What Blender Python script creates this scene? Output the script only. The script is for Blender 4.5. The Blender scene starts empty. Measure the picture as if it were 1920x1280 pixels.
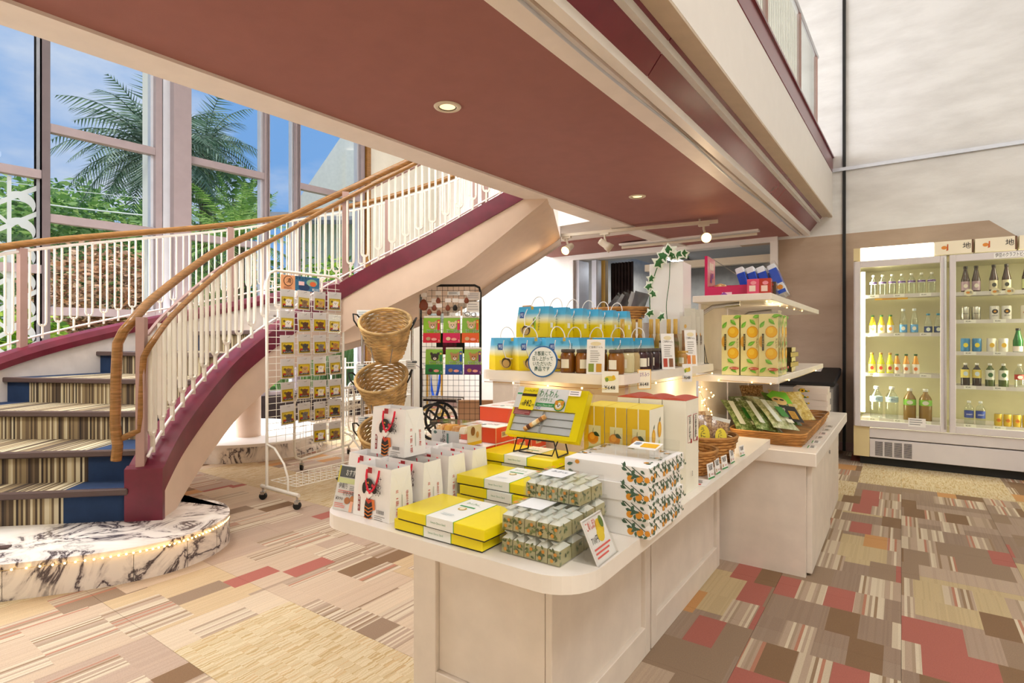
import bpy, math, random
from mathutils import Vector, Matrix
random.seed(7)
PI = math.pi
sc = bpy.context.scene
col = sc.collection
# ------------------------------------------------------------------ camera
cam_d = bpy.data.cameras.new('camera'); cam = bpy.data.objects.new('camera', cam_d); col.objects.link(cam)
cam_d.sensor_width = 36.0; cam_d.lens = 36.0 * 1040 / 1920; cam_d.clip_start = 0.02; cam_d.clip_end = 400
cam_d.shift_y = -0.0016
cam.location = (0, 0, 1.2); cam.rotation_euler = (PI/2, 0, math.atan(730/1040))
sc.camera = cam
# ------------------------------------------------------------------ colour management
sc.view_settings.view_transform = 'Standard'; sc.view_settings.look = 'None'
sc.view_settings.gamma = 1.0; sc.view_settings.use_curve_mapping = False
sc.view_settings.exposure = 0.08
sc.cycles.use_denoising = True
sc.cycles.max_bounces = 10; sc.cycles.diffuse_bounces = 5; sc.cycles.transparent_max_bounces = 24
sc.cycles.sample_clamp_indirect = 8.0
sc.cycles.caustics_reflective = False; sc.cycles.caustics_refractive = False
# ------------------------------------------------------------------ sky: blue with thin clouds, the same all round
W = bpy.data.worlds.new('sky'); sc.world = W; W.use_nodes = True
nt = W.node_tree; nt.nodes.clear()
def nn(t, **k):
    n = nt.nodes.new(t)
    for a, b in k.items(): setattr(n, a, b)
    return n
tc = nn('ShaderNodeTexCoord'); mp = nn('ShaderNodeMapping'); mp.inputs['Scale'].default_value = (1.0, 1.0, 2.6)
ns = nn('ShaderNodeTexNoise'); ns.inputs['Scale'].default_value = 2.3; ns.inputs['Detail'].default_value = 7; ns.inputs['Roughness'].default_value = .58
rp = nn('ShaderNodeValToRGB'); rp.color_ramp.elements[0].position = .42; rp.color_ramp.elements[1].position = .72
rp.color_ramp.elements[0].color = (.20, .43, .85, 1); rp.color_ramp.elements[1].color = (.86, .90, .97, 1)
bg = nn('ShaderNodeBackground'); bg.inputs['Strength'].default_value = 0.88
out = nn('ShaderNodeOutputWorld')
L = nt.links.new
L(tc.outputs['Generated'], mp.inputs['Vector']); L(mp.outputs['Vector'], ns.inputs['Vector']); L(ns.outputs['Fac'], rp.inputs['Fac'])
L(rp.outputs['Color'], bg.inputs['Color']); L(bg.outputs['Background'], out.inputs['Surface'])
# ------------------------------------------------------------------ lights
def light(kind, name, loc, energy, color=(1, 1, 1), rot=(0, 0, 0), **k):
    d = bpy.data.lights.new(name, kind); d.energy = energy; d.color = color
    for a, b in k.items(): setattr(d, a, b)
    o = bpy.data.objects.new(name, d); o.location = loc; o.rotation_euler = rot; col.objects.link(o); return o
def aim(o, target):
    o.rotation_euler = (Vector(target) - o.location).to_track_quat('-Z', 'Y').to_euler()
# sun on the garden, and daylight falling in through the tall window wall
s = light('SUN', 'sun', (-22, -8, 40), 4.2, (1, .96, .9), angle=.05); aim(s, (-18, 6, 0))
w = light('AREA', 'window_daylight', (-6.9, 2.6, 2.9), 700, (.97, .98, 1), shape='RECTANGLE', size=6.2, size_y=4.6)
aim(w, (0, 2.9, .6)); w.visible_camera = False; w.visible_glossy = False
# unseen fill lamps, added under the hall roof to brighten the room
for x, y, e in ((3.2, 1.2, 84), (2.8, -1.2, 88), (-4.6, 1.0, 95), (-1.6, -2.2, 235)):
    a = light('AREA', 'unseen_fill_lamp', (x, y, 5.75), e, (1, .98, .95), shape='DISK', size=1.5)
# ------------------------------------------------------------------ materials
MATS = {}
def lin(c): return c/12.92 if c <= .04045 else ((c+.055)/1.055)**2.4
def hexc(h):
    h = h.lstrip('#'); return tuple(lin(int(h[i:i+2], 16)/255) for i in (0, 2, 4)) + (1,)
def mat(k):
    if k in MATS: return MATS[k]
    if k[0] == '#':                      # plain printed / painted colour, optional finish after a colon
        h, _, fin = k.partition(':')
        m = bpy.data.materials.new('paint ' + h); m.use_nodes = True
        b = m.node_tree.nodes['Principled BSDF']; b.inputs['Base Color'].default_value = hexc(h)
        r, me = {'': (.5, 0), 'm': (.8, 0), 'g': (.22, 0), 's': (.3, 1), 'x': (.15, 0)}[fin]
        b.inputs['Roughness'].default_value = r; b.inputs['Metallic'].default_value = me
        MATS[k] = m; return m
    raise KeyError(k)
class N:                                 # small node-graph helper
    def __init__(s, name):
        s.m = bpy.data.materials.new(name); s.m.use_nodes = True; s.t = s.m.node_tree
        s.p = s.t.nodes['Principled BSDF']; s.o = s.t.nodes['Material Output']; MATS[name] = s.m
    def new(s, t, **k):
        n = s.t.nodes.new('ShaderNode' + t)
        for a, b in k.items(): setattr(n, a, b)
        return n
    def set(s, n, i, v):
        if hasattr(v, 'is_output'): s.t.links.new(v, n.inputs[i])
        elif v is not None: n.inputs[i].default_value = v
    def math(s, op, a, b=None, c=None):
        n = s.new('Math', operation=op); s.set(n, 0, a); s.set(n, 1, b); s.set(n, 2, c); return n.outputs[0]
    def mix(s, f, a, b):
        n = s.new('Mix', data_type='RGBA'); s.set(n, 0, f); s.set(n, 6, a); s.set(n, 7, b); return n.outputs[2]
    def pos(s, which='Position'):
        n = s.new('NewGeometry'); return n.outputs['Position']
    def gen(s, kind='Object'): return s.new('TexCoord').outputs[kind]
    def sep(s, v):
        n = s.new('SeparateXYZ'); s.set(n, 0, v); return n.outputs
    def comb(s, x, y, z=0):
        n = s.new('CombineXYZ'); s.set(n, 0, x); s.set(n, 1, y); s.set(n, 2, z); return n.outputs[0]
    def noise(s, v, scale, detail=4, rough=.5, dist=0):
        n = s.new('TexNoise'); s.set(n, 'Vector', v); s.set(n, 'Scale', scale); s.set(n, 'Detail', detail); s.set(n, 'Roughness', rough); s.set(n, 'Distortion', dist); return n.outputs['Fac']
    def white(s, v):
        n = s.new('TexWhiteNoise', noise_dimensions='3D'); s.set(n, 'Vector', v); return n.outputs['Value']
    def ramp(s, f, stops, const=False):
        n = s.new('ValToRGB'); r = n.color_ramp
        if const: r.interpolation = 'CONSTANT'
        while len(r.elements) < len(stops): r.elements.new(.5)
        for e, (p, c) in zip(r.elements, stops): e.position = p; e.color = hexc(c) if isinstance(c, str) else c
        s.set(n, 'Fac', f); return n.outputs['Color']
    def bump(s, h, strength=.3, dist=.01):
        n = s.new('Bump'); s.set(n, 'Height', h); n.inputs['Strength'].default_value = strength; n.inputs['Distance'].default_value = dist
        s.t.links.new(n.outputs[0], s.p.inputs['Normal'])
    def fin(s, color=None, rough=None, metal=None, **k):
        for i, v in (('Base Color', color), ('Roughness', rough), ('Metallic', metal)): s.set(s.p, i, hexc(v) if isinstance(v, str) else v)
        for a, b in k.items(): s.set(s.p, a, b)
        return s.m
def simple(name, c, rough=.5, metal=0, bump=None, var=.06, **k):
    n = N(name); v = n.gen(); f = n.noise(v, 9, 5)
    c1 = hexc(c); c0 = tuple(max(0, x*(1-var*2)) for x in c1[:3]) + (1,); c2 = tuple(min(1, x*(1+var)) for x in c1[:3]) + (1,)
    if bump: n.bump(n.noise(v, bump[0], 6, .6), bump[1], .004)
    return n.fin(n.ramp(f, [(.3, c0), (.7, c2)]), rough, metal, **k)
simple('wall white', '#efeae4', .8, bump=(60, .25), var=.02)
simple('upper plaster', '#e4e3e3', .85, bump=(45, .35), var=.03)
simple('cream wall', '#dcd9cd', .8, bump=(60, .2), var=.02)
simple('white trim', '#efe6df', .55, var=.02)
simple('beige strip', '#cdbba6', .5, var=.03)
simple('fascia white', '#f1ece8', .4, var=.01)
simple('burgundy ceiling', '#9c6862', .75, bump=(200, .15), var=.03)
simple('burgundy gloss', '#7a2a38', .22, var=.04)
simple('burgundy paint', '#6b1a30', .3, var=.12)
simple('stringer beige', '#dcc4b0', .6, bump=(40, .1), var=.02)
simple('stair white', '#dcd3cd', .6, var=.05)
simple('baluster cream', '#e6e1d4', .4, var=.02)
simple('post mauve', '#a88880', .45, var=.03)
simple('brown alu', '#93868a', .4, var=.03)
simple('silver alu', '#c9ccd6', .35, .3, var=.02)
simple('white lacquer', '#eee6dd', .35, var=.02)
simple('counter white', '#e6dbd0', .5, bump=(25, .12), var=.035)
simple('wire white', '#efece2', .3, var=.01)
simple('black steel', '#1b1a1a', .35, .4, var=.02)
simple('chrome', '#c6c6c8', .25, 1, var=.02)
simple('brass', '#c9a860', .25, 1, var=.05)
simple('rubber', '#161616', .6, var=.02)
simple('cardboard', '#c59d7c', .8, var=.04)
simple('fridge white', '#dcd6d6', .35, var=.015)
simple('fridge cream', '#e0cf9e', .4, var=.02)
simple('fridge inner', '#cfc9a4', .4, var=.02)
simple('beige plastic', '#d8ccb8', .45, var=.02)
simple('grey plastic', '#8f8c8a', .45, var=.02)
simple('paper white', '#f3f0ee', .6, var=.01)
simple('paper cream', '#efebdc', .6, var=.01)
simple('yellow card', '#f0dc0c', .3, var=.02)
simple('orange box', '#dd4a20', .35, var=.03)
simple('straw', '#ddb87c', .7, bump=(120, .7), var=.3)
simple('wicker', '#bf8748', .65, bump=(160, .6), var=.25)
simple('rope blue', '#1d55c4', .7, var=.1)
simple('leather brown', '#7c3a1e', .5, var=.15)
simple('dark void', '#151315', .9, var=.1)
simple('curtain', '#2c2022', .9, bump=(80, .4), var=.2)
simple('back room', '#a7a39c', .8, var=.06)
simple('ground', '#7f7668', .95, var=.2)
simple('lawn', '#7fae34', .9, var=.25, bump=(40, .5))
simple('bark', '#6b5a48', .9, var=.3, bump=(30, .8))
simple('house wall', '#efe9da', .9, var=.03)
simple('house roof', '#62666c', .8, var=.1)
def leafmat(name, a, b, c):
    n = N(name); r = n.new('NewGeometry').outputs['Random Per Island']
    cc = n.ramp(r, [(.1, a), (.55, b), (.95, c)])
    n.fin(cc, .6); n.set(n.p, 'Transmission Weight', 0.0)
    tr = n.new('BsdfTranslucent'); n.set(tr, 'Color', cc); mx = n.new('MixShader'); mx.inputs[0].default_value = .35
    n.t.links.new(n.p.outputs[0], mx.inputs[1]); n.t.links.new(tr.outputs[0], mx.inputs[2]); n.t.links.new(mx.outputs[0], n.o.inputs[0])
leafmat('leaf tree', '#4f7d3a', '#7fae54', '#b8d27e'); leafmat('leaf palm', '#3a5a40', '#62826a', '#a6baa4')
leafmat('leaf cycad', '#4d7a34', '#7ba64c', '#b4cf7e'); leafmat('leaf red', '#6e4c30', '#cf9468', '#f4d0b2'); leafmat('leaf bright', '#4c7f20', '#8fc02a', '#d5ea50')
leafmat('leaf grass', '#7fae5c', '#a9d48c', '#dff0cc'); leafmat('leaf ivy', '#1f5a24', '#2f7a34', '#8fc08a')
def glassmat(name, tint=(1, 1, 1, 1), gl=.08, rough=.02, base=0.0):
    n = N(name); t = n.new('BsdfTransparent'); n.set(t, 'Color', tint); g = n.new('BsdfGlossy'); n.set(g, 'Roughness', rough)
    lw = n.new('LayerWeight'); lw.inputs['Blend'].default_value = .5
    f = n.math('ADD', n.math('MULTIPLY', n.math('POWER', lw.outputs['Facing'], 4.0), gl), base)
    mx = n.new('MixShader'); n.set(mx, 0, f); n.t.links.new(t.outputs[0], mx.inputs[1]); n.t.links.new(g.outputs[0], mx.inputs[2]); n.t.links.new(mx.outputs[0], n.o.inputs[0])
glassmat('window glass', (.985, .99, .985, 1), .25, .02, .01); glassmat('cooler glass', (.95, .96, .92, 1), .4, .02, .03); glassmat('clear plastic', (.97, .97, .965, 1), .5, .08, .025)
glassmat('film', (.97, .97, .96, 1), .5, .12, .045); glassmat('clear bottle', (.9, .93, .9, 1), .6, .06, .08); glassmat('rail glass', (.93, .95, .93, 1), .4, .1, .03)
def emis(name, c, st):
    n = N(name); n.fin('#ffffff', .5); n.set(n.p, 'Emission Color', hexc(c)); n.set(n.p, 'Emission Strength', st)
emis('led warm', '#ffc76a', 11); emis('bulb warm', '#ffb45a', 22); emis('downlight glow', '#ffd08a', 1.6); emis('tube white', '#f4f8ff', 9); emis('cooler tube', '#fff2c0', 7); emis('sign glow', '#fff6de', 2.2)
def frosted():
    n = N('frosted pattern'); n.fin('#eef1f4', .7); d = n.new('BsdfTranslucent'); d.inputs[0].default_value = (.9, .92, .95, 1)
    mx = n.new('MixShader'); mx.inputs[0].default_value = .6; n.t.links.new(n.p.outputs[0], mx.inputs[1]); n.t.links.new(d.outputs[0], mx.inputs[2]); n.t.links.new(mx.outputs[0], n.o.inputs[0])
frosted()
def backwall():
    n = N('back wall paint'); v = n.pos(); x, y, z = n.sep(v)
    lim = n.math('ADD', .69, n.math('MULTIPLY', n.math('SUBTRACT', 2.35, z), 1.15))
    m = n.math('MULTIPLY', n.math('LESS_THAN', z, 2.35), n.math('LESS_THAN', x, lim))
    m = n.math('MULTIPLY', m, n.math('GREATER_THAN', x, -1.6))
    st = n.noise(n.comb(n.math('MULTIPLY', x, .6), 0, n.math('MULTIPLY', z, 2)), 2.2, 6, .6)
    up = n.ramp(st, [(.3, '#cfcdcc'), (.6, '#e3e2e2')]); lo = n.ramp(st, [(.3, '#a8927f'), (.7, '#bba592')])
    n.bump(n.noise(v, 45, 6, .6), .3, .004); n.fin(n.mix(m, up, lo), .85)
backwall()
def carpet():
    n = N('carpet pattern'); x, y, z = n.sep(n.pos())
    fl = lambda a, s, o=0: n.math('FLOOR', n.math('ADD', n.math('DIVIDE', a, s), o))
    T = n.white(n.comb(fl(x, .5), fl(y, .5), 1))
    zone = n.new('MapRange'); n.set(zone, 0, x); zone.inputs[1].default_value = -1.9; zone.inputs[2].default_value = -.6; zone = zone.outputs[0]   # ground gets darker and browner, blocks denser, towards the shop side
    # irregular blocks: the rows shift from tile to tile, the columns from row to row
    r1 = n.math('MULTIPLY', n.white(n.comb(fl(x, .5), 3, 5)), 3.0)
    row = n.math('FLOOR', n.math('ADD', n.math('DIVIDE', y, .24), r1))
    c1 = n.math('MULTIPLY', n.white(n.comb(row, 2, 9)), 2.0)
    cell = n.math('FLOOR', n.math('ADD', n.math('DIVIDE', x, .115), c1))
    h = n.white(n.comb(cell, row, 4))
    lightg = n.ramp(T, [(.0, '#bda592'), (.25, '#cdb69e'), (.5, '#d8c4aa'), (.72, '#ceb48f'), (.88, '#bba594')], True)
    darkg = n.ramp(T, [(.0, '#9d8674'), (.28, '#ad9684'), (.52, '#bda793'), (.7, '#c6b18a'), (.85, '#a18b79')], True)
    ground = n.mix(zone, lightg, darkg)
    fine = n.white(n.comb(n.math('FLOOR', n.math('DIVIDE', x, .007)), row, 2))
    fr_ = n.ramp(fine, [(0, (.9, .88, .86, 1)), (.4, (1, 1, 1, 1)), (.8, (1.04, 1.03, 1.0, 1))], True)
    mg = n.new('Mix', data_type='RGBA', blend_type='MULTIPLY'); n.set(mg, 0, .55); n.set(mg, 6, ground); n.set(mg, 7, fr_); ground = mg.outputs[2]
    grain = n.noise(n.comb(n.math('MULTIPLY', x, 60), n.math('MULTIPLY', y, 60), 0), 4, 3, .7)
    hs = n.white(n.comb(n.math('FLOOR', n.math('DIVIDE', x, .011)), row, 6))            # stripes run along the room
    stripe = n.ramp(hs, [(.0, '#b8a18c'), (.3, '#d0bfa6'), (.55, '#9a7f64'), (.64, '#b98068'), (.70, '#dacbb3'), (.86, '#ac9680')], True)
    hb_ = n.white(n.comb(cell, row, 11))
    blk = n.ramp(hb_, [(0, '#b0685c'), (.28, '#87694d'), (.58, '#99816b'), (.86, '#c9955f')], True)
    pb_ = n.math('ADD', .13, n.math('MULTIPLY', zone, .19)); ps_ = n.math('ADD', pb_, .34)
    isb = n.math('LESS_THAN', h, pb_); iss = n.math('LESS_THAN', h, ps_)
    wv = n.math('ADD', x, n.math('MULTIPLY', n.noise(n.comb(n.math('MULTIPLY', x, 30), n.math('MULTIPLY', y, 25), 0), 1, 2), .02))
    ws = n.white(n.comb(n.math('FLOOR', n.math('DIVIDE', wv, .006)), fl(y, .05), 3))
    wav = n.ramp(ws, [(0, '#d0bc96'), (.45, '#dac9a6'), (.75, '#c0a576'), (.9, '#cdb085')], True)
    base = n.mix(iss, ground, stripe); base = n.mix(isb, base, blk)
    isw = n.math('GREATER_THAN', n.white(n.comb(fl(x, 1.0, .3), fl(y, .5), 7)), .8)      # some whole tiles of fine wavy stripe
    c = n.mix(isw, base, wav)
    g = n.ramp(grain, [(.3, (.82, .82, .82, 1)), (.7, (1.05, 1.05, 1.05, 1))])
    mm = n.new('Mix', data_type='RGBA', blend_type='MULTIPLY'); n.set(mm, 0, 1.0); n.set(mm, 6, c); n.set(mm, 7, g)
    n.bump(grain, .4, .004); n.fin(mm.outputs[2], .95)
carpet()
def marble():
    n = N('marble'); v = n.gen()
    mpv = n.new('Mapping'); n.set(mpv, 0, v); mpv.inputs['Rotation'].default_value = (.4, .7, .5)
    f = n.noise(mpv.outputs[0], 3.4, 9, .62, 1.3); f2 = n.noise(mpv.outputs[0], 1.2, 4, .5, 2.0)
    vein = n.math('ABSOLUTE', n.math('SUBTRACT', f, .5))
    c = n.ramp(vein, [(.0, '#40363c'), (.014, '#6f6668'), (.034, '#cfc6bf'), (.10, '#ebe3da')])
    warm = n.ramp(f2, [(.35, '#f4efe8'), (.62, '#e0d0bd')])
    gate = n.ramp(f2, [(.39, (0, 0, 0, 1)), (.50, (1, 1, 1, 1))])
    n.fin(n.mix(gate, warm, c), .16)
marble()
def stripecarpet(name, blue=False):
    n = N(name); a = n.gen('Object'); u, v, w_ = n.sep(a)
    s1 = n.white(n.comb(n.math('FLOOR', n.math('MULTIPLY', u, 85)), 3, 1)); t = n.noise(n.comb(n.math('MULTIPLY', u, 300), n.math('MULTIPLY', v, 300), 0), 1, 3)
    c = n.ramp(s1, [(0, '#4e3f30'), (.2, '#8d7a5a'), (.42, '#b5a582'), (.6, '#6e5c46'), (.76, '#c9bd9f'), (.92, '#342a24')], True)
    g = n.ramp(t, [(.3, (.75, .75, .75, 1)), (.7, (1.08, 1.08, 1.08, 1))]); mm = n.new('Mix', data_type='RGBA', blend_type='MULTIPLY'); n.set(mm, 0, 1.0); n.set(mm, 6, c); n.set(mm, 7, g)
    n.fin(mm.outputs[2], .95); n.bump(t, .5, .003)
stripecarpet('stair carpet'); simple('stair blue', '#193256', .9, bump=(200, .3), var=.1); simple('nosing', '#513f3c', .35, var=.03)
def wood():
    n = N('handrail wood'); v = n.gen(); m = n.new('Mapping'); n.set(m, 0, v); m.inputs['Scale'].default_value = (3, 3, 30)
    n.fin(n.ramp(n.noise(m.outputs[0], 4, 5), [(.3, '#75501f'), (.7, '#9c6c36')]), .25)
wood()
def grad(name, stops, axis=2):                # a printed colour fade over the height of a bag
    n = N(name); g = n.sep(n.gen('Generated')); n.fin(n.ramp(g[axis], stops), .35)
grad('banana bag', [(0, '#e8c800'), (.42, '#f0d816'), (.60, '#e9e9cf'), (.78, '#55b4dc'), (1, '#3fa6d8')])
def foliagefilm(name, a, b, c, sc_=40):
    n = N(name); f = n.noise(n.gen(), sc_, 5, .7); n.fin(n.ramp(f, [(.35, a), (.5, b), (.64, c)]), .3)
foliagefilm('leaf pack green', '#465c34', '#83a05a', '#d6dcb4', 55); foliagefilm('leaf pack pale', '#9aa870', '#ccd2a0', '#f0eed8', 55); foliagefilm('candy brown', '#4c2c14', '#9c6a34', '#e0c090', 90)
foliagefilm('dried yellow', '#b98c2c', '#e6c860', '#f6e8b4', 30); foliagefilm('cookie', '#b4763a', '#d9a05c', '#f2d9a8', 60)
# ------------------------------------------------------------------ mesh builder
TXT = {}
def text_geo(s):
    if s not in TXT:
        c = bpy.data.curves.new('t', 'FONT'); c.body = s; c.resolution_u = 1; c.align_x = 'LEFT'; c.offset = .006
        o = bpy.data.objects.new('t', c); col.objects.link(o)
        m = bpy.data.meshes.new_from_object(o.evaluated_get(bpy.context.evaluated_depsgraph_get()))
        vs = [tuple(v.co) for v in m.vertices]; fs = [tuple(p.vertices) for p in m.polygons]
        bpy.data.objects.remove(o); bpy.data.curves.remove(c); bpy.data.meshes.remove(m)
        xs = [v[0] for v in vs] or [0]; ys = [v[1] for v in vs] or [0]
        TXT[s] = (vs, fs, min(xs), max(xs), min(ys), max(ys))
    return TXT[s]
V = Vector
class B:
    def __init__(s): s.v = []; s.f = []; s.mi = []; s.sm = []; s.mats = []; s.cur = None
    def use(s, m): s.cur = m; return s
    def _m(s, m):
        m = m or s.cur
        if m not in s.mats: s.mats.append(m)
        return s.mats.index(m)
    def add(s, vs, fs, m=None, smooth=False):
        k = len(s.v); i = s._m(m); s.v += [tuple(v) for v in vs]
        for f in fs: s.f.append(tuple(k+j for j in f)); s.mi.append(i); s.sm.append(smooth)
        return s
    def box(s, x0, x1, y0, y1, z0, z1, m=None):
        return s.add([(x0,y0,z0),(x1,y0,z0),(x1,y1,z0),(x0,y1,z0),(x0,y0,z1),(x1,y0,z1),(x1,y1,z1),(x0,y1,z1)],
                     [(0,3,2,1),(4,5,6,7),(0,1,5,4),(1,2,6,5),(2,3,7,6),(3,0,4,7)], m)
    def hexa(s, a, b, m=None):            # two quads (lists of four points), a below b
        return s.add(list(a)+list(b), [(0,3,2,1),(4,5,6,7),(0,1,5,4),(1,2,6,5),(2,3,7,6),(3,0,4,7)], m)
    def frust(s, x0, x1, y0, y1, z0, z1, k=.9, m=None):
        cx, cy = (x0+x1)/2, (y0+y1)/2; t = lambda x, y: (cx+(x-cx)*k, cy+(y-cy)*k, z1)
        return s.hexa([(x0,y0,z0),(x1,y0,z0),(x1,y1,z0),(x0,y1,z0)], [t(x0,y0),t(x1,y0),t(x1,y1),t(x0,y1)], m)
    def cyl(s, p0, p1, r0, r1=None, n=12, m=None, caps=True):
        r1 = r0 if r1 is None else r1; p0, p1 = V(p0), V(p1); d = (p1-p0).normalized()
        a = d.orthogonal().normalized(); b = d.cross(a); vs = []
        for p, r in ((p0, r0), (p1, r1)):
            vs += [p + (a*math.cos(2*PI*i/n) + b*math.sin(2*PI*i/n))*r for i in range(n)]
        s.add(vs, [(i, (i+1) % n, n+(i+1) % n, n+i) for i in range(n)], m, True)
        if caps: s.add(vs, [tuple(range(n))[::-1], tuple(range(n, 2*n))], m)
        return s
    def tube(s, pts, r, m=None, n=6, closed=False, flat=None):
        pts = [V(p) for p in pts]; N_ = len(pts); rings = []; up = None
        for i, p in enumerate(pts):
            t = (pts[(i+1) % N_] - pts[i-1]) if closed else (pts[min(i+1, N_-1)] - pts[max(i-1, 0)])
            t = t.normalized() if t.length > 1e-9 else V((0, 0, 1))
            if up is None: up = t.orthogonal().normalized() if flat is None else V(flat)
            up = (up - t*up.dot(t)); up = up.normalized() if up.length > 1e-6 else t.orthogonal().normalized()
            b = t.cross(up); rr = r[i] if isinstance(r, (list, tuple)) else r
            rings.append([p + (up*math.cos(2*PI*j/n + PI/n) + b*math.sin(2*PI*j/n + PI/n))*rr for j in range(n)])
        vs = [q for g in rings for q in g]; fs = []
        for i in range(N_ if closed else N_-1):
            for j in range(n):
                a, b = i*n, ((i+1) % N_)*n; fs.append((a+j, a+(j+1) % n, b+(j+1) % n, b+j))
        s.add(vs, fs, m, n > 4)
        if not closed: s.add(vs, [tuple(range(n))[::-1], tuple(range((N_-1)*n, N_*n))], m)
        return s
    def lathe(s, prof, m=None, n=20, c=(0, 0, 0), close=False):
        vs = []; k = len(prof)
        for i in range(n):
            a = 2*PI*i/n; vs += [(c[0]+r*math.cos(a), c[1]+r*math.sin(a), c[2]+z) for r, z in prof]
        fs = []
        for i in range(n):
            for j in range(k-1 + (1 if close else 0)):
                a, b = i*k, ((i+1) % n)*k; fs.append((a+j, b+j, b+(j+1) % k, a+(j+1) % k))
        return s.add(vs, fs, m, True)
    def prism(s, poly, z0, z1, m=None, mside=None):
        n = len(poly); vs = [(x, y, z0) for x, y in poly] + [(x, y, z1) for x, y in poly]
        s.add(vs, [tuple(range(n))[::-1], tuple(range(n, 2*n))], m)
        return s.add(vs, [(i, (i+1) % n, n+(i+1) % n, n+i) for i in range(n)], mside or m)
    def strip(s, A, C, m=None, smooth=False):
        n = len(A); return s.add(list(A)+list(C), [(i, i+1, n+i+1, n+i) for i in range(n-1)], m, smooth)
    def face(s, o, xd, yd): return Face(s, V(o), V(xd).normalized(), V(yd).normalized())
    def build(s, name, parent=None, loc=(0, 0, 0), rot=(0, 0, 0), bev=0, seg=1):
        me = bpy.data.meshes.new(name); me.from_pydata(s.v, [], s.f); me.update()
        for k in s.mats: me.materials.append(mat(k))
        me.polygons.foreach_set('material_index', s.mi); me.polygons.foreach_set('use_smooth', s.sm)
        o = bpy.data.objects.new(name, me); col.objects.link(o); o.location = loc; o.rotation_euler = rot
        if parent is not None: o.parent = parent
        if bev:
            b = o.modifiers.new('bevel', 'BEVEL'); b.width = bev; b.segments = seg; b.limit_method = 'ANGLE'; b.angle_limit = math.radians(50)
        return o
class Face:                                # flat print laid on a surface, each layer a hair above the last
    def __init__(s, b, o, x, y): s.b, s.o, s.x, s.y = b, o, x, y; s.n = x.cross(y); s.k = 1; s.d = .0004
    def P(s, x, y): return s.o + s.x*x + s.y*y + s.n*(s.d*s.k)
    def rect(s, x, y, w, h, m): s.b.add([s.P(x, y), s.P(x+w, y), s.P(x+w, y+h), s.P(x, y+h)], [(0, 1, 2, 3)], m); s.k += 1; return s
    def poly(s, pts, m): s.b.add([s.P(*p) for p in pts], [tuple(range(len(pts)))], m); s.k += 1; return s
    def ell(s, x, y, rx, ry, m, n=14, rot=0):
        c, q = math.cos(rot), math.sin(rot); pts = []
        for i in range(n):
            a = 2*PI*i/n; u, v = rx*math.cos(a), ry*math.sin(a); pts.append((x+u*c-v*q, y+u*q+v*c))
        return s.poly(pts, m)
    def leaf(s, x, y, l, w, rot, m): 
        c, q = math.cos(rot), math.sin(rot); return s.poly([(x+u*c-v*q, y+u*q+v*c) for u, v in ((0, 0), (l*.3, w*.5), (l*.6, w*.45), (l, 0), (l*.6, -w*.45), (l*.3, -w*.5))], m)
    def txt(s, t, x, y, h, m, w=None, center=False, vert=False):
        if vert:
            for i, ch in enumerate(t): s.txt(ch, x, y-i*h*1.12, h, m, w)
            return s
        vs, fs, x0, x1, y0, y1 = text_geo(t); k = h/.75; W_ = (x1-x0)*k; kx = k if (w is None or W_ <= 0) else k*w/W_
        ox = -(x1-x0)*kx/2 if center else 0
        s.b.add([s.P(x+ox+(v[0]-x0)*kx, y+(v[1]-min(y0, 0))*k) for v in vs], fs, m); s.k += 1; return s
    def lines(s, x, y, w, n, gap, h, m, jit=.3):
        for i in range(n): s.rect(x, y-i*gap, w*(1-jit*random.random()), h, m); s.k -= 1
        s.k += 1; return s
def tag(o, label, cat, group=None):
    o['label'] = label; o['category'] = cat
    if group: o['group'] = group
    return o
def thing(name, label, cat, loc=(0, 0, 0), rz=0, group=None):
    o = bpy.data.objects.new(name, None); o.empty_display_size = .05; col.objects.link(o)
    o.location = loc; o.rotation_euler = (0, 0, rz); return tag(o, label, cat, group)
def struct(o): o['kind'] = 'structure'; return o
def dup(root, loc, rz=None, label=None, group=None, rot=None):
    def cp(o, par):
        c = o.copy(); col.objects.link(c); c.parent = par
        for ch in o.children: cp(ch, c)
        return c
    r = cp(root, None); r.location = loc
    if rz is not None: r.rotation_euler = (0, 0, rz)
    if rot is not None: r.rotation_euler = rot
    if label: r['label'] = label
    if group: r['group'] = group
    return r
ORD = ['leftmost', 'second from left', 'third from left', 'fourth from left', 'fifth from left', 'sixth from left', 'seventh from left', 'eighth from left']
NTH = ['first', 'second', 'third', 'fourth', 'fifth', 'sixth', 'seventh', 'eighth', 'ninth', 'tenth', 'eleventh', 'twelfth']
def lerp(a, b, t): return a + (b-a)*t
def spline(pts, n):                        # Catmull-Rom through the points
    P = [V(p) for p in pts]; out = []; m = len(P)-1
    for i in range(n):
        t = i/(n-1)*m; k = min(int(t), m-1); f = t-k
        a, b, c, d = P[max(k-1, 0)], P[k], P[k+1], P[min(k+2, m)]
        out.append(.5*((2*b) + (c-a)*f + (2*a-5*b+4*c-d)*f*f + (3*b-a-3*c+d)*f**3))
    return out
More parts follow.
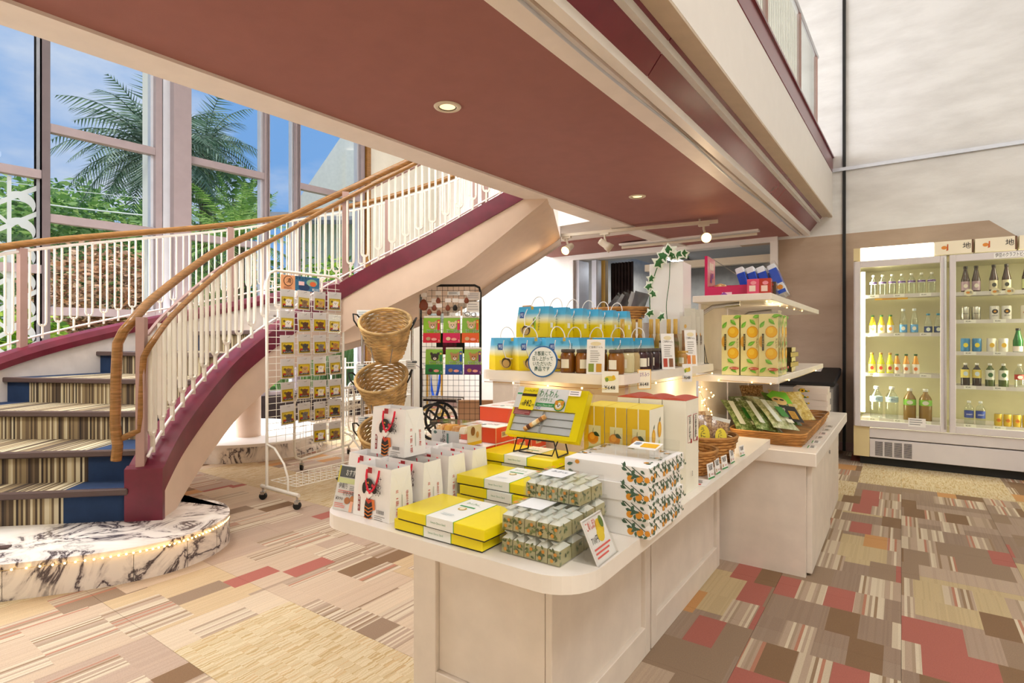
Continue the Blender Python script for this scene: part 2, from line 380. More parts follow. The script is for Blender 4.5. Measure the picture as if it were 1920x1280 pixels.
# ------------------------------------------------------------------ the setting
fb = B().use('ground'); fb.box(-9.2, 5, -7, 7.9, -.2, -.012); floor = struct(fb.build('floor'))
tb = B().use('carpet pattern'); tb.box(.0006, .4994, .0006, .4994, -.012, 0)
tile0 = tb.build('carpet_tile', floor)
cells = []
for i in range(-17, 8):
    for j in range(-4, 15):
        x, y = i*.5+.25, j*.5+.25; d = -x*.5745+y*.8185; l = x*.8185+y*.5745
        if d > .5 and abs(l)/d < 1.15 and y < 7.6: cells.append((d, i, j))
cells.sort()
for k, (d, i, j) in enumerate(cells[:300]):
    o = tile0 if k == 0 else tile0.copy()
    if k: col.objects.link(o)
    o.location = (i*.5, j*.5, 0)
rest = B().use('carpet pattern'); near = {(i, j) for d, i, j in cells[:300]}
for i in range(-17, 8):
    for j in range(-10, 15):
        if (i, j) not in near: rest.box(i*.5+.0006, i*.5+.4994, j*.5+.0006, j*.5+.4994, -.012, 0)
r = rest.build('carpet_tile_remainder', floor); r['kind'] = 'stuff'
# back wall with the wide opening to the shop behind
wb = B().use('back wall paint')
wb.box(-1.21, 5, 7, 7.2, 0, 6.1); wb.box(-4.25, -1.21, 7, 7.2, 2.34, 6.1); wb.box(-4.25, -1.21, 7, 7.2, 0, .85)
wb.use('wall white'); wb.box(-4.25, -3.83, 6.995, 7.7, 0, 6.1); wb.box(-7.25, -4.25, 7.6, 7.8, 0, 6.1)
wall_back = struct(wb.build('wall_back'))
ft = B().use('fascia white'); ft.box(-3.88, -1.16, 6.94, 6.998, 2.33, 2.40); ft.box(-3.88, -3.82, 6.95, 6.998, .85, 2.33); ft.box(-1.24, -1.16, 6.95, 6.998, .85, 2.33)
struct(ft.build('trim_1'))
bl = B().use('rubber'); bl.box(-.522, -.492, 6.975, 6.999, 0, 6.1); struct(bl.build('trim_2'))
bs = B().use('post mauve'); bs.box(-1.16, 4.9, 6.98, 6.999, 0, .09); struct(bs.build('baseboard_back'))
bs = B().use('post mauve'); bs.box(-7.1, -4.25, 7.57, 7.599, 0, .1); struct(bs.build('baseboard_left'))
cd = B().use('silver alu'); cd.box(-.62, 4.9, 6.97, 6.999, 3.03, 3.066); tag(cd.build('cable_conduit'), 'thin grey conduit running level across the upper plaster wall', 'conduit')
# side wall beyond the glazing and roof
wl = B().use('cream wall'); wl.hexa([(-7.35, 5.98, 0), (-7.14, 5.98, 0), (-7.0, 7.6, 0), (-7.2, 7.6, 0)], [(-7.35, 5.98, 6.1), (-7.14, 5.98, 6.1), (-7.0, 7.6, 6.1), (-7.2, 7.6, 6.1)])
struct(wl.build('wall_left'))
wf = B().use('cream wall'); wf.box(-8.6, 5, -3.7, -3.5, 0, 6.1); struct(wf.build('wall_entrance')); wf = B().use('cream wall'); wf.box(5, 5.2, -3.7, 7.2, 0, 6.1); struct(wf.build('wall_right'))
rf = B().use('upper plaster'); rf.box(-8.6, 5, -3.5, 7.8, 6.1, 6.3); struct(rf.build('ceiling.001'))
# gallery slab: underside, left edge trim, right fascia
def yl(X0, X1, y, Y0=.5, Y1=7.0): return lerp(X0, X1, (y-Y0)/(Y1-Y0))
Ya, Yb = -3.2, 7.0
LX = lambda y: yl(-2.745, -2.40, y); RX = lambda y: yl(-1.01, -.836, y)     # outer edges of the soffit
cb = B().use('burgundy ceiling')
cb.hexa([(LX(Ya)+.2, Ya, 2.385), (RX(Ya)-.2, Ya, 2.385), (RX(Yb)-.2, Yb, 2.385), (LX(Yb)+.2, Yb, 2.385)], [(LX(Ya)+.2, Ya, 2.5), (RX(Ya)-.2, Ya, 2.5), (RX(Yb)-.2, Yb, 2.5), (LX(Yb)+.2, Yb, 2.5)])
cb.use('upper plaster'); cb.hexa([(LX(Ya)+.02, Ya, 2.5), (RX(Ya)+.1, Ya, 2.5), (RX(Yb)+.1, Yb, 2.5), (LX(Yb)+.02, Yb, 2.5)], [(LX(Ya)+.02, Ya, 2.98), (RX(Ya)+.1, Ya, 2.98), (RX(Yb)+.1, Yb, 2.98), (LX(Yb)+.02, Yb, 2.98)])
ceiling = struct(cb.build('ceiling'))
def beam(name, m, fx0, fx1, z0, z1, parent=None):
    b = B().use(m); b.hexa([(fx0(Ya), Ya, z0), (fx1(Ya), Ya, z0), (fx1(Yb), Yb, z0), (fx0(Yb), Yb, z0)], [(fx0(Ya), Ya, z1), (fx1(Ya), Ya, z1), (fx1(Yb), Yb, z1), (fx0(Yb), Yb, z1)])
    return struct(b.build(name))
beam('trim_3', 'white trim', LX, lambda y: LX(y)+.2, 2.37, 2.99)
beam('trim_4', 'white trim', lambda y: RX(y)-.2, lambda y: RX(y)-.075, 2.375, 2.5)
beam('trim_5', 'fascia white', lambda y: RX(y)-.05, RX, 2.365, 2.45)
beam('trim_6', 'beige strip', lambda y: RX(y)-.075, lambda y: RX(y)-.05, 2.39, 2.5)
FX = lambda y: yl(-.80, -.618, y)                                            # face of the gallery fascia
# sloping burgundy panels between the soffit and the fascia: real panels with joints between
pb = [(-3.2, -.4), (-.4, 2.45), (2.45, 5.25), (5.25, 7.0)]
panelroot = struct(B().use('burgundy ceiling').add([(RX(Ya)-.01, Ya, 2.46), (FX(Ya)-.09, Ya, 2.60), (FX(Yb)-.09, Yb, 2.60), (RX(Yb)-.01, Yb, 2.46)], [(0, 1, 2, 3)]).build('trim_7'))
for a, c in pb:
    a += .004; c -= .004
    B().use('burgundy gloss').hexa([(RX(a), a, 2.41), (RX(c), c, 2.41), (FX(c)-.095, c, 2.565), (FX(a)-.095, a, 2.565)], [(RX(a)-.015, a, 2.43), (RX(c)-.015, c, 2.43), (FX(c)-.105, c, 2.585), (FX(a)-.105, a, 2.585)]).build('soffit_panel', panelroot)
beam('trim_8', 'beige strip', lambda y: FX(y)-.1, lambda y: FX(y)-.045, 2.556, 2.64)
beam('trim_9', 'beige strip', lambda y: FX(y)-.04, lambda y: FX(y)-.001, 2.545, 2.64)
beam('trim_10', 'fascia white', lambda y: FX(y)-.03, FX, 2.56, 3.03)
beam('trim_11', 'burgundy gloss', lambda y: FX(y)-.03, lambda y: FX(y)+.004, 3.034, 3.19)
beam('trim_12', 'burgundy gloss', lambda y: FX(y)-.12, lambda y: FX(y)+.016, 3.19, 3.21)
def cable():
    b = B(); pts = []
    for i in range(60):
        y = lerp(-3, 6.9, i/59); sag = .012*math.sin(i*.55)
        pts.append((RX(y)-.085+.006*math.sin(i*.4), y, 2.362+sag*.5))
    b.tube(pts, .007, 'silver alu', 6); return tag(b.build('light_cable'), 'thin silver cable clipped along the soffit edge', 'cable')
cable()
# gallery railing above the fascia
gr = thing('gallery_railing', 'gallery railing of ribbed pale panels with dark top rail above the burgundy band', 'railing', (0, 0, 3.21))
ys = [-.6, 1.1, 2.6, 4.05, 5.3, 6.2]
for a, c in zip(ys, ys[1:]):
    x0, x1 = FX(a)-.05, FX(c)-.05
    p = B().use('rail glass').hexa([(x0, a+.02, .02), (x0+.008, a+.02, .02), (x1+.008, c-.02, .02), (x1, c-.02, .02)], [(x0, a+.02, .74), (x0+.008, a+.02, .74), (x1+.008, c-.02, .74), (x1, c-.02, .74)]).build('rail_panel', gr)
    if a < 5:
        k = int((c-a)/.06)
        sl = B().use('baluster cream')
        for i in range(k):
            y = lerp(a+.04, c-.04, i/(k-1)); x = FX(y)-.06
            sl.box(x-.006, x, y-.013, y+.013, .02, .74)
        sl.build('rib', p)
for y in ys: B().use('post mauve').box(FX(y)-.065, FX(y)-.035, y-.012, y+.012, 0, .78).build('post', gr)
B().use('black steel').tube([(FX(-.6)-.045, -.6, .79), (FX(4.9)-.045, 4.9, .79)], .02, n=10).build('top_rail', gr)
B().use('chrome').tube([(FX(4.9)-.045, 4.92, .79), (FX(6.25)-.045, 6.25, .79)], .017, n=10).build('rail_end', gr)
# landing slab over the alcove behind the stair
lb = B().use('white trim'); lb.hexa([(-4.24, 5.35, 2.43), (-2.45, 5.15, 2.43), (-2.36, 6.99, 2.43), (-4.24, 6.99, 2.43)], [(-4.24, 5.35, 2.93), (-2.45, 5.15, 2.93), (-2.36, 6.99, 2.93), (-4.24, 6.99, 2.93)])
lb.use('burgundy ceiling'); lb.box(-4.2, -2.3, 6.05, 6.98, 2.405, 2.43); struct(lb.build('ceiling.002'))
# ------------------------------------------------------------------ window wall
WX = lambda y: -7.72 + .094*y
def wy(u):                                 # where a sight line of the plan meets the glazing
    t = (u-960)/1040; rx, ry = -.5745+.8185*t, .8185+.5745*t; d = 7.72/(-(rx)+.094*ry); return ry*d
def wbox(b, y0, y1, z0, z1, dx0, dx1, m):
    b.hexa([(WX(y0)+dx0, y0, z0), (WX(y0)+dx1, y0, z0), (WX(y1)+dx1, y1, z0), (WX(y1)+dx0, y1, z0)], [(WX(y0)+dx0, y0, z1), (WX(y0)+dx1, y0, z1), (WX(y1)+dx1, y1, z1), (WX(y1)+dx0, y1, z1)], m)
def window(nr, y0, y1, trs, z0=.42, z1=6.1, wm=.07):
    g = B(); wbox(g, y0, y1, z0, z0+.05, -.05, .05, 'brown alu'); w = struct(g.build('window_%d' % nr))
    for yy, mm in ((y0, 'brown alu'), (y1, 'brown alu')):
        q = B(); wbox(q, yy-wm/2, yy+wm/2, z0, z1, -.04, .06, mm); wbox(q, yy-wm/2-.03, yy-wm/2-.001, z0, z1, -.08, .0, 'silver alu'); q.build('mullion', w)
    zz = [z0+.05] + trs + [z1]
    for t in trs:
        q = B(); wbox(q, y0+wm/2, y1-wm/2, t-.045, t+.045, -.04, .05, 'brown alu'); q.build('transom', w)
    for a, c in zip(zz, zz[1:]):
        q = B(); wbox(q, y0+wm/2, y1-wm/2, a, c, -.012, -.004, 'window glass'); q.build('pane', w)
    return w
T1, T2, T3 = 1.51, 2.51, 3.48
yA, yB, yC, yD, yE, yF = wy(-330), wy(83), wy(294), wy(497), wy(555), wy(676)
w1 = window(1, yA, yB, [1.95, 2.96]); window(2, yB, yC, [T1, T2, T3]); window(3, wy(349), yD, [T1, T2, T3]); window(4, yD, yE, [], wm=.05); window(5, yE, yF, [T1, 3.46])
q = B(); wbox(q, yC-.02, yC+.12, .42, 6.1, -.35, -.2, '#f2f4f7'); struct(q.build('trim_13'))
q = B(); wbox(q, wy(316), wy(349), 0, 6.1, -.15, .14, 'brown alu'); wbox(q, yC+.05, wy(316), .4, 6.1, -.04, .04, 'silver alu'); struct(q.build('trim_14'))
q = B(); wbox(q, wy(681), wy(688), 0, 6.1, -.06, .1, 'handrail wood'); struct(q.build('trim_15'))
q = B(); wbox(q, yA-2, yF, 0, .42, -.12, .08, 'curtain'); struct(q.build('wall_window'))
q = B(); wbox(q, -3.5, yA, .42, 6.1, -.12, .08, 'cream wall'); struct(q.build('wall_front'))
# frosted ornament on the first window
et = B(); y0, y1 = yA, yB-.05
def E(y, z, dx=-.002): return (WX(y)+dx, y, z)
def bar(ya, za, yb, zb, w_=.03):
    d = V((0, yb-ya, zb-za)).normalized(); n_ = V((0, -d.z, d.y))*w_/2
    et.add([E(ya+n_.y, za+n_.z), E(yb+n_.y, zb+n_.z), E(yb-n_.y, zb-n_.z), E(ya-n_.y, za-n_.z)], [(0, 1, 2, 3)], 'frosted pattern')
def moon(y, z, r, a0, a1, t):
    A, C = [], []
    for i in range(13):
        a = lerp(a0, a1, i/12); w_ = t*math.sin(PI*i/12)
        A.append(E(y+r*math.cos(a), z+r*math.sin(a))); C.append(E(y+(r-w_)*math.cos(a), z+(r-w_)*math.sin(a)))
    et.strip(A, C, 'frosted pattern')
for yy in (yB-.28, yB-.56): bar(yy, .5, yy, 2.9, .035)
for k in range(8):
    z = .5+k*.275; bar(yB-.62, z, yB-.02, z+.42, .045); bar(yB-.75, z+.40, yB-.25, z-.05, .035)
    moon(yB-.20, z+.2, .13, -.6, 2.6, .1); moon(yB-.42, z+.12, .16, 2.3, 5.2, .13); moon(yB-.62, z+.3, .14, -1.2, 1.9, .12)
et.build('frosted_ornament', w1)
# ------------------------------------------------------------------ curved staircase
IP = [(-3.48, 1.47, .33), (-3.615, 1.61, .465), (-3.75, 1.78, .60), (-3.87, 1.97, .75), (-3.97, 2.175, .91), (-4.03, 2.41, 1.07), (-4.03, 2.64, 1.23), (-3.97, 2.84, 1.40), (-3.85, 3.03, 1.56), (-3.67, 3.20, 1.71), (-3.47, 3.35, 1.84), (-3.24, 3.48, 1.97), (-3.02, 3.60, 2.105), (-2.80, 3.72, 2.24), (-2.58, 3.83, 2.37), (-2.38, 3.93, 2.49)]
ND = 121
IN = spline(IP, ND)
for k in range(3):                                                   # even the slope out a little
    IN = [IN[0]] + [V((p.x, p.y, (IN[i].z*2+p.z*4+IN[i+2].z*2)/8)) if 0 < i+1 < ND-1 else p for i, p in enumerate(IN[1:-1])] + [IN[-1]]
def nrm(i):
    t = IN[min(i+3, ND-1)]-IN[max(i-3, 0)]; t.z = 0; t.normalize(); return V((-t.y, t.x, 0))
NR = [nrm(i) for i in range(ND)]
for k in range(6): NR = [(NR[max(i-2, 0)]+NR[i]+NR[min(i+2, ND-1)]).normalized() for i in range(ND)]
def off(i, w, dz=0): p = IN[i]+NR[i]*w; return V((p.x, p.y, IN[i].z+dz))
WID = [lerp(2.05, 1.45, min(1, (i/(ND-1))*1.15)) for i in range(ND)]
DEL = [lerp(.10, .26, min(1, i/(ND-1)/.5)) for i in range(ND)]
def outp(i, dw=0, dz=0): p = IN[i]+NR[i]*(WID[i]+dw); return V((p.x, p.y, IN[i].z+DEL[i]+dz))
stair = thing('staircase', 'curved carpeted staircase with burgundy-edged stringers rising past the tall windows', 'staircase', (0, 0, 0))
R_ = range(ND)
b = B()
lo = lambda p, d: V((p.x, p.y, max(p.z-d, .17)))
DP = [lerp(.285, .10, max(0, (i-96)/(ND-97))) for i in R_]; DO = [lerp(.75, .50, max(0, (i-60)/(ND-61))) for i in R_]
b.strip([lo(off(i, .012), DP[i]) for i in R_], [off(i, .012, .005) for i in R_], 'stringer beige', True)
b.strip([lo(off(i, .17), DP[i]) for i in R_], [lo(off(i, .012), DP[i]) for i in R_], 'stringer beige', True)
b.strip([off(i, .17, .1) for i in R_], [lo(off(i, .17), DP[i]) for i in R_], 'stair white', True)
b.build('inner_stringer', stair)
b = B().use('burgundy paint')
b.strip([off(i, 0) for i in R_], [off(i, 0, .15) for i in R_], smooth=True); b.strip([off(i, 0, .15) for i in R_], [off(i, .19, .15) for i in R_], smooth=True); b.strip([off(i, .19, .15) for i in R_], [off(i, .19, -.02) for i in R_], smooth=True); b.strip([off(i, .19, 0) for i in R_], [off(i, 0, 0) for i in R_])
p0, q0 = off(0, 0), off(0, .2); f = V((.0, 0, 0)); tn = V((NR[0].y, -NR[0].x, 0))*.03
tn = -(IN[3]-IN[0]); tn.z = 0; tn = tn.normalized()*.03
b.hexa([(p0.x, p0.y, .17), (p0.x+tn.x, p0.y+tn.y, .17), (q0.x+tn.x, q0.y+tn.y, .17), (q0.x, q0.y, .17)], [(p0.x, p0.y, .48), (p0.x+tn.x, p0.y+tn.y, .465), (q0.x+tn.x, q0.y+tn.y, .465), (q0.x, q0.y, .48)])
b.build('inner_stringer_cap', stair)
b = B()
b.strip([outp(i, 0, 0) for i in R_], [lo(outp(i, 0), DO[i]) for i in R_], 'stair white', True); b.strip([lo(outp(i, .12), DO[i]) for i in R_], [outp(i, .12) for i in R_], 'stair white', True)
b.build('outer_stringer', stair)
b = B().use('burgundy paint')
prof = [(-.03, -.01), (-.035, .04), (-.01, .085), (.05, .1), (.11, .085), (.135, .04), (.13, -.01)]
for (a, c), (d, e) in zip(prof, prof[1:]): b.strip([outp(i, a, c) for i in R_], [outp(i, d, e) for i in R_], smooth=True)
b.build('outer_stringer_cap', stair)
b = B(); b.strip([lo(off(i, .16), DP[i]-.005) for i in R_], [lo(outp(i, .05), DO[i]*.9) for i in R_], 'stringer beige', True); b.build('stair_underside', stair)
RISE = .185
def idx_at(z):
    for i in R_:
        if IN[i].z >= z: return i
    return ND-1
ks = list(range(1, 12)); ids = [0] + [idx_at(.17+RISE*k-.10) for k in ks[1:]]
for n_, k in enumerate(ks):
    i0 = ids[n_]; i1 = ids[n_+1] if n_+1 < len(ids) else min(i0+5, ND-1)
    if i1 <= i0: continue
    z = .17+RISE*k; a0, a1 = off(i0, .18), off(i1, .18); o0, o1 = outp(i0, .02), outp(i1, .02)
    if k == 1: e = (a0-V((p0.x, p0.y, 0))); a0 = a0+tn*.3
    org = V((a0.x, a0.y, 0)); xd = V((o0.x-a0.x, o0.y-a0.y, 0)); w_ = xd.length; xd.normalize(); ang = math.atan2(xd.y, xd.x)
    M_ = Matrix.Rotation(-ang, 3, 'Z')
    lc = lambda p: M_ @ (V((p.x, p.y, 0))-org)
    A1, O1 = lc(a1), lc(o1); back = V((0, -.03, 0))
    bl_ = {1: .34, 2: .32, 3: .12}.get(k, .05); bo = .22
    u0, u1 = bl_/w_, 1-bo/w_
    P0 = lambda u: V((u*w_, 0, 0)); P1 = lambda u: lerp(A1, O1, u) + back
    t = B()
    for ua, ub, m_ in ((0, u0, 'stair blue'), (u0, u1, 'stair carpet'), (u1, 1, 'stair blue')):
        t.hexa([P0(ua)+V((0, 0, z-.04)), P0(ub)+V((0, 0, z-.04)), P1(ub)+V((0, 0, z-.04)), P1(ua)+V((0, 0, z-.04))][::-1], [P0(ua)+V((0, 0, z)), P0(ub)+V((0, 0, z)), P1(ub)+V((0, 0, z)), P1(ua)+V((0, 0, z))][::-1], m_)
    t.build('tread', stair, org, (0, 0, ang))
    r = B()
    for xa, xb, m_ in ((0, bl_, 'stair blue'), (bl_, w_-bo, 'stair carpet'), (w_-bo, w_, 'stair blue')):
        r.box(xa, xb, -.012, .0, z-(RISE if k < 8 else .12 if k < 10 else .05), z-.03, m_)
    r.build('riser', stair, org, (0, 0, ang))
    nz = B().use('nosing'); nz.box(-.0, w_, -.002, .034, z-.034, z+.004); nz.build('nosing', stair, org, (0, 0, ang), bev=.006)
# railings
def fork(h, wm='baluster cream', bw=.0075, bd=.011):
    b = B().use(wm); g = .0275
    for s_ in (-1, 1): b.box(s_*g-bw, s_*g+bw, -bd, bd, .10, h)
    pts = [(-g, 0, .105)] + [(g*math.cos(a), 0, .10+g*math.sin(a)*1.1) for a in [PI+PI*i/6 for i in range(7)]] + [(g, 0, .105)]
    b.tube(pts, bd, n=4, flat=(0, 1, 0)); b.box(-bw, bw, -bd, bd, -.03, .085); return b
def walk(fn, step, start, end):
    out_ = []; acc = 0; last = fn(start); nxt = step/2
    for i in range(start+1, end):
        p = fn(i); d = V((p.x-last.x, p.y-last.y, 0)).length
        while acc+d >= nxt and d > 0:
            t = (nxt-acc)/d; out_.append((last.lerp(p, t), math.atan2(p.y-last.y, p.x-last.x), i)); nxt += step
        acc += d; last = p
    return out_
def railing(name, label, fn, top, low, bot, start, end, posts, dbl):
    rt = thing(name, label, 'railing', (0, 0, 0))
    P = lambda dz, dw=0: [fn(i, dw) + V((0, 0, dz)) for i in range(start, end)]
    if dbl:
        nx = lambda q, z, dw: V((fn(start, dw).x, fn(start, dw).y, z)) - q
        hr = P(top, .10); s0 = hr[0]; hr = [V((s0.x-.01, s0.y-.06, .52)), V((s0.x+.0, s0.y-.055, .60)), V((s0.x-.035, s0.y-.055, .72)), V((s0.x-.035, s0.y-.05, 1.0)), V((s0.x-.03, s0.y-.045, s0.z-.10)), V((s0.x-.015, s0.y-.02, s0.z-.03))] + hr[1:]
        b = B(); b.tube(hr, .027, 'handrail wood', 10); b.build('handrail', rt)
        lr = P(low, -.02); s1 = lr[0]; lr = [V((s0.x-.02, s0.y-.055, .63)), V((s1.x-.045, s1.y-.045, .68)), V((s1.x-.04, s1.y-.04, .76)), V((s1.x-.04, s1.y-.035, 1.0)), V((s1.x-.03, s1.y-.03, s1.z-.08)), V((s1.x-.01, s1.y-.01, s1.z-.02))] + lr[1:]
        b = B(); b.tube(lr, .018, 'handrail wood', 8); b.build('lower_handrail', rt)
        b = B(); b.tube(P(low-.005, .035), .012, 'post mauve', 4, flat=(0, 0, 1)); b.build('rail_bar', rt)
    else:
        b = B(); b.tube(P(top), .03, 'handrail wood', 10); b.build('handrail', rt)
        b = B(); b.tube(P(low), .012, 'fascia white', 6); b.build('rail_bar', rt)
    b = B(); b.tube(P(bot), .009, 'fascia white', 6); b.build('bottom_rail', rt)
    base = (fork(low-bot) if dbl else fork(low-bot, bw=.0055, bd=.0075)).build('baluster', rt); first = True
    for p, a, i in walk(lambda i: fn(i, 0), .118, start, end):
        o = base if first else base.copy()
        if not first: col.objects.link(o)
        first = False; o.location = (p.x, p.y, p.z+bot); o.rotation_euler = (0, 0, a)
    for i in posts:
        p = fn(i, .03); B().use('post mauve').box(-.02, .02, -.028, .028, -.02, top-.03).build('post', rt, (p.x, p.y, p.z), (0, 0, math.atan2(NR[i].y, NR[i].x)))
    return rt
fin_ = lambda i, dw=0: off(i, .09+dw, .15)
railing('stair_railing', 'inner stair railing with double wooden handrail and cream tuning-fork balusters', fin_, .80, .70, .05, 0, 120, [64, 101], True)
nw = bpy.data.objects['stair_railing']; p = off(0, .12)
B().use('post mauve').box(-.022, .022, -.03, .03, -.03, .83).build('newel_post', nw, (p.x-.02, p.y+.005, .50), (0, 0, .9))
fout = lambda i, dw=0: outp(i, .05, .09)
railing('stair_railing', 'far stair railing along the windows with single wooden handrail', fout, .82, .765, .06, 0, 118, [12, 30, 50, 70, 90, 108], False)
# marble plinth under the first step
PL = [(-5.4, -1.35), (-4.6, -.62), (-3.85, .12), (-3.38, .73), (-3.17, 1.06), (-3.09, 1.30), (-3.11, 1.50), (-3.22, 1.69), (-3.38, 1.79), (-3.56, 1.82), (-3.74, 1.78)]
plp = [(p.x, p.y) for p in spline([(x, y, 0) for x, y in PL], 64)]
pl = thing('marble_plinth', 'white veined marble plinth with rounded end under the first stair', 'plinth', (-3.6, 1.2, 0))
sh = lambda q: (q[0]+3.6, q[1]-1.2)
body = B().use('marble'); body.prism([sh(((x+4.4)*.985-4.4, (y-.4)*.985+.4)) for x, y in plp] + [sh((-4.0, 1.6)), sh((-4.6, 1.5)), sh((-6.2, -.6))], .0, .14); body.build('plinth_core', pl)
cuts = [0, 10, 19, 28, 35, 41, 47, 53, 58, 63]
for a, c in zip(cuts, cuts[1:]):
    q = B().use('marble'); seg_ = plp[a:c+1]; A = [sh(p) for p in seg_]; ins = []
    for i, p in enumerate(seg_):
        j = a+i; t = V((plp[min(j+1, 63)][0]-plp[max(j-1, 0)][0], plp[min(j+1, 63)][1]-plp[max(j-1, 0)][1], 0)).normalized(); ins.append(sh((p[0]-t.y*.03, p[1]+t.x*.03)))
    k_ = .0012; e0 = (V(A[1]+(0,))-V(A[0]+(0,))).normalized()*k_; e1 = (V(A[-2]+(0,))-V(A[-1]+(0,))).normalized()*k_
    A[0] = (A[0][0]+e0.x, A[0][1]+e0.y); A[-1] = (A[-1][0]+e1.x, A[-1][1]+e1.y)
    q.strip([V(p+(0,)) for p in A], [V(p+(.142,)) for p in A], smooth=True); q.strip([V(p+(.142,)) for p in A], [V(p+(.142,)) for p in ins]); q.strip([V(p+(0,)) for p in ins], [V(p+(0,)) for p in A]); q.build('marble_panel', pl)
tp = [sh((x, y)) for x, y in plp]
cutx = [0, 19, 40, 63]
core = [sh((-6.2, -.6)), sh((-4.9, 1.2)), sh((-4.2, 1.75)), sh((-3.95, 1.62))]
for n_, (a, c) in enumerate(zip(cutx, cutx[1:])):
    q = B().use('marble'); q.prism(tp[a:c+1] + [core[n_+1], core[n_]], .142, .17); q.build('marble_top', pl, bev=.004)
def led_string(label, pts, n, r=.005, wire='clear plastic'):
    t = thing('string_lights', label, 'string lights', pts[0]); o0 = V(pts[0]); sp = [p-o0 for p in spline(pts, max(n*2, 8))]
    B().use('brass').tube(sp, .0012, n=4).build('wire', t)
    bb = B().use('led warm')
    for i in range(n):
        p = sp[int(i*(len(sp)-1)/(n-1))]; bb.lathe([(0, -r), (r*.8, -r*.6), (r, 0), (r*.8, r*.6), (0, r)], n=6, c=p)
    q = bb.build('bulb_chain', t); q['kind'] = 'stuff'; return t
led_string('warm fairy lights strung along the top edge of the marble plinth', [V((x+.012*1, y-.012, .148)) for x, y in plp[6:54:4]], 62, .0052)
mt = B().use('nosing'); mt.box(-.62, 0, -.02, .02, 0, .008); tag(mt.build('edge_strip', None, (-3.62, .82, .171), (0, 0, .9)), 'dark anti-slip strip lying at the marble plinth edge', 'strip')
# round marble curb and white column behind the stair
cu = thing('marble_curb', 'curved marble curb below the windows behind the stair', 'curb', (-6.15, 3.35, 0))
q = B().use('marble'); prof_ = [(1.0*math.cos(a)*1.05, .85*math.sin(a)) for a in [2*PI*i/48 for i in range(48)]]
q.prism([(x*.99, y*.99) for x, y in prof_], 0, .15); q.build('curb_core', cu)
for a in range(0, 48, 6):
    q = B().use('marble'); A = [V((prof_[(a+i) % 48][0], prof_[(a+i) % 48][1], 0)) for i in range(7)]; q.strip(A, [p+V((0, 0, .152)) for p in A], smooth=True); q.build('marble_panel', cu)
q = B().use('fascia white'); q.prism([(x*1.01, y*1.01) for x, y in prof_], .152, .18); q.build('curb_top', cu)
q = B().use('stringer beige'); q.cyl((0, 0, 0), (0, 0, 1.12), .125, n=28, caps=True); tag(q.build('round_column', None, (-5.69, 3.22, .18)), 'round pale column standing on the marble curb under the stair', 'column')
# ------------------------------------------------------------------ garden outside
q = B().use('ground'); q.box(-90, -9.2, -60, 70, -.25, -.02); struct(q.build('floor.001'))
q = B().use('lawn'); q.box(-15, -9.3, -8, 14, -.02, .05); tag(q.build('lawn'), 'bright green lawn strip outside the windows', 'lawn')['kind'] = 'stuff'
def at(u, v, d):
    t = (u-960)/1040; return V((d*(-.5745+.8185*t), d*(.8185+.5745*t), 1.2+(637-v)*d/1040))
def leaves(blobs, n, size, m, seed=1, up=.3):
    rd = random.Random(seed); b = B(); vs, fs = [], []; tot = sum(r[0]*r[1]*r[2] for _, r in blobs)
    for c, r in blobs:
        for _ in range(int(n*r[0]*r[1]*r[2]/tot)):
            d = V((rd.gauss(0, 1), rd.gauss(0, 1), rd.gauss(0, 1))).normalized()*(.55+.5*rd.random()); p = V((c[0]+d.x*r[0], c[1]+d.y*r[1], c[2]+d.z*r[2]))
            a = V((rd.gauss(0, 1), rd.gauss(0, 1), rd.gauss(0, up))).normalized(); q_ = a.orthogonal().normalized(); q_ = Matrix.Rotation(rd.random()*6.28, 3, a) @ q_
            s_ = size*(.6+.8*rd.random()); k = len(vs); vs += [p-a*s_, p+q_*s_*.4, p+a*s_, p-q_*s_*.4]; fs.append((k, k+1, k+2, k+3))
    return b.add(vs, fs, m)
def shrub(name, label, cat, loc, blobs, n, size, m, trunk=None, group=None, seed=1):
    t = thing(name, label, cat, (loc[0], loc[1], 0), 0, group); leaves(blobs, n, size, m, seed).build('foliage', t)
    q = B().use('bark')
    for k in range(3 if trunk is None else trunk): a = k*2.1; q.tube([(math.cos(a)*.05, math.sin(a)*.05, 0), (math.cos(a)*.2, math.sin(a)*.2, blobs[0][0][2]*.6), (math.cos(a)*.5*blobs[0][1][0]*.6, math.sin(a)*.5*blobs[0][1][1]*.6, blobs[0][0][2])], [.09, .06, .02], n=6)
    q.build('trunk', t); return t
def gp(u, d): p = at(u, 637, d); return (p.x, p.y)
shrub('broad_tree', 'feathery green tree behind the window ornament', 'tree', gp(20, 22), [((0, 0, 5.4), (3.4, 3.2, 2.2)), ((2.6, 1.6, 4.6), (2.4, 2.2, 1.9)), ((0, 0, 2.4), (3.2, 3.2, 2.2))], 9000, .17, 'leaf tree', seed=3)
shrub('broad_tree', 'rounded light green tree left of the palm trunk', 'tree', gp(165, 20), [((0, 0, 4.7), (2.9, 2.8, 2.1)), ((2.4, 1.6, 3.9), (2.2, 2.0, 1.7)), ((0, 0, 2.2), (2.9, 2.8, 2.0))], 9000, .15, 'leaf tree', seed=4)
shrub('broad_tree', 'dark green tree between the palm and the brown post', 'tree', gp(275, 24), [((0, 0, 4.4), (2.6, 2.4, 1.9)), ((0, 0, 2.2), (2.6, 2.6, 2.0))], 5000, .17, 'leaf tree', seed=5)
shrub('broad_tree', 'loose tree crown right of the brown window post', 'tree', gp(425, 17), [((0, 0, 5.6), (1.3, 1.2, 1.0)), ((-.8, -.5, 3.4), (1.5, 1.5, 1.4))], 2200, .14, 'leaf tree', seed=6)
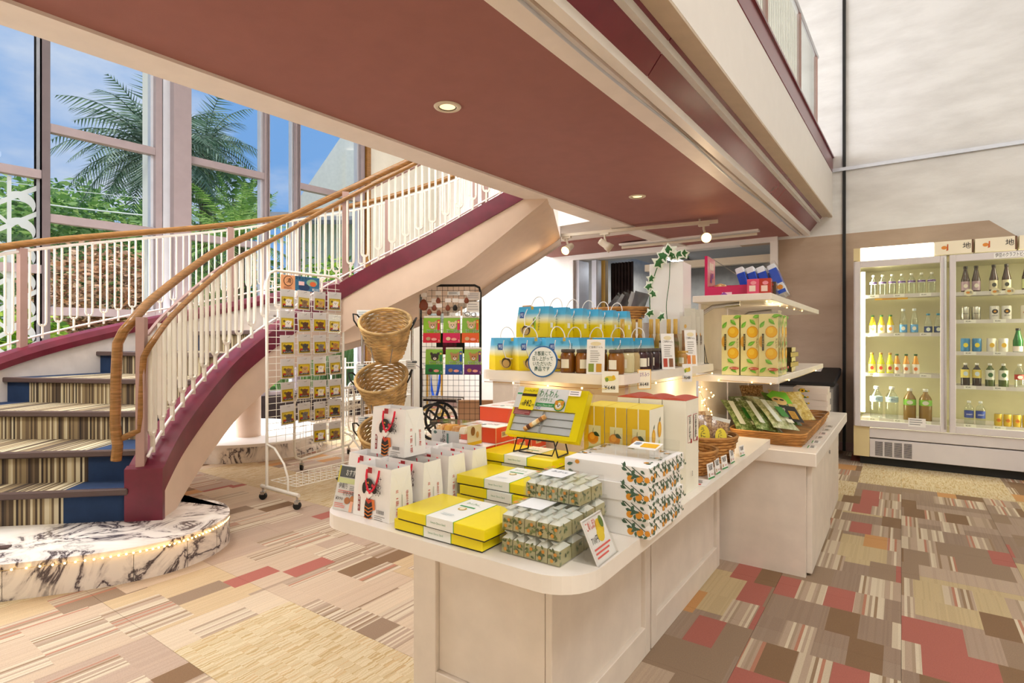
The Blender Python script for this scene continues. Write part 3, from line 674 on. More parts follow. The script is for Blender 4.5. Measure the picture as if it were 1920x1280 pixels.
shrub('copper_bush', 'large bush with copper-brown leaves outside the second window', 'bush', gp(195, 10.6), [((0, 0, 1.9), (1.25, 1.2, 1.15)), ((-.7, -.5, 1.4), (.8, .8, .9)), ((.8, .55, 1.4), (.8, .8, .9))], 5600, .075, 'leaf red', seed=7)
shrub('garden_shrub', 'yellow-green shrub outside the ornamented window', 'bush', gp(28, 8.6), [((0, 0, 1.0), (.7, .8, .7)), ((-.2, -.8, 1.0), (.7, .6, .6))], 2200, .09, 'leaf bright', seed=8)
shrub('garden_shrub', 'clipped bright hedge below the neighbouring roof', 'bush', gp(622, 13), [((0, 0, 2.1), (1.5, 1.4, 1.0)), ((-.9, -.8, 1.2), (1.2, 1.2, 1.0))], 3600, .085, 'leaf bright', seed=9)
shrub('garden_shrub', 'green shrub behind the stair railing between two narrow mullions', 'bush', gp(470, 12), [((0, 0, 1.8), (1.3, 1.2, 1.2))], 2600, .09, 'leaf tree', seed=10)
shrub('garden_shrub', 'low dark green shrub at the foot of the window post', 'bush', gp(345, 11), [((0, 0, 1.2), (1.1, 1.0, .9))], 2200, .085, 'leaf tree', seed=11)
def fronds(name, label, loc, zt, n, ln, droop, m, trunk_r, seed, wid=.24, nl=20):
    rd = random.Random(seed); t = thing(name, label, 'tree', loc + (0,)); q = B().use('bark')
    q.tube([(0, 0, 0), (.05, 0, zt*.5), (0, 0, zt)], [trunk_r*1.2, trunk_r, trunk_r*.9], n=10); q.build('trunk', t)
    for k in range(n):
        az = k*2.399+rd.random()*.3; el = lerp(1.35, -.35, (k+.5)/n)+rd.uniform(-.12, .12); l_ = ln*rd.uniform(.85, 1.1)
        d = V((math.cos(az)*math.cos(el), math.sin(az)*math.cos(el), math.sin(el))); pts = []; p = V((0, 0, zt)); 
        for i in range(nl+1):
            pts.append(p.copy()); p = p+d*(l_/nl); d = (d+V((0, 0, -droop/nl))).normalized()
        vs, fs = [], []
        side0 = V((-math.sin(az), math.cos(az), 0))
        for i in range(2, nl):
            tg = (pts[i+1]-pts[i]).normalized(); L_ = wid*l_*math.sin(PI*min(1, (i+1.5)/(nl+1)))**.6
            for s_ in (-1, 1):
                dd = (side0*s_+tg*.7+V((0, 0, -.25-.3*rd.random()))).normalized(); k0 = len(vs)
                vs += [pts[i]-tg*l_*.012, pts[i]+tg*l_*.012, pts[i]+dd*L_]; fs.append((k0, k0+1, k0+2))
        b = B(); b.add(vs, fs, m); b.tube(pts[::4]+[pts[-1]], [.02*ln/2*(1-.15*i) for i in range(len(pts[::4])+1)], m, n=4); b.build('frond', t)
    return t
fronds('palm_tree', 'tall fan palm with hanging fronds in the second window', gp(290, 14), 5.9, 58, 2.3, 1.7, 'leaf palm', .2, 2, .30, 26)
fronds('palm_tree', 'second palm crown seen right of the brown window post', gp(385, 16.5), 6.9, 40, 1.9, 1.8, 'leaf palm', .18, 5, .30, 24)
fronds('sago_palm', 'sago palm with stiff arching fronds seen over the far handrail', gp(445, 11), 3.15, 44, 1.5, .8, 'leaf cycad', .16, 9, .16, 30)
def grass(label, loc, n, h, seed, m='leaf grass'):
    rd = random.Random(seed); t = thing('ornamental_grass', label, 'plant', loc + (0,)); vs, fs = [], []
    for _ in range(n):
        a = rd.random()*6.28; r = rd.random()*.25; x, y = r*math.cos(a), r*math.sin(a); hh = h*rd.uniform(.6, 1.1); dx, dy = math.cos(a)*hh*.45, math.sin(a)*hh*.45; k = len(vs)
        vs += [(x-.01, y, 0), (x+.01, y, 0), (x+dx*.5+.009, y+dy*.5, hh*.75), (x+dx*.5-.009, y+dy*.5, hh*.75), (x+dx*1.3, y+dy*1.3, hh*.8)]; fs += [(k, k+1, k+2, k+3), (k+3, k+2, k+4)]
    B().add(vs, fs, m).build('blades', t); return t
grass('tall pale grass outside the window right of the sticker rack', gp(628, 11.0), 700, 2.0, 4); grass('pale grass clump behind the sticker rack', gp(560, 9.6), 500, 1.8, 5); grass('leafy grass clump at the left window foot', gp(52, 8.2), 300, 1.0, 6, 'leaf bright')
nb = thing('neighbour_house', 'cream gabled house with grey roof beyond the hedge', 'building', gp(660, 20) + (0,), .6)
q = B().use('house wall'); q.add([(-2.4, 0, 0), (4, 0, 0), (4, 0, 11), (-.35, 0, 8.6), (-2.4, 0, 5.6), (-2.4, 4, 0), (4, 4, 0), (4, 4, 11), (-.35, 4, 8.6), (-2.4, 4, 5.6)], [(0, 1, 2, 3, 4), (9, 8, 7, 6, 5), (4, 3, 8, 9), (3, 2, 7, 8), (0, 4, 9, 5)]); q.box(-.2, .9, -.12, 0, 6.3, 8.0); q.build('wall', nb)
q = B().use('house roof'); q.hexa([(-4, -.8, 5.2), (4, -.8, 5.2), (4, 1, 5.9), (-4, 1, 5.9)], [(-4, -.8, 5.35), (4, -.8, 5.35), (4, 1, 6.05), (-4, 1, 6.05)]); q.build('roof', nb)
for zz, dz in ((380, 0), (360, .2)):
    q = B().use('#eef0f2'); a, c = at(-40, zz-14-dz*60, 12), at(300, zz+27-dz*60, 12.5); q.tube([a, (a+c)/2-V((0, 0, .03)), c], .018 if dz == 0 else .008, n=6)
    tag(q.build('overhead_wire'), 'thicker overhead wire crossing the second window' if dz == 0 else 'thin overhead wire above the thicker one', 'wire')
# ------------------------------------------------------------------ shop seen through the opening
q = B(); q.box(-4.24, 1.2, 11.2, 11.4, 0, 3.0, 'back room'); q.box(-4.24, -4.1, 7.71, 11.4, 0, 3.0, 'back room'); q.box(1.0, 1.2, 7.2, 11.4, 0, 3.0, 'back room'); struct(q.build('wall_shop'))
q = B().use('grey plastic'); q.box(-3.82, 1.2, 7.21, 11.4, 2.62, 2.8); q.box(-3.82, 1.2, 7.6, 7.9, 2.42, 2.62); struct(q.build('ceiling.003'))
q = B().use('ground'); q.box(-3.82, 1.2, 7.21, 11.4, -.1, 0.001); struct(q.build('floor.002'))
for i, (x, y, l_, lab) in enumerate(((-3.15, 9.6, 1.3, 'fluorescent tube lamp on the shop ceiling behind the wicker basket'), (-1.0, 8.9, 1.5, 'fluorescent tube lamp on the shop ceiling behind the pink display'))):
    t = thing('tube_lamp', lab, 'lamp', (x, y, 2.56)); B().use('fridge white').box(-.09, .09, -l_/2, l_/2, 0, .05).build('housing', t); B().use('tube white').cyl((0, -l_/2+.04, -.025), (0, l_/2-.04, -.025), .022, n=10).build('tube', t); light('AREA', 'tube_glow', (x, y, 2.5), 45, (.95, .98, 1), shape='RECTANGLE', size=.06, size_y=l_)
q = B().use('curtain'); pts = [(-3.42+.34*i/40, .03*math.sin(i*1.1)) for i in range(41)]
q.strip([V((x, 7.35+y, .85)) for x, y in pts], [V((x, 7.35+y, 2.3)) for x, y in pts], smooth=True); q.strip([V((x, 7.36+y, 2.3)) for x, y in pts], [V((x, 7.36+y, .85)) for x, y in pts], smooth=True); tag(q.build('curtain'), 'dark brown curtain drawn aside in the opening', 'curtain')
q = B(); q.box(-3.82, -3.75, 7.0, 7.3, .85, 2.33, 'silver alu'); q.box(-3.60, -3.53, 7.1, 7.3, .85, 2.33, 'silver alu'); q.box(-3.5, -3.44, 7.2, 7.3, .85, 2.33, '#b08f3c'); struct(q.build('trim_16'))
q = B().use('beige plastic'); q.box(0, .33, 0, .12, 0, .09); q.box(.35, 1.95, 0, .12, .01, .1); tag(q.build('roller_blind_box', None, (-2.86, 7.22, 2.13)), 'long beige roller shutter box hung under the opening lintel', 'box')
sh_ = thing('clothes_table', 'table of folded dark clothes in the shop behind', 'table', (-2.3, 9.4, 0)); B().use('dark void').box(-1.1, 1.1, -.4, .4, 0, .9).build('body', sh_)
rd = random.Random(11)
for i in range(9):
    c_ = rd.choice(['#3a3d46', '#5d6c8c', '#2a2626', '#8a8f98', '#50463e']); x = -3.2+i*.24
    q = B().use(c_); q.box(-.11, .11, -.15, .15, 0, .10+.09*rd.random()); q.box(-.10, .10, -.14, .14, .1, .14); tag(q.build('folded_garment', None, (x, 9.3+.1*rd.random(), .901), (0, 0, rd.uniform(-.2, .2)), bev=.02), 'folded dark garment on the clothes table, %s' % ORD[i] if i < 8 else 'folded dark garment at the right end of the clothes table', 'clothing', 'folded clothes in the shop behind')
# ------------------------------------------------------------------ ceiling fittings
for x, y, lab in ((-1.888, 2.119, 'recessed round downlight in the soffit nearer the camera'), (-1.786, 4.347, 'recessed round downlight in the soffit farther back')):
    t = thing('downlight', lab, 'downlight', (x, y, 2.384)); B().use('beige plastic').lathe([(.045, .0), (.047, -.006), (.066, -.005), (.07, .0)], n=28).build('rim', t)
    B().use('downlight glow').lathe([(.046, .0), (.038, .0), (.0, .001)], n=24).build('reflector', t); B().use('black steel').lathe([(.046, -.003), (.041, -.0035), (.041, 0), (.046, 0)], n=24, close=True).build('baffle', t)
    l_ = light('SPOT', 'downlight_beam', (x, y, 2.36), 12, (1, .82, .58), spot_size=2.0, spot_blend=.8, shadow_soft_size=.05)
tr = thing('light_track', 'white ceiling track for the spotlights under the soffit', 'track', (-1.45, 5.53, 2.33)); A = V((-2.1, -.30, 0))
q = B().use('beige plastic'); dr = A.normalized(); pn = V((-dr.y, dr.x, 0))*.018; q.hexa([-pn, A-pn, A+pn, pn], [p+V((0, 0, .03)) for p in (-pn, A-pn, A+pn, pn)]); q.build('track_rail', tr)
for f_ in (.08, .5, .92): p = A*f_; B().use('beige plastic').cyl((p.x, p.y, .03), (p.x, p.y, .055), .01, n=8).build('bracket', tr)
def spot(label, x, y, tilt, az, lit):
    t = thing('spotlight', label, 'spotlight', (x, y, 2.33)); B().use('beige plastic').box(-.05, .05, -.018, .018, -.02, 0).build('adapter', t); B().use('beige plastic').tube([(0, 0, -.02), (0, 0, -.05), (.012, 0, -.09)], .011, n=8).build('arm', t)
    h = B(); h.lathe([(0, .09), (.03, .085), (.036, .06), (.036, .0), (.042, -.005), (.05, -.07), (.047, -.07), (.03, -.03)], 'beige plastic', 18); h.lathe([(.046, -.066), (.0, -.060)], 'bulb warm' if lit else 'grey plastic', 18)
    h.build('lamp_head', t, (.015, 0, -.13), V(tilt).to_track_quat('-Z', 'Y').to_euler()); return t
spot('lit spotlight on the track, pointing down left over the blue bags', -3.0, 5.32, (-.05, -.95, -.55), 0, True); spot('unlit spotlight with dangling wire in the middle of the track', -2.57, 5.37, (.9, .5, -.75), 0, False); spot('bright spotlight at the right end of the track facing the camera', -1.58, 5.51, (.42, -.90, -.25), 0, True)
for x, y, tx, ty in ((-3.0, 5.25, -3.2, 4.0), (-1.56, 5.44, -1.2, 3.4)):
    l_ = light('SPOT', 'spotlight_beam', (x, y, 2.17), 30, (1, .72, .42), spot_size=1.7, spot_blend=.6, shadow_soft_size=.03); aim(l_, (tx, ty, 1.0))
lt = thing('batten_lamp', 'slim unlit batten lamp on the burgundy ceiling by the lintel', 'lamp', (-2.05, 6.4, 2.385)); q = B().use('fascia white'); q.box(-.8, .8, -.05, .05, -.02, 0); q.build('housing', lt); q = B().use('beige plastic'); q.cyl((-.78, 0, -.045), (.78, 0, -.045), .016, n=10); q.build('tube', lt)
ac = thing('screen_housing', 'boxy cream projection screen housing hung under the stair', 'housing', (-3.9, 5.45, 2.19), .62); q = B().use('beige plastic'); q.box(-.19, .19, -.09, .09, 0, .16); q.box(-.192, .192, -.093, -.088, .07, .08); q.build('case', ac, bev=.008)
for x in (-.12, .12): B().use('brass').cyl((x, 0, .16), (x, 0, .24), .006, n=8).build('hanger', ac)
sd = B(); sd.lathe([(0, -.03), (.025, -.03), (.035, -.012), (.045, -.01), (.045, 0)], 'beige plastic', 18); tag(sd.build('smoke_detector', None, (-3.35, 5.9, 2.43)), 'small round detector on the alcove ceiling beside the screen housing', 'detector')
q = B().use('grey plastic'); q.tube([(-4.33, 7.58, 2.42), (-4.33, 7.58, 0)], .012, n=8); q.tube([(-4.27, 7.57, 2.42), (-4.27, 7.57, 0)], .012, n=8); tag(q.build('conduit_pair'), 'pair of grey pipes running down the white wall corner', 'pipe')
# ------------------------------------------------------------------ display island (front table)
def rrect(x0, x1, y0, y1, r, n=6, corners=(1, 1, 1, 1)):
    out_ = []
    for (cx, cy, a0), k in zip(((x0+r, y0+r, PI), (x1-r, y0+r, 1.5*PI), (x1-r, y1-r, 0), (x0+r, y1-r, .5*PI)), corners):
        if k: out_ += [(cx+r*math.cos(a0+PI/2*i/n), cy+r*math.sin(a0+PI/2*i/n)) for i in range(n+1)]
        else: out_.append(((x0 if cx < (x0+x1)/2 else x1), (y0 if cy < (y0+y1)/2 else y1)))
    return out_
TZ = .695
isl = thing('display_table', 'white painted display island with rounded worktop in the foreground', 'table', (-1.06, 1.32, 0))
ox, oy = -1.06, 1.32
q = B().use('white lacquer'); q.prism([(x-ox, y-oy) for x, y in rrect(-1.43, -.545, 1.012, 3.06, .11, 8, (1, 1, 0, 0))], .655, TZ); q.build('table_top', isl, bev=.004, seg=2)
q = B().use('counter white'); q.box(-1.30-ox, -.815-ox, 1.345-oy, 3.03-oy, 0.02, .655); q.build('carcass', isl)
def frame_panel(par, P, w_, h_, st, rail, base, m='counter white', t=.022):
    # P(u, v, out) maps panel coordinates to island coordinates
    def slab(u0, u1, v0, v1, o0, o1, name):
        a = [P(u0, v0, o0), P(u1, v0, o0), P(u1, v0, o1), P(u0, v0, o1)]; c = [P(u0, v1, o0), P(u1, v1, o0), P(u1, v1, o1), P(u0, v1, o1)]
        B().use(m).hexa(a, c).build(name, par, bev=.002)
    slab(0, st, 0, h_, 0, t, 'stile'); slab(w_-st, w_, 0, h_, 0, t, 'stile'); slab(st, w_-st, 0, base, 0, t, 'bottom_rail'); slab(st, w_-st, h_-rail, h_, 0, t, 'top_rail'); slab(st, w_-st, base, h_-rail, 0, .006, 'panel')
frame_panel(isl, lambda u, v, o: V((-1.33+u-ox, 1.345-o-oy, v)), .513, .655, .10, .02, .13)
for y0, y1 in ((1.323, 2.06), (2.075, 3.055)): frame_panel(isl, lambda u, v, o: V((-.815+o-ox, y0+u-oy, v)), y1-y0, .655, .05, .03, .11)
# riser with jam shelf
rs = thing('shelf_riser', 'white riser with upper shelf of jars and blue bags standing on the island', 'shelf', (-1.1, 2.5, TZ))
B().use('paper cream').box(-.25, .20, -.38, .50, 0, .345).build('riser_body', rs)
q = B().use('white lacquer'); q.prism([(x+1.1, y-2.5) for x, y in rrect(-1.43, -.80, 1.80, 2.965, .05, 5, (1, 1, 0, 0))], .345, .381); q.build('shelf_board', rs, bev=.003, seg=2)
B().use('beige strip').box(-.18, .28, -.62, -.59, .30, .344).build('shelf_rail', rs)
# second counter
c2 = thing('display_counter', 'white painted box counter behind the island carrying the wicker tray', 'counter', (-.8, 3.14, 0))
q = B().use('white lacquer'); q.box(-.55, .455, -.02, 1.87, .565, .635); q.build('counter_top', c2, bev=.004)
B().use('counter white').box(-.5, .405, 0, .03, 0, .565).build('front_panel', c2); B().use('counter white').box(-.5, .40, .03, .92, .02, .56).build('carcass', c2); B().use('counter white').box(.402, .43, .035, .92, .012, .56).build('side_panel', c2, bev=.003)
B().use('counter white').box(-.5, .41, 1.05, 1.72, .0, .56).build('rear_base', c2)
B().use('chrome').cyl((.432, .84, .50), (.436, .84, .50), .012, n=10).build('knob', c2)
# shelf tower on the second counter
tw = thing('shelf_tower', 'two-level white shelf tower standing on the box counter', 'shelf', (-.72, 3.0, .635))
B().use('white lacquer').box(-.20, .22, 0, 1.95, .345, .38).build('shelf_board', tw, bev=.003)
B().use('white lacquer').box(-.20, .19, 0, 1.95, .765, .80).build('shelf_board', tw, bev=.003)
for y in (.16, .75, 1.35): B().use('counter white').box(-.215, -.2, y, y+.56, 0, .8).build('back_panel', tw)
B().use('counter white').box(-.19, -.02, 1.47, 1.50, 0, .345).build('upright', tw)
for y in (.10, .98): B().use('chrome').tube([(-.19, y, .70), (-.12, y, .745), (.02, y, .755)], .012, n=8).build('bracket', tw)
led_string('fairy lights under the upper shelf of the tower', [(-.56, 3.05, 1.395), (-.56, 3.6, 1.392), (-.55, 4.2, 1.395)], 6, .004)
led_string('fairy lights along the lower tower shelf edge', [(-.78, 2.99, .99), (-.6, 2.985, .985), (-.51, 2.985, .985), (-.49, 3.5, .985), (-.49, 4.4, .985)], 5, .004)
led_string('fairy lights under the front edge of the jam shelf', [(-1.40, 1.79, 1.03), (-1.2, 1.79, 1.03), (-1.0, 1.79, 1.025), (-.83, 1.80, 1.03), (-.79, 2.2, 1.03), (-.79, 2.9, 1.03)], 7, .004)
led_string('fairy lights bunched at the tower foot behind the candy basket', [(-.89, 3.06, .72), (-.84, 3.08, .8), (-.90, 3.1, .86), (-.83, 3.08, .9), (-.9, 3.05, .94), (-.84, 3.12, .76)], 22, .004)
light('POINT', 'fairy_glow', (-.80, 3.12, .84), 1.1, (1, .75, .4), shadow_soft_size=.06); light('POINT', 'fairy_glow', (-.84, 2.6, .98), 1.0, (1, .78, .45), shadow_soft_size=.08); light('POINT', 'fairy_glow', (-1.15, 1.83, .99), .7, (1, .78, .45), shadow_soft_size=.06); light('POINT', 'fairy_glow', (-.6, 3.5, 1.36), .6, (1, .78, .45), shadow_soft_size=.05)
# ------------------------------------------------------------------ drinks cooler
FR = (-.38, 6.34)
fr = thing('drinks_cooler', 'large white glass-door drinks cooler with lit sign band', 'cooler', (FR[0], FR[1], 0))
FW, FD = 2.9, .62
q = B(); q.box(0, .03, 0, FD, .08, 1.96, 'fridge white'); q.box(FW-.03, FW, 0, FD, .08, 1.96, 'fridge white'); q.box(.03, FW-.03, FD-.03, FD, .08, 1.96, 'fridge inner'); q.box(.03, FW-.03, .05, FD-.03, .36, .42, 'fridge inner'); q.box(.03, FW-.03, .05, FD-.03, 1.91, 1.96, 'fridge inner'); q.build('cabinet', fr)
q = B(); q.box(0, .13, -.012, .1, .08, .37, 'fridge cream'); q.build('corner_cover', fr); q = B(); q.box(.13, FW, -.01, .1, .08, .255, 'fridge white'); q.build('base_panel', fr, bev=.004); q = B(); q.box(.13, FW, -.016, .1, .265, .36, 'fridge white'); q.build('sill_panel', fr, bev=.004)
for k in range(4):
    g = B()
    for i in range(13): g.box(.175+k*.075, .235+k*.075, -.0125, -.0095, .10+i*.0105, .105+i*.0105, 'rubber')
    g.build('vent_grille', fr)
q = B().use('rubber'); q.box(.05, FW, .05, FD, 0, .08); q.build('plinth', fr)
q = B().use('fridge cream'); q.box(0, .055, -.02, .12, 1.965, 2.085); q.build('sign_end', fr)
q = B().use('sign glow'); q.box(.056, .62, -.02, .12, 1.968, 2.085); q.build('sign_light', fr)
for k, x in enumerate((.625, .91, 1.2, 1.49, 1.78, 2.07)):
    q = B(); q.box(x, x+.275, -.02, .12, 1.968, 2.085, '#f4ead0'); F_ = q.face((x, -.0205, 1.968), (1, 0, 0), (0, 0, 1)); F_.ell(.07, .06, .02, .016, '#e08a2a').poly([(.085, .03), (.10, .035), (.10, .09), (.092, .09)], '#c9622a').txt('地', .20, .04, .045, '#2c2620')
    F_.rect(.262, 0, .013, .117, '#6a4526'); q.build('sign_panel', fr)
DW = .655
for k in range(4):
    x0 = .012+k*.72-(.0 if k else 0); dr_ = B().use('fridge white'); fw = .045; x1 = x0+.70
    for a, c, e, g in ((x0, x0+fw, .37, 1.955), (x1-fw, x1, .37, 1.955)): dr_.box(a, c, -.045, -.005, e, g)
    dr_.box(x0+fw, x1-fw, -.045, -.005, .37, .43); dr_.box(x0+fw, x1-fw, -.045, -.005, 1.895, 1.955); d_ = dr_.build('door', fr, bev=.003)
    B().use('cooler glass').box(x0+fw, x1-fw, -.030, -.022, .43, 1.895).build('pane', d_); B().use('chrome').box(x1-.016, x1-.004, -.055, -.045, .40, 1.94).build('handle', d_)
    if k == 1: q = B(); q.face((x0+.30, -.0465, 1.90), (1, 0, 0), (0, 0, 1)).rect(0, 0, .24, .045, '#f4f2ee').txt('伊豆のクラフトビール', .01, .008, .03, '#2a2a2a', .22); q.build('door_label', d_)
    if k == 0: q = B(); q.face((x0+.42, -.0465, .40), (1, 0, 0), (0, 0, 1)).rect(0, 0, .13, .08, '#f4f2ee').lines(.01, .06, .1, 3, .02, .007, '#888888'); q.build('door_label', d_)
q = B(); q.cyl((.075, .05, .5), (.075, .05, 1.86), .018, n=10, m='cooler tube'); q.cyl((1.44, .05, .5), (1.44, .05, 1.86), .018, n=10, m='cooler tube'); q.build('lamp_tube', fr)
for zz, yy in ((1.75, .2), (1.2, .2), (.7, .2)): light('AREA', 'cooler_light', (FR[0]+.10, FR[1]+.08, zz), 3.2, (1, .95, .72), (0, -PI/2+.35, 0), shape='RECTANGLE', size=.4, size_y=.06); light('AREA', 'cooler_light', (FR[0]+1.40, FR[1]+.08, zz), 3.2, (1, .95, .72), (0, PI/2-.35, 0), shape='RECTANGLE', size=.4, size_y=.06)
SH = {0: [1.63, 1.26, .875, .44], 1: [1.625, 1.375, 1.09, .785, .44]}
for k in (0, 1):
    x0 = .06+k*.72
    for z in SH[k]:
        q = B().use('fridge white'); q.box(x0, x0+.64, .08, .5, z-.012, z); q.box(x0, x0+.64, .075, .08, z-.028, z+.006); s_ = q.build('shelf', fr)
        for j in range(3):
            g = B(); g.face((x0+.06+j*.2, .0745, z-.024), (1, 0, 0), (0, 0, 1)).rect(0, 0, .085, .03, '#f5f3ee').txt('¥240', .012, .008, .014, '#444444'); g.build('price_tag', s_)
q = B(); q.face((.17, .0735, 1.583), (1, 0, 0), (0, 0, 1)).rect(0, 0, .26, .017, '#e7b020').lines(.06, .005, .12, 1, 1, .006, '#b06a10'); q.build('shelf_notice', fr)
# bottles and cans, each its own thing
def prof_bottle(h, r, neck, shoulder, capr):
    return [(0, 0), (r*.95, 0), (r, h*.03), (r, h*shoulder), (r*.82, h*(shoulder+.08)), (neck, h*.86), (neck, h*.93), (0, h*.93)]
def drink(name, label, cat, x, y, z, kind, body, cap, lab, group, l0=.25, l1=.6, h=.2, r=.03, ink=None, word=None, word_c='#ffffff', lab2=None):
    t = thing(name, label, cat, (FR[0]+x, FR[1]+y, z+.0005), 0, group); n_ = 16
    if kind == 'can':
        B().use(body).lathe([(0, .004), (r*.8, 0), (r*.86, .004), (r, .012), (r, h-.012), (r*.88, h-.002)], n=n_).build('body', t); B().use('chrome').lathe([(r*.88, h-.002), (r*.82, h-.004), (0, h-.004)], n=n_).build('lid', t); zz0, zz1, rr = .02, h-.02, r
    else:
        nk = r*(.42 if kind == 'glass' else .36); so = .5 if kind == 'glass' else .66
        B().use(body).lathe(prof_bottle(h, r, nk, so, nk), n=n_).build('body', t); B().use(cap).lathe([(0, h), (nk*1.12, h), (nk*1.15, h*.99), (nk*1.15, h*.91), (0, h*.91)], n=12).build('cap', t); rr = r*1.012
        if lab: B().use(lab).lathe([(rr, h*l0), (rr, h*l1)], n=n_).build('wrap_label', t)
        if lab2: B().use(lab2).lathe([(rr*1.003, h*(l0+.02)), (rr*1.003, h*(l0+.1))], n=n_).build('label_band', t)
        zz0, zz1 = h*l0, h*l1
    if ink or word:
        p = B(); F_ = p.face((0, -rr-.002, (zz0+zz1)/2), (1, 0, 0), (0, 0, 1))
        if ink == 'star': F_.ell(0, .012, r*.62, r*.62, '#17181c'); F_.poly([(math.sin(a)*r*(.4 if i % 2 == 0 else .17), .012+math.cos(a)*r*(.4 if i % 2 == 0 else .17)) for i, a in enumerate([PI*j/5 for j in range(10)])], '#f0a83a')
        elif ink: F_.ell(0, 0, r*.5, min((zz1-zz0)*.36, r*.6), ink)
        if word: F_.txt(word, 0, -.006 if ink != 'star' else -.03, .012, word_c, r*1.25, True)
        p.build('label_print', t)
    return t
def row(k, z, spec):
    for s_ in spec:
        n_ = len(s_['xs'])
        for i, x in enumerate(s_['xs']):
            a = dict(s_); xs = a.pop('xs'); lb_ = a.pop('lab_t'); nm = a.pop('nm'); ct = a.pop('ct')
            lab_ = lb_ + ('' if n_ == 1 else (', left one of the pair' if (n_ == 2 and i == 0) else ', right one of the pair' if n_ == 2 else ', %s' % ORD[i]))
            drink(nm, lab_, ct, .06+k*.72+x, .135, z, group=lb_, **a)
pw = lambda a, n_, st: [a+i*st for i in range(n_)]
row(0, 1.63, [dict(nm='water_bottle', ct='bottle', lab_t='clear water bottle on the top left cooler shelf', xs=pw(.095, 7, .076), kind='pet', body='clear bottle', cap='#f2f2ee', lab='#d9d4e4', l0=.55, l1=.66, h=.2, r=.031, lab2='#6a4a8c')])
row(0, 1.26, [dict(nm='juice_bottle', ct='bottle', lab_t='yellow juice bottle with white label, second cooler shelf', xs=pw(.09, 3, .072), kind='glass', body='#ddc322:x', cap='#3f7a30', lab='#f2ead8', l0=.05, l1=.45, h=.18, r=.029, ink='#e58a2c'),
    dict(nm='soda_bottle', ct='bottle', lab_t='tall clear soda bottle with blue label, second cooler shelf', xs=[.335, .42], kind='glass', body='clear bottle', cap='#dfe8f0', lab='#5fa3d6', l0=.05, l1=.36, h=.235, r=.031, ink='#f0ead8'),
    dict(nm='cider_bottle', ct='bottle', lab_t='cider bottle with navy label and blue cap, second cooler shelf', xs=[.525, .60], kind='glass', body='clear bottle', cap='#3d93b8', lab='#1f3f78', l0=.05, l1=.35, h=.185, r=.031, ink='#e8efe0')])
row(0, .875, [dict(nm='lemon_soda_bottle', ct='bottle', lab_t='bright yellow lemon soda bottle with gold cap, third cooler shelf', xs=pw(.085, 3, .073), kind='glass', body='#dde01c:x', cap='#b98a3c', lab='#e9e38c', l0=.08, l1=.45, h=.2, r=.03, ink='#d0402a'),
    dict(nm='orange_juice_bottle', ct='bottle', lab_t='orange juice bottle with green cap, third cooler shelf', xs=pw(.285, 3, .073), kind='glass', body='#e09a32:x', cap='#1f5a2c', lab='#f2ecdc', l0=.03, l1=.5, h=.19, r=.029, ink='#e8742a')])
row(0, .44, [dict(nm='large_water_bottle', ct='bottle', lab_t='large clear water bottle on the bottom cooler shelf', xs=[.12, .245], kind='pet', body='clear bottle', cap='#f2f2ee', lab='#bcd3dc', l0=.52, l1=.68, h=.31, r=.052, word='水', word_c='#3d6f9c'),
    dict(nm='large_tea_bottle', ct='bottle', lab_t='large green-label tea bottle on the bottom cooler shelf', xs=[.385, .505], kind='pet', body='#8a6a34:x', cap='#f2f2ee', lab='#7fc03c', l0=.48, l1=.66, h=.30, r=.05, ink='#e6e6d8')])
row(1, 1.625, [dict(nm='craft_beer_bottle', ct='bottle', lab_t=l_, xs=xs, kind='glass', body='#3a1c0c:x', cap='#2a1a10', lab=c_, l0=.08, l1=.42, h=.24, r=.031, ink=k_) for l_, xs, c_, k_ in (('brown craft beer bottle with mauve label', [.075, .15], '#b79aa8', '#f0e6da'), ('brown craft beer bottle with cream patterned label', [.27, .355], '#d9cfae', '#3c3a30'), ('brown craft beer bottle with green and cream label', [.485, .565], '#c9cf9a', '#f4f0e0'))])
row(1, 1.375, [dict(nm='beer_can', ct='can', lab_t='silver beer can with black lettering', xs=[.075, .15], kind='can', body='#c9c6bc:s', cap='chrome', lab=None, h=.125, r=.033, word='Asahi', word_c='#1a1a1a'), dict(nm='beer_can', ct='can', lab_t='white beer can with gold star on black disc', xs=[.275, .355], kind='can', body='#ece8e0', cap='chrome', lab=None, h=.125, r=.034, ink='star', word='SAPPORO', word_c='#1a1a1a'), dict(nm='beer_can', ct='can', lab_t='cream beer can with orange print', xs=[.48, .56], kind='can', body='#f0e8d6', cap='chrome', lab=None, h=.125, r=.034, ink='#e79a52', word='KIRIN', word_c='#b0402a')])
row(1, 1.09, [dict(nm='chuhai_can', ct='can', lab_t='blue and yellow fruit drink can', xs=[.075, .155], kind='can', body='#3a86b8', cap='chrome', lab=None, h=.125, r=.034, ink='#f0dc3a'), dict(nm='highball_can', ct='can', lab_t='white drink can with yellow emblem', xs=[.255, .335], kind='can', body='#eee8da', cap='chrome', lab=None, h=.125, r=.034, ink='#e6b93a'), dict(nm='sake_bottle', ct='bottle', lab_t='green glass bottle with pale label', xs=[.43, .525], kind='glass', body='#1f6a2c:x', cap='#1c1a14', lab='#e9dcd6', l0=.04, l1=.26, h=.21, r=.034)])
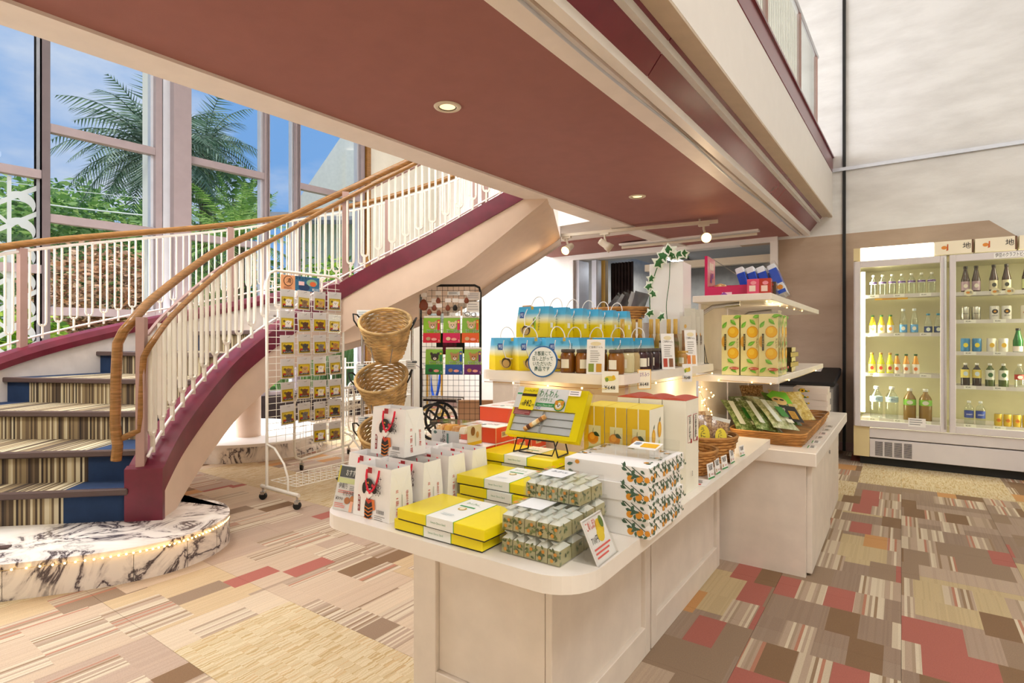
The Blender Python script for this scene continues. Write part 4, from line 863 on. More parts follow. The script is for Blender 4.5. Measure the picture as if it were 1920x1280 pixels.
row(1, .785, [dict(nm='tea_bottle', ct='bottle', lab_t='dark tea bottle with blue and yellow label', xs=[.075, .155], kind='pet', body='#2c1a12:x', cap='#f2f2ee', lab='#e2cf6a', l0=.36, l1=.72, h=.205, r=.033, ink='#cfe0ee'), dict(nm='green_tea_bottle', ct='bottle', lab_t='green tea bottle with white label', xs=[.245, .335], kind='pet', body='#4a5a24:x', cap='#f2f2ee', lab='#e6e6da', l0=.3, l1=.72, h=.205, r=.034, ink='#3a6a3a'), dict(nm='cola_bottle', ct='bottle', lab_t='clear sparkling bottle with red label', xs=[.44, .52], kind='pet', body='clear bottle', cap='#f2f2ee', lab='#c2342c', l0=.34, l1=.55, h=.205, r=.034, ink='#f0e6e0')])
row(1, .44, [dict(nm='sports_drink_bottle', ct='bottle', lab_t='clear sports drink bottle with blue label', xs=[.10, .18], kind='pet', body='clear bottle', cap='#e6ecee', lab='#2f4fa8', l0=.28, l1=.58, h=.21, r=.034, word='SWEAT', word_c='#f4f6fa'), dict(nm='juice_can', ct='can', lab_t='gold mandarin juice can on the lowest cooler shelf', xs=pw(.30, 4, .062), kind='can', body='#d8b83a', cap='chrome', lab=None, h=.11, r=.028, word='みかん', word_c='#2a1c10', ink='#e8872c')])
for x in (.33, .52, .62): q = B(); q.cyl((0, 0, 0), (0, .006, 0), .032, n=18, m='#efe6c8'); q.face((0, -.001, 0), (1, 0, 0), (0, 0, 1)).ell(-.006, 0, .014, .011, '#e0902c').txt('生', .004, -.008, .018, '#3a2a1c'); tag(q.build('shelf_sticker', None, (FR[0]+.06+.5+x*.95, FR[1]+.055, 1.622)), 'round cream beer sticker at the top right cooler shelf, %s' % {.33: 'leftmost', .52: 'middle one', .62: 'rightmost'}[x], 'sticker', 'round stickers on the cooler shelf')
# chest freezer behind the counter
cf = thing('chest_freezer', 'grey chest freezer with dark glass lid against the tan wall', 'freezer', (-1.15, 6.25, 0)); B().use('grey plastic').box(-.6, .6, 0, .68, .04, .74).build('body', cf, bev=.02)
q = B().use('rubber'); q.hexa([(-.62, -.03, .74), (.62, -.03, .74), (.62, .7, .82), (-.62, .7, .82)], [(-.62, -.03, .78), (.62, -.03, .78), (.62, .7, .9), (-.62, .7, .9)]); q.build('lid_frame', cf, bev=.012); q = B().use('#3c3a38:x'); q.add([(-.54, .06, .792), (.54, .06, .792), (.54, .42, .852), (-.54, .42, .852)], [(0, 1, 2, 3)]); q.build('lid_glass', cf)
q = B().use('paper white'); q.hexa([(-.45, .47, .863), (.45, .47, .863), (.45, .62, .888), (-.45, .62, .888)], [(-.45, .47, .868), (.45, .47, .868), (.45, .62, .893), (-.45, .62, .893)]); q.build('lid_label', cf)
# ------------------------------------------------------------------ racks
def caster(par, x, y, rz=0):
    q = B(); q.cyl((0, -.012, .027), (0, .012, .027), .027, n=14, m='rubber'); q.box(-.015, .015, -.018, .018, .04, .062, 'chrome'); q.cyl((0, 0, .06), (0, 0, .085), .008, n=8, m='chrome'); q.build('caster', par, (x, y, 0), (0, 0, rz))
RX0 = -3.88
rk = thing('sticker_rack', 'tall white wire display rack on casters hung with yellow sticker packets', 'rack', (RX0, 2.34, 0))
q = B().use('wire white'); q.tube([(0, 0, .085), (0, 0, 1.64), (0, .02, 1.70), (0, .07, 1.725), (0, .62, 1.725), (0, .67, 1.70), (0, .69, 1.64), (0, .69, .085)], .011, n=8); q.build('frame', rk)
q = B().use('wire white')
for i in range(1, 9): q.tube([(0, i*.69/9, .42), (0, i*.69/9, 1.715)], .0022, n=4)
for i in range(27): q.tube([(0, 0, .42+i*.05), (0, .69, .42+i*.05)], .0025, n=4)
q.build('grid', rk)
q = B().use('wire white')
for z in (.2, .3): q.tube([(.34, .02, z-.05), (.34, .67, z-.05)], .0035, n=4)
for i in range(14): y = .02+i*.05; q.tube([(.02, y, .15), (.34, y, .15), (.34, y, .25)], .0025, n=4)
for x in (.02, .1, .18, .26, .34): q.tube([(x, .02, .15), (x, .67, .15)], .003, n=4)
q.build('bottom_basket', rk)
for y in (0, .69):
    q = B().use('wire white'); q.tube([(-.07, y, .1), (.40, y, .1)], .014, n=8); q.tube([(0, y, .42), (.1, y, .40), (.22, y, .30), (.27, y, .2), (.27, y, .1)], .008, n=8); q.build('foot', rk)
    for x in (-.05, .38): caster(rk, x, y, .6)
q = B(); q.box(.004, .008, .11, .45, 1.585, 1.70, '#eaa878'); F_ = q.face((.0085, .11, 1.585), (0, 1, 0), (0, 0, 1)); F_.rect(.12, 0, .22, .115, '#2f6f96').ell(.20, .03, .05, .03, '#1f3f68').ell(.27, .07, .05, .028, '#8fb89a').ell(.28, .06, .03, .02, '#d8683a').rect(.15, .045, .05, .03, '#eec8cc').ell(.06, .07, .04, .04, '#3a241c').ell(.06, .07, .035, .035, '#eaa878').txt('滝', .045, .052, .034, '#3a241c').txt('ステッカー', .12, .085, .024, '#26221f', .13).txt('¥110', .27, .006, .022, '#f4f4ee', .06); F_.lines(.02, .02, .08, 2, .01, .004, '#a86a4a')
q.build('header_card', rk)
# sticker packets
dogs = ['#e9e4dc', '#4a4648', '#e6dcc6', '#8a6a4c', '#77706c', '#e8e2da', '#c9a06a', '#b8854c', '#5a3a2c', '#efe8de', '#37302e', '#6e4428']
def packet(ci):
    q = B(); q.box(0, .0015, -.06, .06, -.135, .02, '#e6e4e8:g'); q.box(.0045, .005, -.06, .06, -.135, .02, 'film'); p = B(); p.box(.0022, .004, -.05, .05, -.125, -.035, '#d9bb14'); F_ = p.face((.0041, -.05, -.125), (0, 1, 0), (0, 0, 1)); c_ = dogs[ci % 12]
    F_.rect(.006, .006, .088, .078, '#3a3320').rect(.008, .008, .084, .074, '#e2c41a').rect(.008, .008, .084, .026, '#b32a22').ell(.055, .05, .024, .022, c_).ell(.036, .056, .009, .014, c_, rot=.5).ell(.074, .056, .009, .014, c_, rot=-.5).ell(.055, .028, .026, .02, c_).ell(.048, .054, .003, .003, '#1c1614').ell(.062, .054, .003, .003, '#1c1614').ell(.055, .046, .004, .003, '#1c1614').ell(.022, .064, .010, .010, '#6a5a1c').rect(.008, .008, .084, .012, '#241f1c').txt('ステッカー', .014, .010, .009, '#f0eee6', .07)
    return q, p
protos = {}
for r in range(7):
    for c in range(4):
        if r == 6 and c < 2: continue
        k = (r*5+c*3) % 12; y = .155+c*.145; z = 1.575-r*.178+random.uniform(-.008, .008)
        lab_ = 'yellow dog sticker packet in clear bag, row %s from the top, %s' % (['one', 'two', 'three', 'four', 'five', 'six', 'seven'][r], ['leftmost', 'second from left', 'third from left', 'rightmost'][c]) 
        if k not in protos:
            t = thing('sticker_packet', lab_, 'packet', (RX0+.02, 2.34+y, z), 0, 'sticker packets on the white rack'); a_, b_ = packet(k); a_.build('bag', t); b_.build('card', t); B().use('chrome').tube([(-.012, 0, .002), (.03, 0, .004), (.034, 0, .012)], .0018, n=4).build('hook', t); protos[k] = t
        else: t = dup(protos[k], (RX0+.02, 2.34+y, z), 0, lab_)
        t.rotation_euler = (random.uniform(-.05, .05), random.uniform(-.04, .02), random.uniform(-.12, .12))
# low white wire racks by the curb
def low_rack(label, x, y, rz, w_=.82):
    t = thing('wire_rack', label, 'rack', (x, y, 0), rz); q = B().use('wire white'); r = .08
    for z0 in (.10,): q.tube([(0, 0, .62), (0, 0, .2), (.02, 0, .13), (.08, 0, .10), (w_-.08, 0, .10), (w_-.02, 0, .13), (w_, 0, .2), (w_, 0, .62), (w_-.03, 0, .68), (w_-.08, 0, .70), (.08, 0, .70), (.03, 0, .68), (0, 0, .62)], .012, n=8)
    q.build('frame', t); q = B().use('wire white')
    for i in range(1, 12): q.tube([(w_*i/12, 0, .1), (w_*i/12, 0, .7)], .0025, n=4)
    for i in range(9): q.tube([(0, 0, .14+i*.065), (w_, 0, .14+i*.065)], .0025, n=4)
    q.build('grid', t); q = B().use('wire white')
    for z in (.52,):
        for i in range(20): q.tube([(w_*i/19, 0, z), (w_*i/19, -.22, z-.01), (w_*i/19, -.24, z+.07)], .0028, n=4)
        for yy, zz in ((-.22, z-.01), (-.24, z+.07), (-.1, z)): q.tube([(0, yy, zz), (w_, yy, zz)], .004, n=4)
    q.build('wire_shelf', t)
    for xx in (.1, w_-.1): caster(t, xx, 0, .4)
    return t
low_rack('low white wire rack with mesh back beside the marble curb', -4.50, 2.98, 1.88, .95); low_rack('lower white wire rack nearer the windows', -5.35, 4.25, 1.75, .9); 
ws = thing('shelf_rack', 'white two-tier wire shelf rack in front of the dark window base', 'rack', (-6.35, 5.0, 0), 1.5)
q = B().use('wire white')
for x in (0, 1.2):
    for y in (0, .35): q.tube([(x, y, 0), (x, y, .95)], .012, n=6)
q.build('frame', ws)
for z in (.35, .8):
    q = B().use('wire white')
    for i in range(25): q.tube([(i*.05, 0, z+.08), (i*.05, 0, z), (i*.05, .35, z)], .004, n=4)
    for y, zz in ((0, z+.08), (0, z), (.35, z)): q.tube([(0, y, zz), (1.2, y, zz)], .006, n=4)
    q.build('wire_shelf', ws)
# straw baskets on a stand
BX, BY = -3.35, 3.03
st = thing('basket_stand', 'grey metal stand holding tilted straw baskets', 'stand', (BX, BY, 0), .61)
for x in (-.215, .19): B().use('chrome').tube([(x, .1, .02), (x, .1, 1.42 if x < 0 else 1.36)], .011, n=8).build('upright', st)
B().use('chrome').tube([(-.215, .1, .03), (.19, .1, .03)], .01, n=8).build('cross_bar', st); B().use('chrome').tube([(-.215, .1, .03), (-.215, -.2, .03)], .01, n=8).build('foot', st); B().use('chrome').tube([(.19, .1, .03), (.19, -.2, .03)], .01, n=8).build('foot', st)
for z in (1.19, .76, .33):
    q = B().use('grey plastic'); q.tube([(.165*math.cos(a), -.03+.165*math.sin(a), z-.045*math.sin(a)) for a in [2*PI*i/24 for i in range(24)]], .0045, n=6, closed=True)
    for a in (-2.2, -.9): q.tube([(.165*math.cos(a), -.03+.165*math.sin(a), z-.045*math.sin(a)), (.1*math.cos(a), -.04+.12*math.sin(a), z-.17)], .0035, n=4)
    q.build('hoop', st)
for z, x, ww in ((1.405, -.16, .17), (.97, -.2, .10), (.55, -.19, .09), (1.0, .19, .08)):
    q = B(); q.box(x-ww/2, x+ww/2, .05, .053, z-.035, z+.035, '#eef2f4'); q.face((x-ww/2, .0495, z-.035), (1, 0, 0), (0, 0, 1)).lines(.012, .05, ww*.8, 3, .016, .005, '#8fa3ad').rect(ww*.6, .05, .04, .014, '#4a5560'); q.build('price_card', st)
def straw_basket():
    t = thing('straw_basket', '', 'basket'); q = B().use('straw'); H, r0, r1 = .30, .115, .195; nrow = 17
    for k in range(nrow):
        f_ = k/(nrow-1); r = lerp(r0, r1, f_**.8); z = H*f_; pts = [((r+(.004 if (i//2+k) % 2 else -.003))*math.cos(2*PI*i/48), (r+(.004 if (i//2+k) % 2 else -.003))*math.sin(2*PI*i/48), z) for i in range(48)]; q.tube(pts, .0082, n=6, closed=True)
    for k in range(6): r = r0*(k+.5)/6; q.tube([(r*math.cos(2*PI*i/20), r*math.sin(2*PI*i/20), 0) for i in range(20)], .0105, n=5, closed=True)
    q.build('weave', t); q = B().use('straw'); q.tube([(r1*1.02*math.cos(2*PI*i/36), r1*1.02*math.sin(2*PI*i/36), H+.012) for i in range(36)], .0115, n=8, closed=True); q.build('rim', t)
    for s_ in (-1, 1):
        q = B().use('rubber'); q.tube([(s_*(r1+.008), -.05, H-.02), (s_*(r1+.035), -.045, H+.03), (s_*(r1+.05), 0, H+.06), (s_*(r1+.035), .045, H+.03), (s_*(r1+.008), .05, H-.02)], .006, n=6); q.build('handle', t)
    return t
bk = straw_basket(); bk.location = (BX-.03, BY+.05, 1.08); bk.rotation_euler = (.56, .06, .61); bk['label'] = 'straw basket at the top of the grey stand'; bk['group'] = 'straw baskets on the stand'
dup(bk, (BX-.03, BY+.05, .655), rot=(.58, -.05, .61), label='straw basket in the middle of the grey stand'); dup(bk, (BX-.03, BY+.05, .23), rot=(.5, .03, .61), label='straw basket at the bottom of the stand behind the white bags')
# black grid rack with pet goods
GX, GY = -3.26, 3.70; GA = .56
gk = thing('grid_rack', 'black framed wire grid rack hung with leather key rings and pet diaper packs', 'rack', (GX, GY, 0), GA)
q = B().use('black steel'); w_ = .265; q.tube([(-w_, 0, 0.03), (-w_, 0, 1.62), (-w_+.01, 0, 1.66), (-w_+.05, 0, 1.68), (w_-.05, 0, 1.68), (w_-.01, 0, 1.66), (w_, 0, 1.62), (w_, 0, .03)], .011, n=8); q.build('frame', gk); q = B().use('black steel')
for i in range(1, 11): q.tube([(-w_+i*.0482, 0, .3), (-w_+i*.0482, 0, 1.675)], .0016, n=4)
for i in range(28): q.tube([(-w_, 0, .3+i*.0495), (w_, 0, .3+i*.0495)], .0016, n=4)
q.build('grid', gk)
for x in (-w_, w_): B().use('black steel').tube([(x, -.2, .02), (x, .2, .02)], .012, n=6).build('foot', gk)
def gp2(x, z, y=-.012): c_, s_ = math.cos(GA), math.sin(GA); return (GX+x*c_-y*s_, GY+x*s_+y*c_, z)
pal = [('#d9283c', '#8fc43a', 'red'), ('#d8205c', '#8cc03c', 'crimson'), ('#e8622a', '#86bc40', 'orange'), ('#2f8a44', '#90c44a', 'green'), ('#2a58b0', '#92c448', 'blue'), ('#6a2474', '#9cc44e', 'purple')]
dogc = ['#c9a07a', '#e6cfa8', '#d9b98a', '#3c3634', '#b98a5c', '#c68a54']
for i, (c1_, c2_, nm_) in enumerate(pal):
    r, c = divmod(i, 3); x = -.155+c*.165+r*.02+(.01 if c else 0); z = 1.41-r*.275 - .02
    t = thing('diaper_pack', 'green and %s pet diaper pack on the %s row of the black grid rack' % (nm_, 'upper' if r == 0 else 'lower'), 'pack', gp2(x, z+.02, -.05), GA, 'pet diaper packs'); q = B()
    q.hexa([(-.078, -.02, -.235), (.078, -.02, -.235), (.078, .02, -.235), (-.078, .02, -.235)], [(-.074, -.012, -.02), (.074, -.012, -.02), (.074, .012, -.02), (-.074, .012, -.02)], c2_+':g'); q.box(-.074, .074, -.004, .004, -.02, .0, '#efe9df'); F_ = q.face((-.078, -.0212, -.235), (1, 0, 0), (0, .035, 1)); F_.d = .0005
    F_.rect(.002, .0, .152, .085, c1_).ell(.085, .15, .034, .032, dogc[i]).ell(.058, .175, .012, .018, dogc[i], rot=.5).ell(.112, .175, .012, .018, dogc[i], rot=-.5).ell(.085, .137, .015, .012, '#f2e8da').ell(.074, .155, .004, .005, '#1c1614').ell(.097, .155, .004, .005, '#1c1614').ell(.085, .141, .006, .004, '#1c1614')
    F_.rect(.128, .11, .022, .09, c1_).ell(.139, .18, .008, .01, '#f0d24a').txt('マナーおむつ', .035, .088, .026, '#fdfaf4', .118).txt('マナーおむつ', .037, .0895, .0225, '#32285c', .113).ell(.10, .03, .024, .012, '#f2a8a0').ell(.05, .035, .02, .016, dogc[i]).txt('2', .138, .012, .016, '#fdfaf4')
    q.build('pouch', t, bev=.004); B().use('chrome').tube([(0, .045, -.004), (0, -.01, -.004), (0, -.014, .006)], .002, n=4).build('hook', t)
keys = [(-.235, 1.585, 1), (-.105, 1.60, 0), (.145, 1.60, 0), (-.14, 1.535, 0), (-.185, 1.50, 0), (-.1, 1.49, 0), (-.02, 1.535, 0), (.045, 1.535, 2), (.02, 1.41, 0), (.135, 1.40, 0), (.10, 1.53, 3)]
KN = ['at the top left corner beside the frame', 'top row beside the corner one', 'in the top row at the right', 'in the second row at the left', 'lowest at the left side', 'above the blue notice card', 'in the middle of the second row', 'black loop right of the middle', 'in the middle of the third row', 'at the right of the third row', 'slim strap in the second row']
for i, (x, z, kd) in enumerate(keys):
    t = thing('leather_key_ring', 'brown leather key ring on the grid rack, %s' % KN[i] if kd != 2 else 'black and brass key ring right of the middle of the black grid rack', 'key ring', gp2(x, z, -.02), GA, 'key rings on the black grid rack'); s_ = 1.9 if kd == 1 else 1.0
    B().use('film').box(-.026*s_, .026*s_, .002, .004, -.10*s_, .03).build('bag', t); B().use('paper white').box(-.026, .026, .0, .002, -.005, .03).build('card', t); q = B(); m_ = {0: 'leather brown', 1: 'leather brown', 2: 'black steel', 3: 'cardboard'}[kd]
    if kd == 3: q.use(m_).box(-.008, .008, -.008, 0, -.09, -.01)
    else: q.use(m_).lathe([(0, -.052*s_), (.012*s_, -.05*s_), (.021*s_, -.038*s_), (.020*s_, -.022*s_), (.010*s_, -.004*s_), (.004*s_, 0), (0, 0)], n=12)
    o = q.build('fob', t, (0, -.008, -.028)); o.scale = (1, .35, 1); B().use('chrome').lathe([(.006, -.001), (.0075, 0), (.006, .001), (.0045, 0)], n=10, close=True).build('ring', t, (0, -.008, -.026), (PI/2, 0, 0))
for x, z, ww, hh, c_, lab_ in ((.03, 1.61, .11, .035, '#eceeee', 'small white notice card near the top of the black grid rack'), (.205, 1.585, .12, .07, '#d9d0ca', 'pinkish price card at the upper right of the black grid rack'), (.20, 1.49, .11, .09, '#f1eeea', 'white card with red line at the right of the black grid rack'), (-.125, 1.39, .13, .085, '#cfe0ea', 'pale blue notice card left of the key rings')):
    q = B(); q.box(-ww/2, ww/2, -.0015, .0, -hh/2, hh/2, c_); q.face((-ww/2, -.0016, -hh/2), (1, 0, 0), (0, 0, 1)).lines(.012, hh*.72, ww*.8, 3, hh*.24, .005, '#8c8c90'); tag(q.build('notice_card', None, gp2(x, z, -.018), (0, 0, GA)), lab_, 'card')
q = B().use('black steel')
for s_ in (-1, 1): q.tube([(s_*.028+.022*math.cos(a), 0, .018*math.sin(a)) for a in [2*PI*i/16 for i in range(16)]], .003, n=5, closed=True); q.tube([(s_*.05, 0, .005), (s_*.058, .06, .0), (s_*.052, .09, -.015)], .003, n=5)
q.tube([(-.007, 0, .003), (.007, 0, .003)], .003, n=5); tag(q.build('reading_glasses', None, gp2(.19, 1.42, -.10), (.2, .1, GA+.3)), 'pair of dark reading glasses hung at the right of the grid rack', 'glasses')
q = B(); q.box(-.06, .06, -.02, .02, -.1, .1, '#8a1848'); q.box(.06, .13, -.015, .015, -.09, .09, 'rubber'); q.box(-.12, -.06, -.015, .015, -.09, .09, 'rubber'); tag(q.build('pet_harness_pack', None, gp2(-.01, 1.17, .03), (0, 0, GA)), 'crimson and black pack hung between the two diaper rows', 'pack')
# wheelchair, carton, rope barrier, till monitor
wc = thing('wheelchair', 'folded wheelchair with black wheel behind the grid rack', 'wheelchair', (-4.62, 5.0, 0), .3)
for s_ in (-.1, .1):
    q = B().use('rubber'); q.tube([(.21*math.cos(a), s_, .215+.21*math.sin(a)) for a in [2*PI*i/28 for i in range(28)]], .018, n=8, closed=True)
    for i in range(5): a = i*2*PI/5; q.tube([(0, s_, .215), (.2*math.cos(a), s_, .215+.2*math.sin(a))], .014, n=6)
    q.cyl((0, s_-.03, .215), (0, s_+.03, .215), .04, n=12); q.build('wheel', wc)
    q = B().use('chrome'); q.tube([(-.15, s_, .5), (.3, s_, .5), (.36, s_, .12)], .012, n=8); q.tube([(-.15, s_, .2), (-.15, s_, .85), (-.25, s_, .9)], .012, n=8); q.build('side_frame', wc); q = B().use('rubber'); q.cyl((.36, s_-.015, .08), (.36, s_+.015, .08), .075, n=16); q.build('front_wheel', wc)
B().use('curtain').box(-.14, .28, -.09, .09, .46, .485).build('seat', wc)
q = B().use('cardboard'); q.box(-.30, .30, -.03, .03, 0, .52); tag(q.build('cardboard_panel', None, (-3.85, 4.95, 0), (0, 0, .58)), 'flat brown cardboard panel leaning behind the grid rack', 'cardboard')
def stanchion(label, x, y):
    t = thing('stanchion', label, 'stanchion', (x, y, 0)); B().use('brass').lathe([(0, 0), (.15, 0), (.15, .012), (.05, .035), (.024, .06), (.018, .1), (.018, .88), (.03, .885), (.03, .91), (.018, .92), (.022, .95), (0, .98)], n=20).build('post', t); return t
stanchion('brass rope stanchion left of the black grid rack', -7.0+.35, 6.95); stanchion('brass rope stanchion seen through the black grid rack', -6.0, 6.60)
q = B().use('rope blue'); a, c = V((-6.62, 6.94, .86)), V((-6.02, 6.62, .86)); q.tube([lerp(a, c, i/14)+V((0, 0, -.62*(1-(2*i/14-1)**2))) for i in range(15)], .022, n=8); tag(q.build('barrier_rope'), 'blue barrier rope sagging between the brass stanchions', 'rope')
tm = thing('till_monitor', 'beige till monitor turned away behind the blue bags', 'monitor', (-2.35, 3.75, .92), -.5); q = B().use('beige plastic'); q.hexa([(-.10, -.03, .22), (.10, -.03, .22), (.10, .03, .22), (-.10, .03, .22)], [(-.10, -.0, .42), (.10, -.0, .42), (.10, .05, .42), (-.10, .05, .42)]); q.build('screen_case', tm, bev=.008); q = B().use('grey plastic'); q.tube([(0, .02, .25), (-.02, .03, .1), (-.06, .03, .0)], .012, n=8); q.build('arm', tm); q = B().use('beige plastic'); q.box(-.14, .06, -.08, .1, -.02, .0); q.build('base', tm, bev=.005)
tb_ = thing('till_counter', 'pale till counter behind the shelf riser', 'counter', (-2.45, 3.85, 0), -.2); B().use('counter white').box(-.3, .3, -.22, .22, 0, .86).build('body', tb_); B().use('white lacquer').box(-.32, .32, -.24, .24, .86, .90).build('counter_top', tb_)
cb_ = thing('bag_holder', 'small beige clip holder standing behind the blue bags', 'holder', (-2.05, 3.1, .0)); B().use('grey plastic').tube([(0, 0, .015), (0, 0, 1.36)], .012, n=8).build('pole', cb_); B().use('grey plastic').cyl((0, 0, 0), (0, 0, .015), .12, n=16).build('base', cb_); B().use('cardboard').box(-.03, .03, -.015, .015, 1.36, 1.43).build('clip', cb_)
# ------------------------------------------------------------------ goods on the island
E_ = .0006
def paper_bag(name, w_, d_, h_, m, side=None, taper=.72):
    # open paper carrier standing on its base, front towards -y
    b = B(); x, y = w_/2, d_/2; k = taper; t = .0012; zm = h_*.45
    def shell(o, flip, mm):
        lo_ = [(-x+o, -y+o, 0), (x-o, -y+o, 0), (x-o, y-o, 0), (-x+o, y-o, 0)]; mi_ = [(-x+o, -y*.93+o, zm), (x-o, -y*.93+o, zm), (x-o, y*.93-o, zm), (-x+o, y*.93-o, zm)]; hi_ = [(-x*.97+o, -y*k+o, h_), (x*.97-o, -y*k+o, h_), (x*.97-o, y*k-o, h_), (-x*.97+o, y*k-o, h_)]
        vs = lo_+mi_+hi_; fs = []
        for i in range(4):
            j = (i+1) % 4; fs += [(i, j, 4+j, 4+i), (4+i, 4+j, 8+j, 8+i)]
        fs.append((3, 2, 1, 0)); b.add(vs, [f[::-1] for f in fs] if flip else fs, mm)
    shell(0, False, m); shell(t, True, side or m)
    # pinched gusset folds
    for s_ in (-1, 1): b.add([(s_*x*1.0, 0, h_*.5), (s_*(x*.97+.0006), -y*k*.9, h_*.98), (s_*(x*.9), 0, h_*.97), (s_*(x*.97+.0006), y*k*.9, h_*.98)], [(0, 1, 2), (0, 2, 3)], m)
    return b
def maiko_bag(label, x, y, z, rz=0, tilt=0, proto=[None]):
    if proto[0] is not None: o = dup(proto[0], (x, y, z+E_), rz, label); o.rotation_euler = (tilt, 0, rz); return o
    t = thing('gift_bag', label, 'bag', (x, y, z+E_), rz, 'white paper gift bags'); w_, d_, h_ = .152, .092, .145
    paper_bag('bag', w_, d_, h_, 'paper white', 'paper white', .78).build('body', t)
    p = B(); F_ = p.face((-w_/2, -d_/2-.0002, 0), (1, 0, 0), (0, .0032/.06, 1)); F_.d = .00025
    F_ = p.face((-w_/2, -d_/2-.0004, 0), (1, 0, 0), (0, .054, 1)); F_.d = .0003
    F_.rect(.020, .014, .010, .046, '#8e1a22')
    for i, ch in enumerate('御菓子'): F_.txt(ch, .0205, .045-i*.014, .009, '#f4ece8', .008)
    k = F_.k; F_.ell(.05, .078, .030, .030, '#f6ece8').poly([(.052, .0), (.078, .0), (.084, .025), (.088, .048), (.070, .056), (.054, .05), (.050, .03)], '#241412').poly([(.056, .048), (.067, .040), (.082, .050), (.080, .056), (.068, .052), (.058, .057)], '#c2361c')
    for i in range(4): F_.poly([(.051, .034-i*.010), (.068, .029-i*.010), (.086, .037-i*.010), (.085, .034-i*.010), (.068, .0255-i*.010), (.051, .031-i*.010)], '#d8761e')
    F_.poly([(.080, .055), (.092, .055), (.097, .028), (.088, .026)], '#d9702a').ell(.069, .080, .0175, .020, '#fdf8f4').ell(.067, .098, .0185, .014, '#1f1614').ell(.049, .083, .0085, .016, '#1f1614').ell(.089, .086, .0115, .015, '#1f1614', rot=.5).poly([(.060, .098), (.066, .104), (.070, .097)], '#d98a2c').ell(.085, .094, .005, .005, '#c8283a').ell(.064, .088, .004, .005, '#d94a4a').ell(.0735, .072, .0042, .0026, '#d81e4a').ell(.060, .079, .0035, .002, '#3a2420').ell(.077, .080, .0035, .002, '#3a2420')
    F_.txt('けわひ', .108, .104, .016, '#18120f', .014, vert=True); F_.txt('餅子', .098, .086, .015, '#18120f', .013, vert=True)
    for i in range(14): F_.rect(.108+i*.0022, .022, .0011 if i % 3 else .0016, .010, '#33302e'); F_.k -= 1
    F_.lines(.100, .014, .042, 3, .005, .0018, '#8a8480'); F_.rect(.066, .1285, .018, .016, '#a01c24'); p.build('print', t)
    s_ = B(); G = s_.face((w_/2+.0006, -.036, 0), (0, 1, 0), (-.016, 0, 1)); G.d = .0003; G.txt('寿・餅・福', .014, .07, .013, '#c8605a', .011, vert=True); G.txt('伊豆土産', .052, .065, .011, '#c8605a', .009, vert=True); G.lines(.035, .03, .002, 1, 1, .04, '#9aa89a'); s_.build('side_print', t)
    for sgn in (-1, 1):
        yy = sgn*d_/2*.8; q = B().use('#e01838'); q.tube([(-.025, yy, .135), (-.024, yy+sgn*.004, .118), (-.019, yy+sgn*.008, .096), (-.009, yy+sgn*.012, .080), (0, yy+sgn*.013, .076), (.009, yy+sgn*.012, .080), (.020, yy+sgn*.008, .096), (.025, yy+sgn*.004, .118), (.026, yy, .137)], .0031, n=8); q.build('rope_handle', t)
    proto[0] = t; return t
Z = TZ
maiko_bag('white gift bag with red rope handle nearest the table corner', -1.226, 1.098, Z)
for i, lab_ in enumerate(('white gift bag directly behind the front corner bag', 'white gift bag third in the right-hand column', 'white gift bag last in the right-hand column by the orange boxes')): maiko_bag(lab_, -1.214, 1.212+.112*i, Z, .015*(-1)**i)
for i, lab_ in enumerate(('white gift bag in the left column beside the leaflet', 'white gift bag in the middle of the left column', 'white gift bag at the back of the left column')): maiko_bag(lab_, -1.372, 1.19+.115*i, Z, 0)
maiko_bag('white gift bag standing highest, on top of the other bags', -1.31, 1.235, Z+.146, .0, 0)
# leaflet
lf = thing('leaflet_stand', 'price leaflet with cookie picture leaning at the left table corner', 'leaflet', (-1.345, 1.055, Z+E_), .1); q = B(); q.hexa([(-.05, 0, 0), (.05, 0, 0), (.05, .003, 0), (-.05, .003, 0)], [(-.05, .035, .125), (.05, .035, .125), (.05, .038, .125), (-.05, .038, .125)], 'paper white'); F_ = q.face((-.05, -.0005, 0), (1, 0, 0), (0, .035, .125)); F_.d = .0003
F_.rect(0, .078, .006, .05, '#e0d21c').rect(.006, .095, .094, .032, '#34383a').txt('おすすめ', .03, .10, .016, '#f2f0ea', .05).rect(.006, .078, .094, .015, '#dfe7a0').txt('伊東乃', .01, .062, .013, '#2a2622', .035).lines(.055, .07, .04, 3, .005, .002, '#8a8a8a').lines(.012, .055, .08, 2, .005, .0022, '#dc7468').txt('けわひ餅', .035, .042, .012, '#1c1816', .045).ell(.055, .030, .011, .010, '#b4682a').ell(.076, .036, .011, .010, '#c07632').txt('¥390', .008, .028, .010, '#2a2622', .03).lines(.008, .018, .05, 3, .005, .002, '#dc7468').rect(.07, .0, .012, .03, '#f0b090'); q.build('sheet', lf); B().use('clear plastic').hexa([(-.052, -.004, 0), (.052, -.004, 0), (.052, -.002, 0), (-.052, -.002, 0)], [(-.052, .031, .128), (.052, .031, .128), (.052, .033, .128), (-.052, .033, .128)]).build('holder', lf)
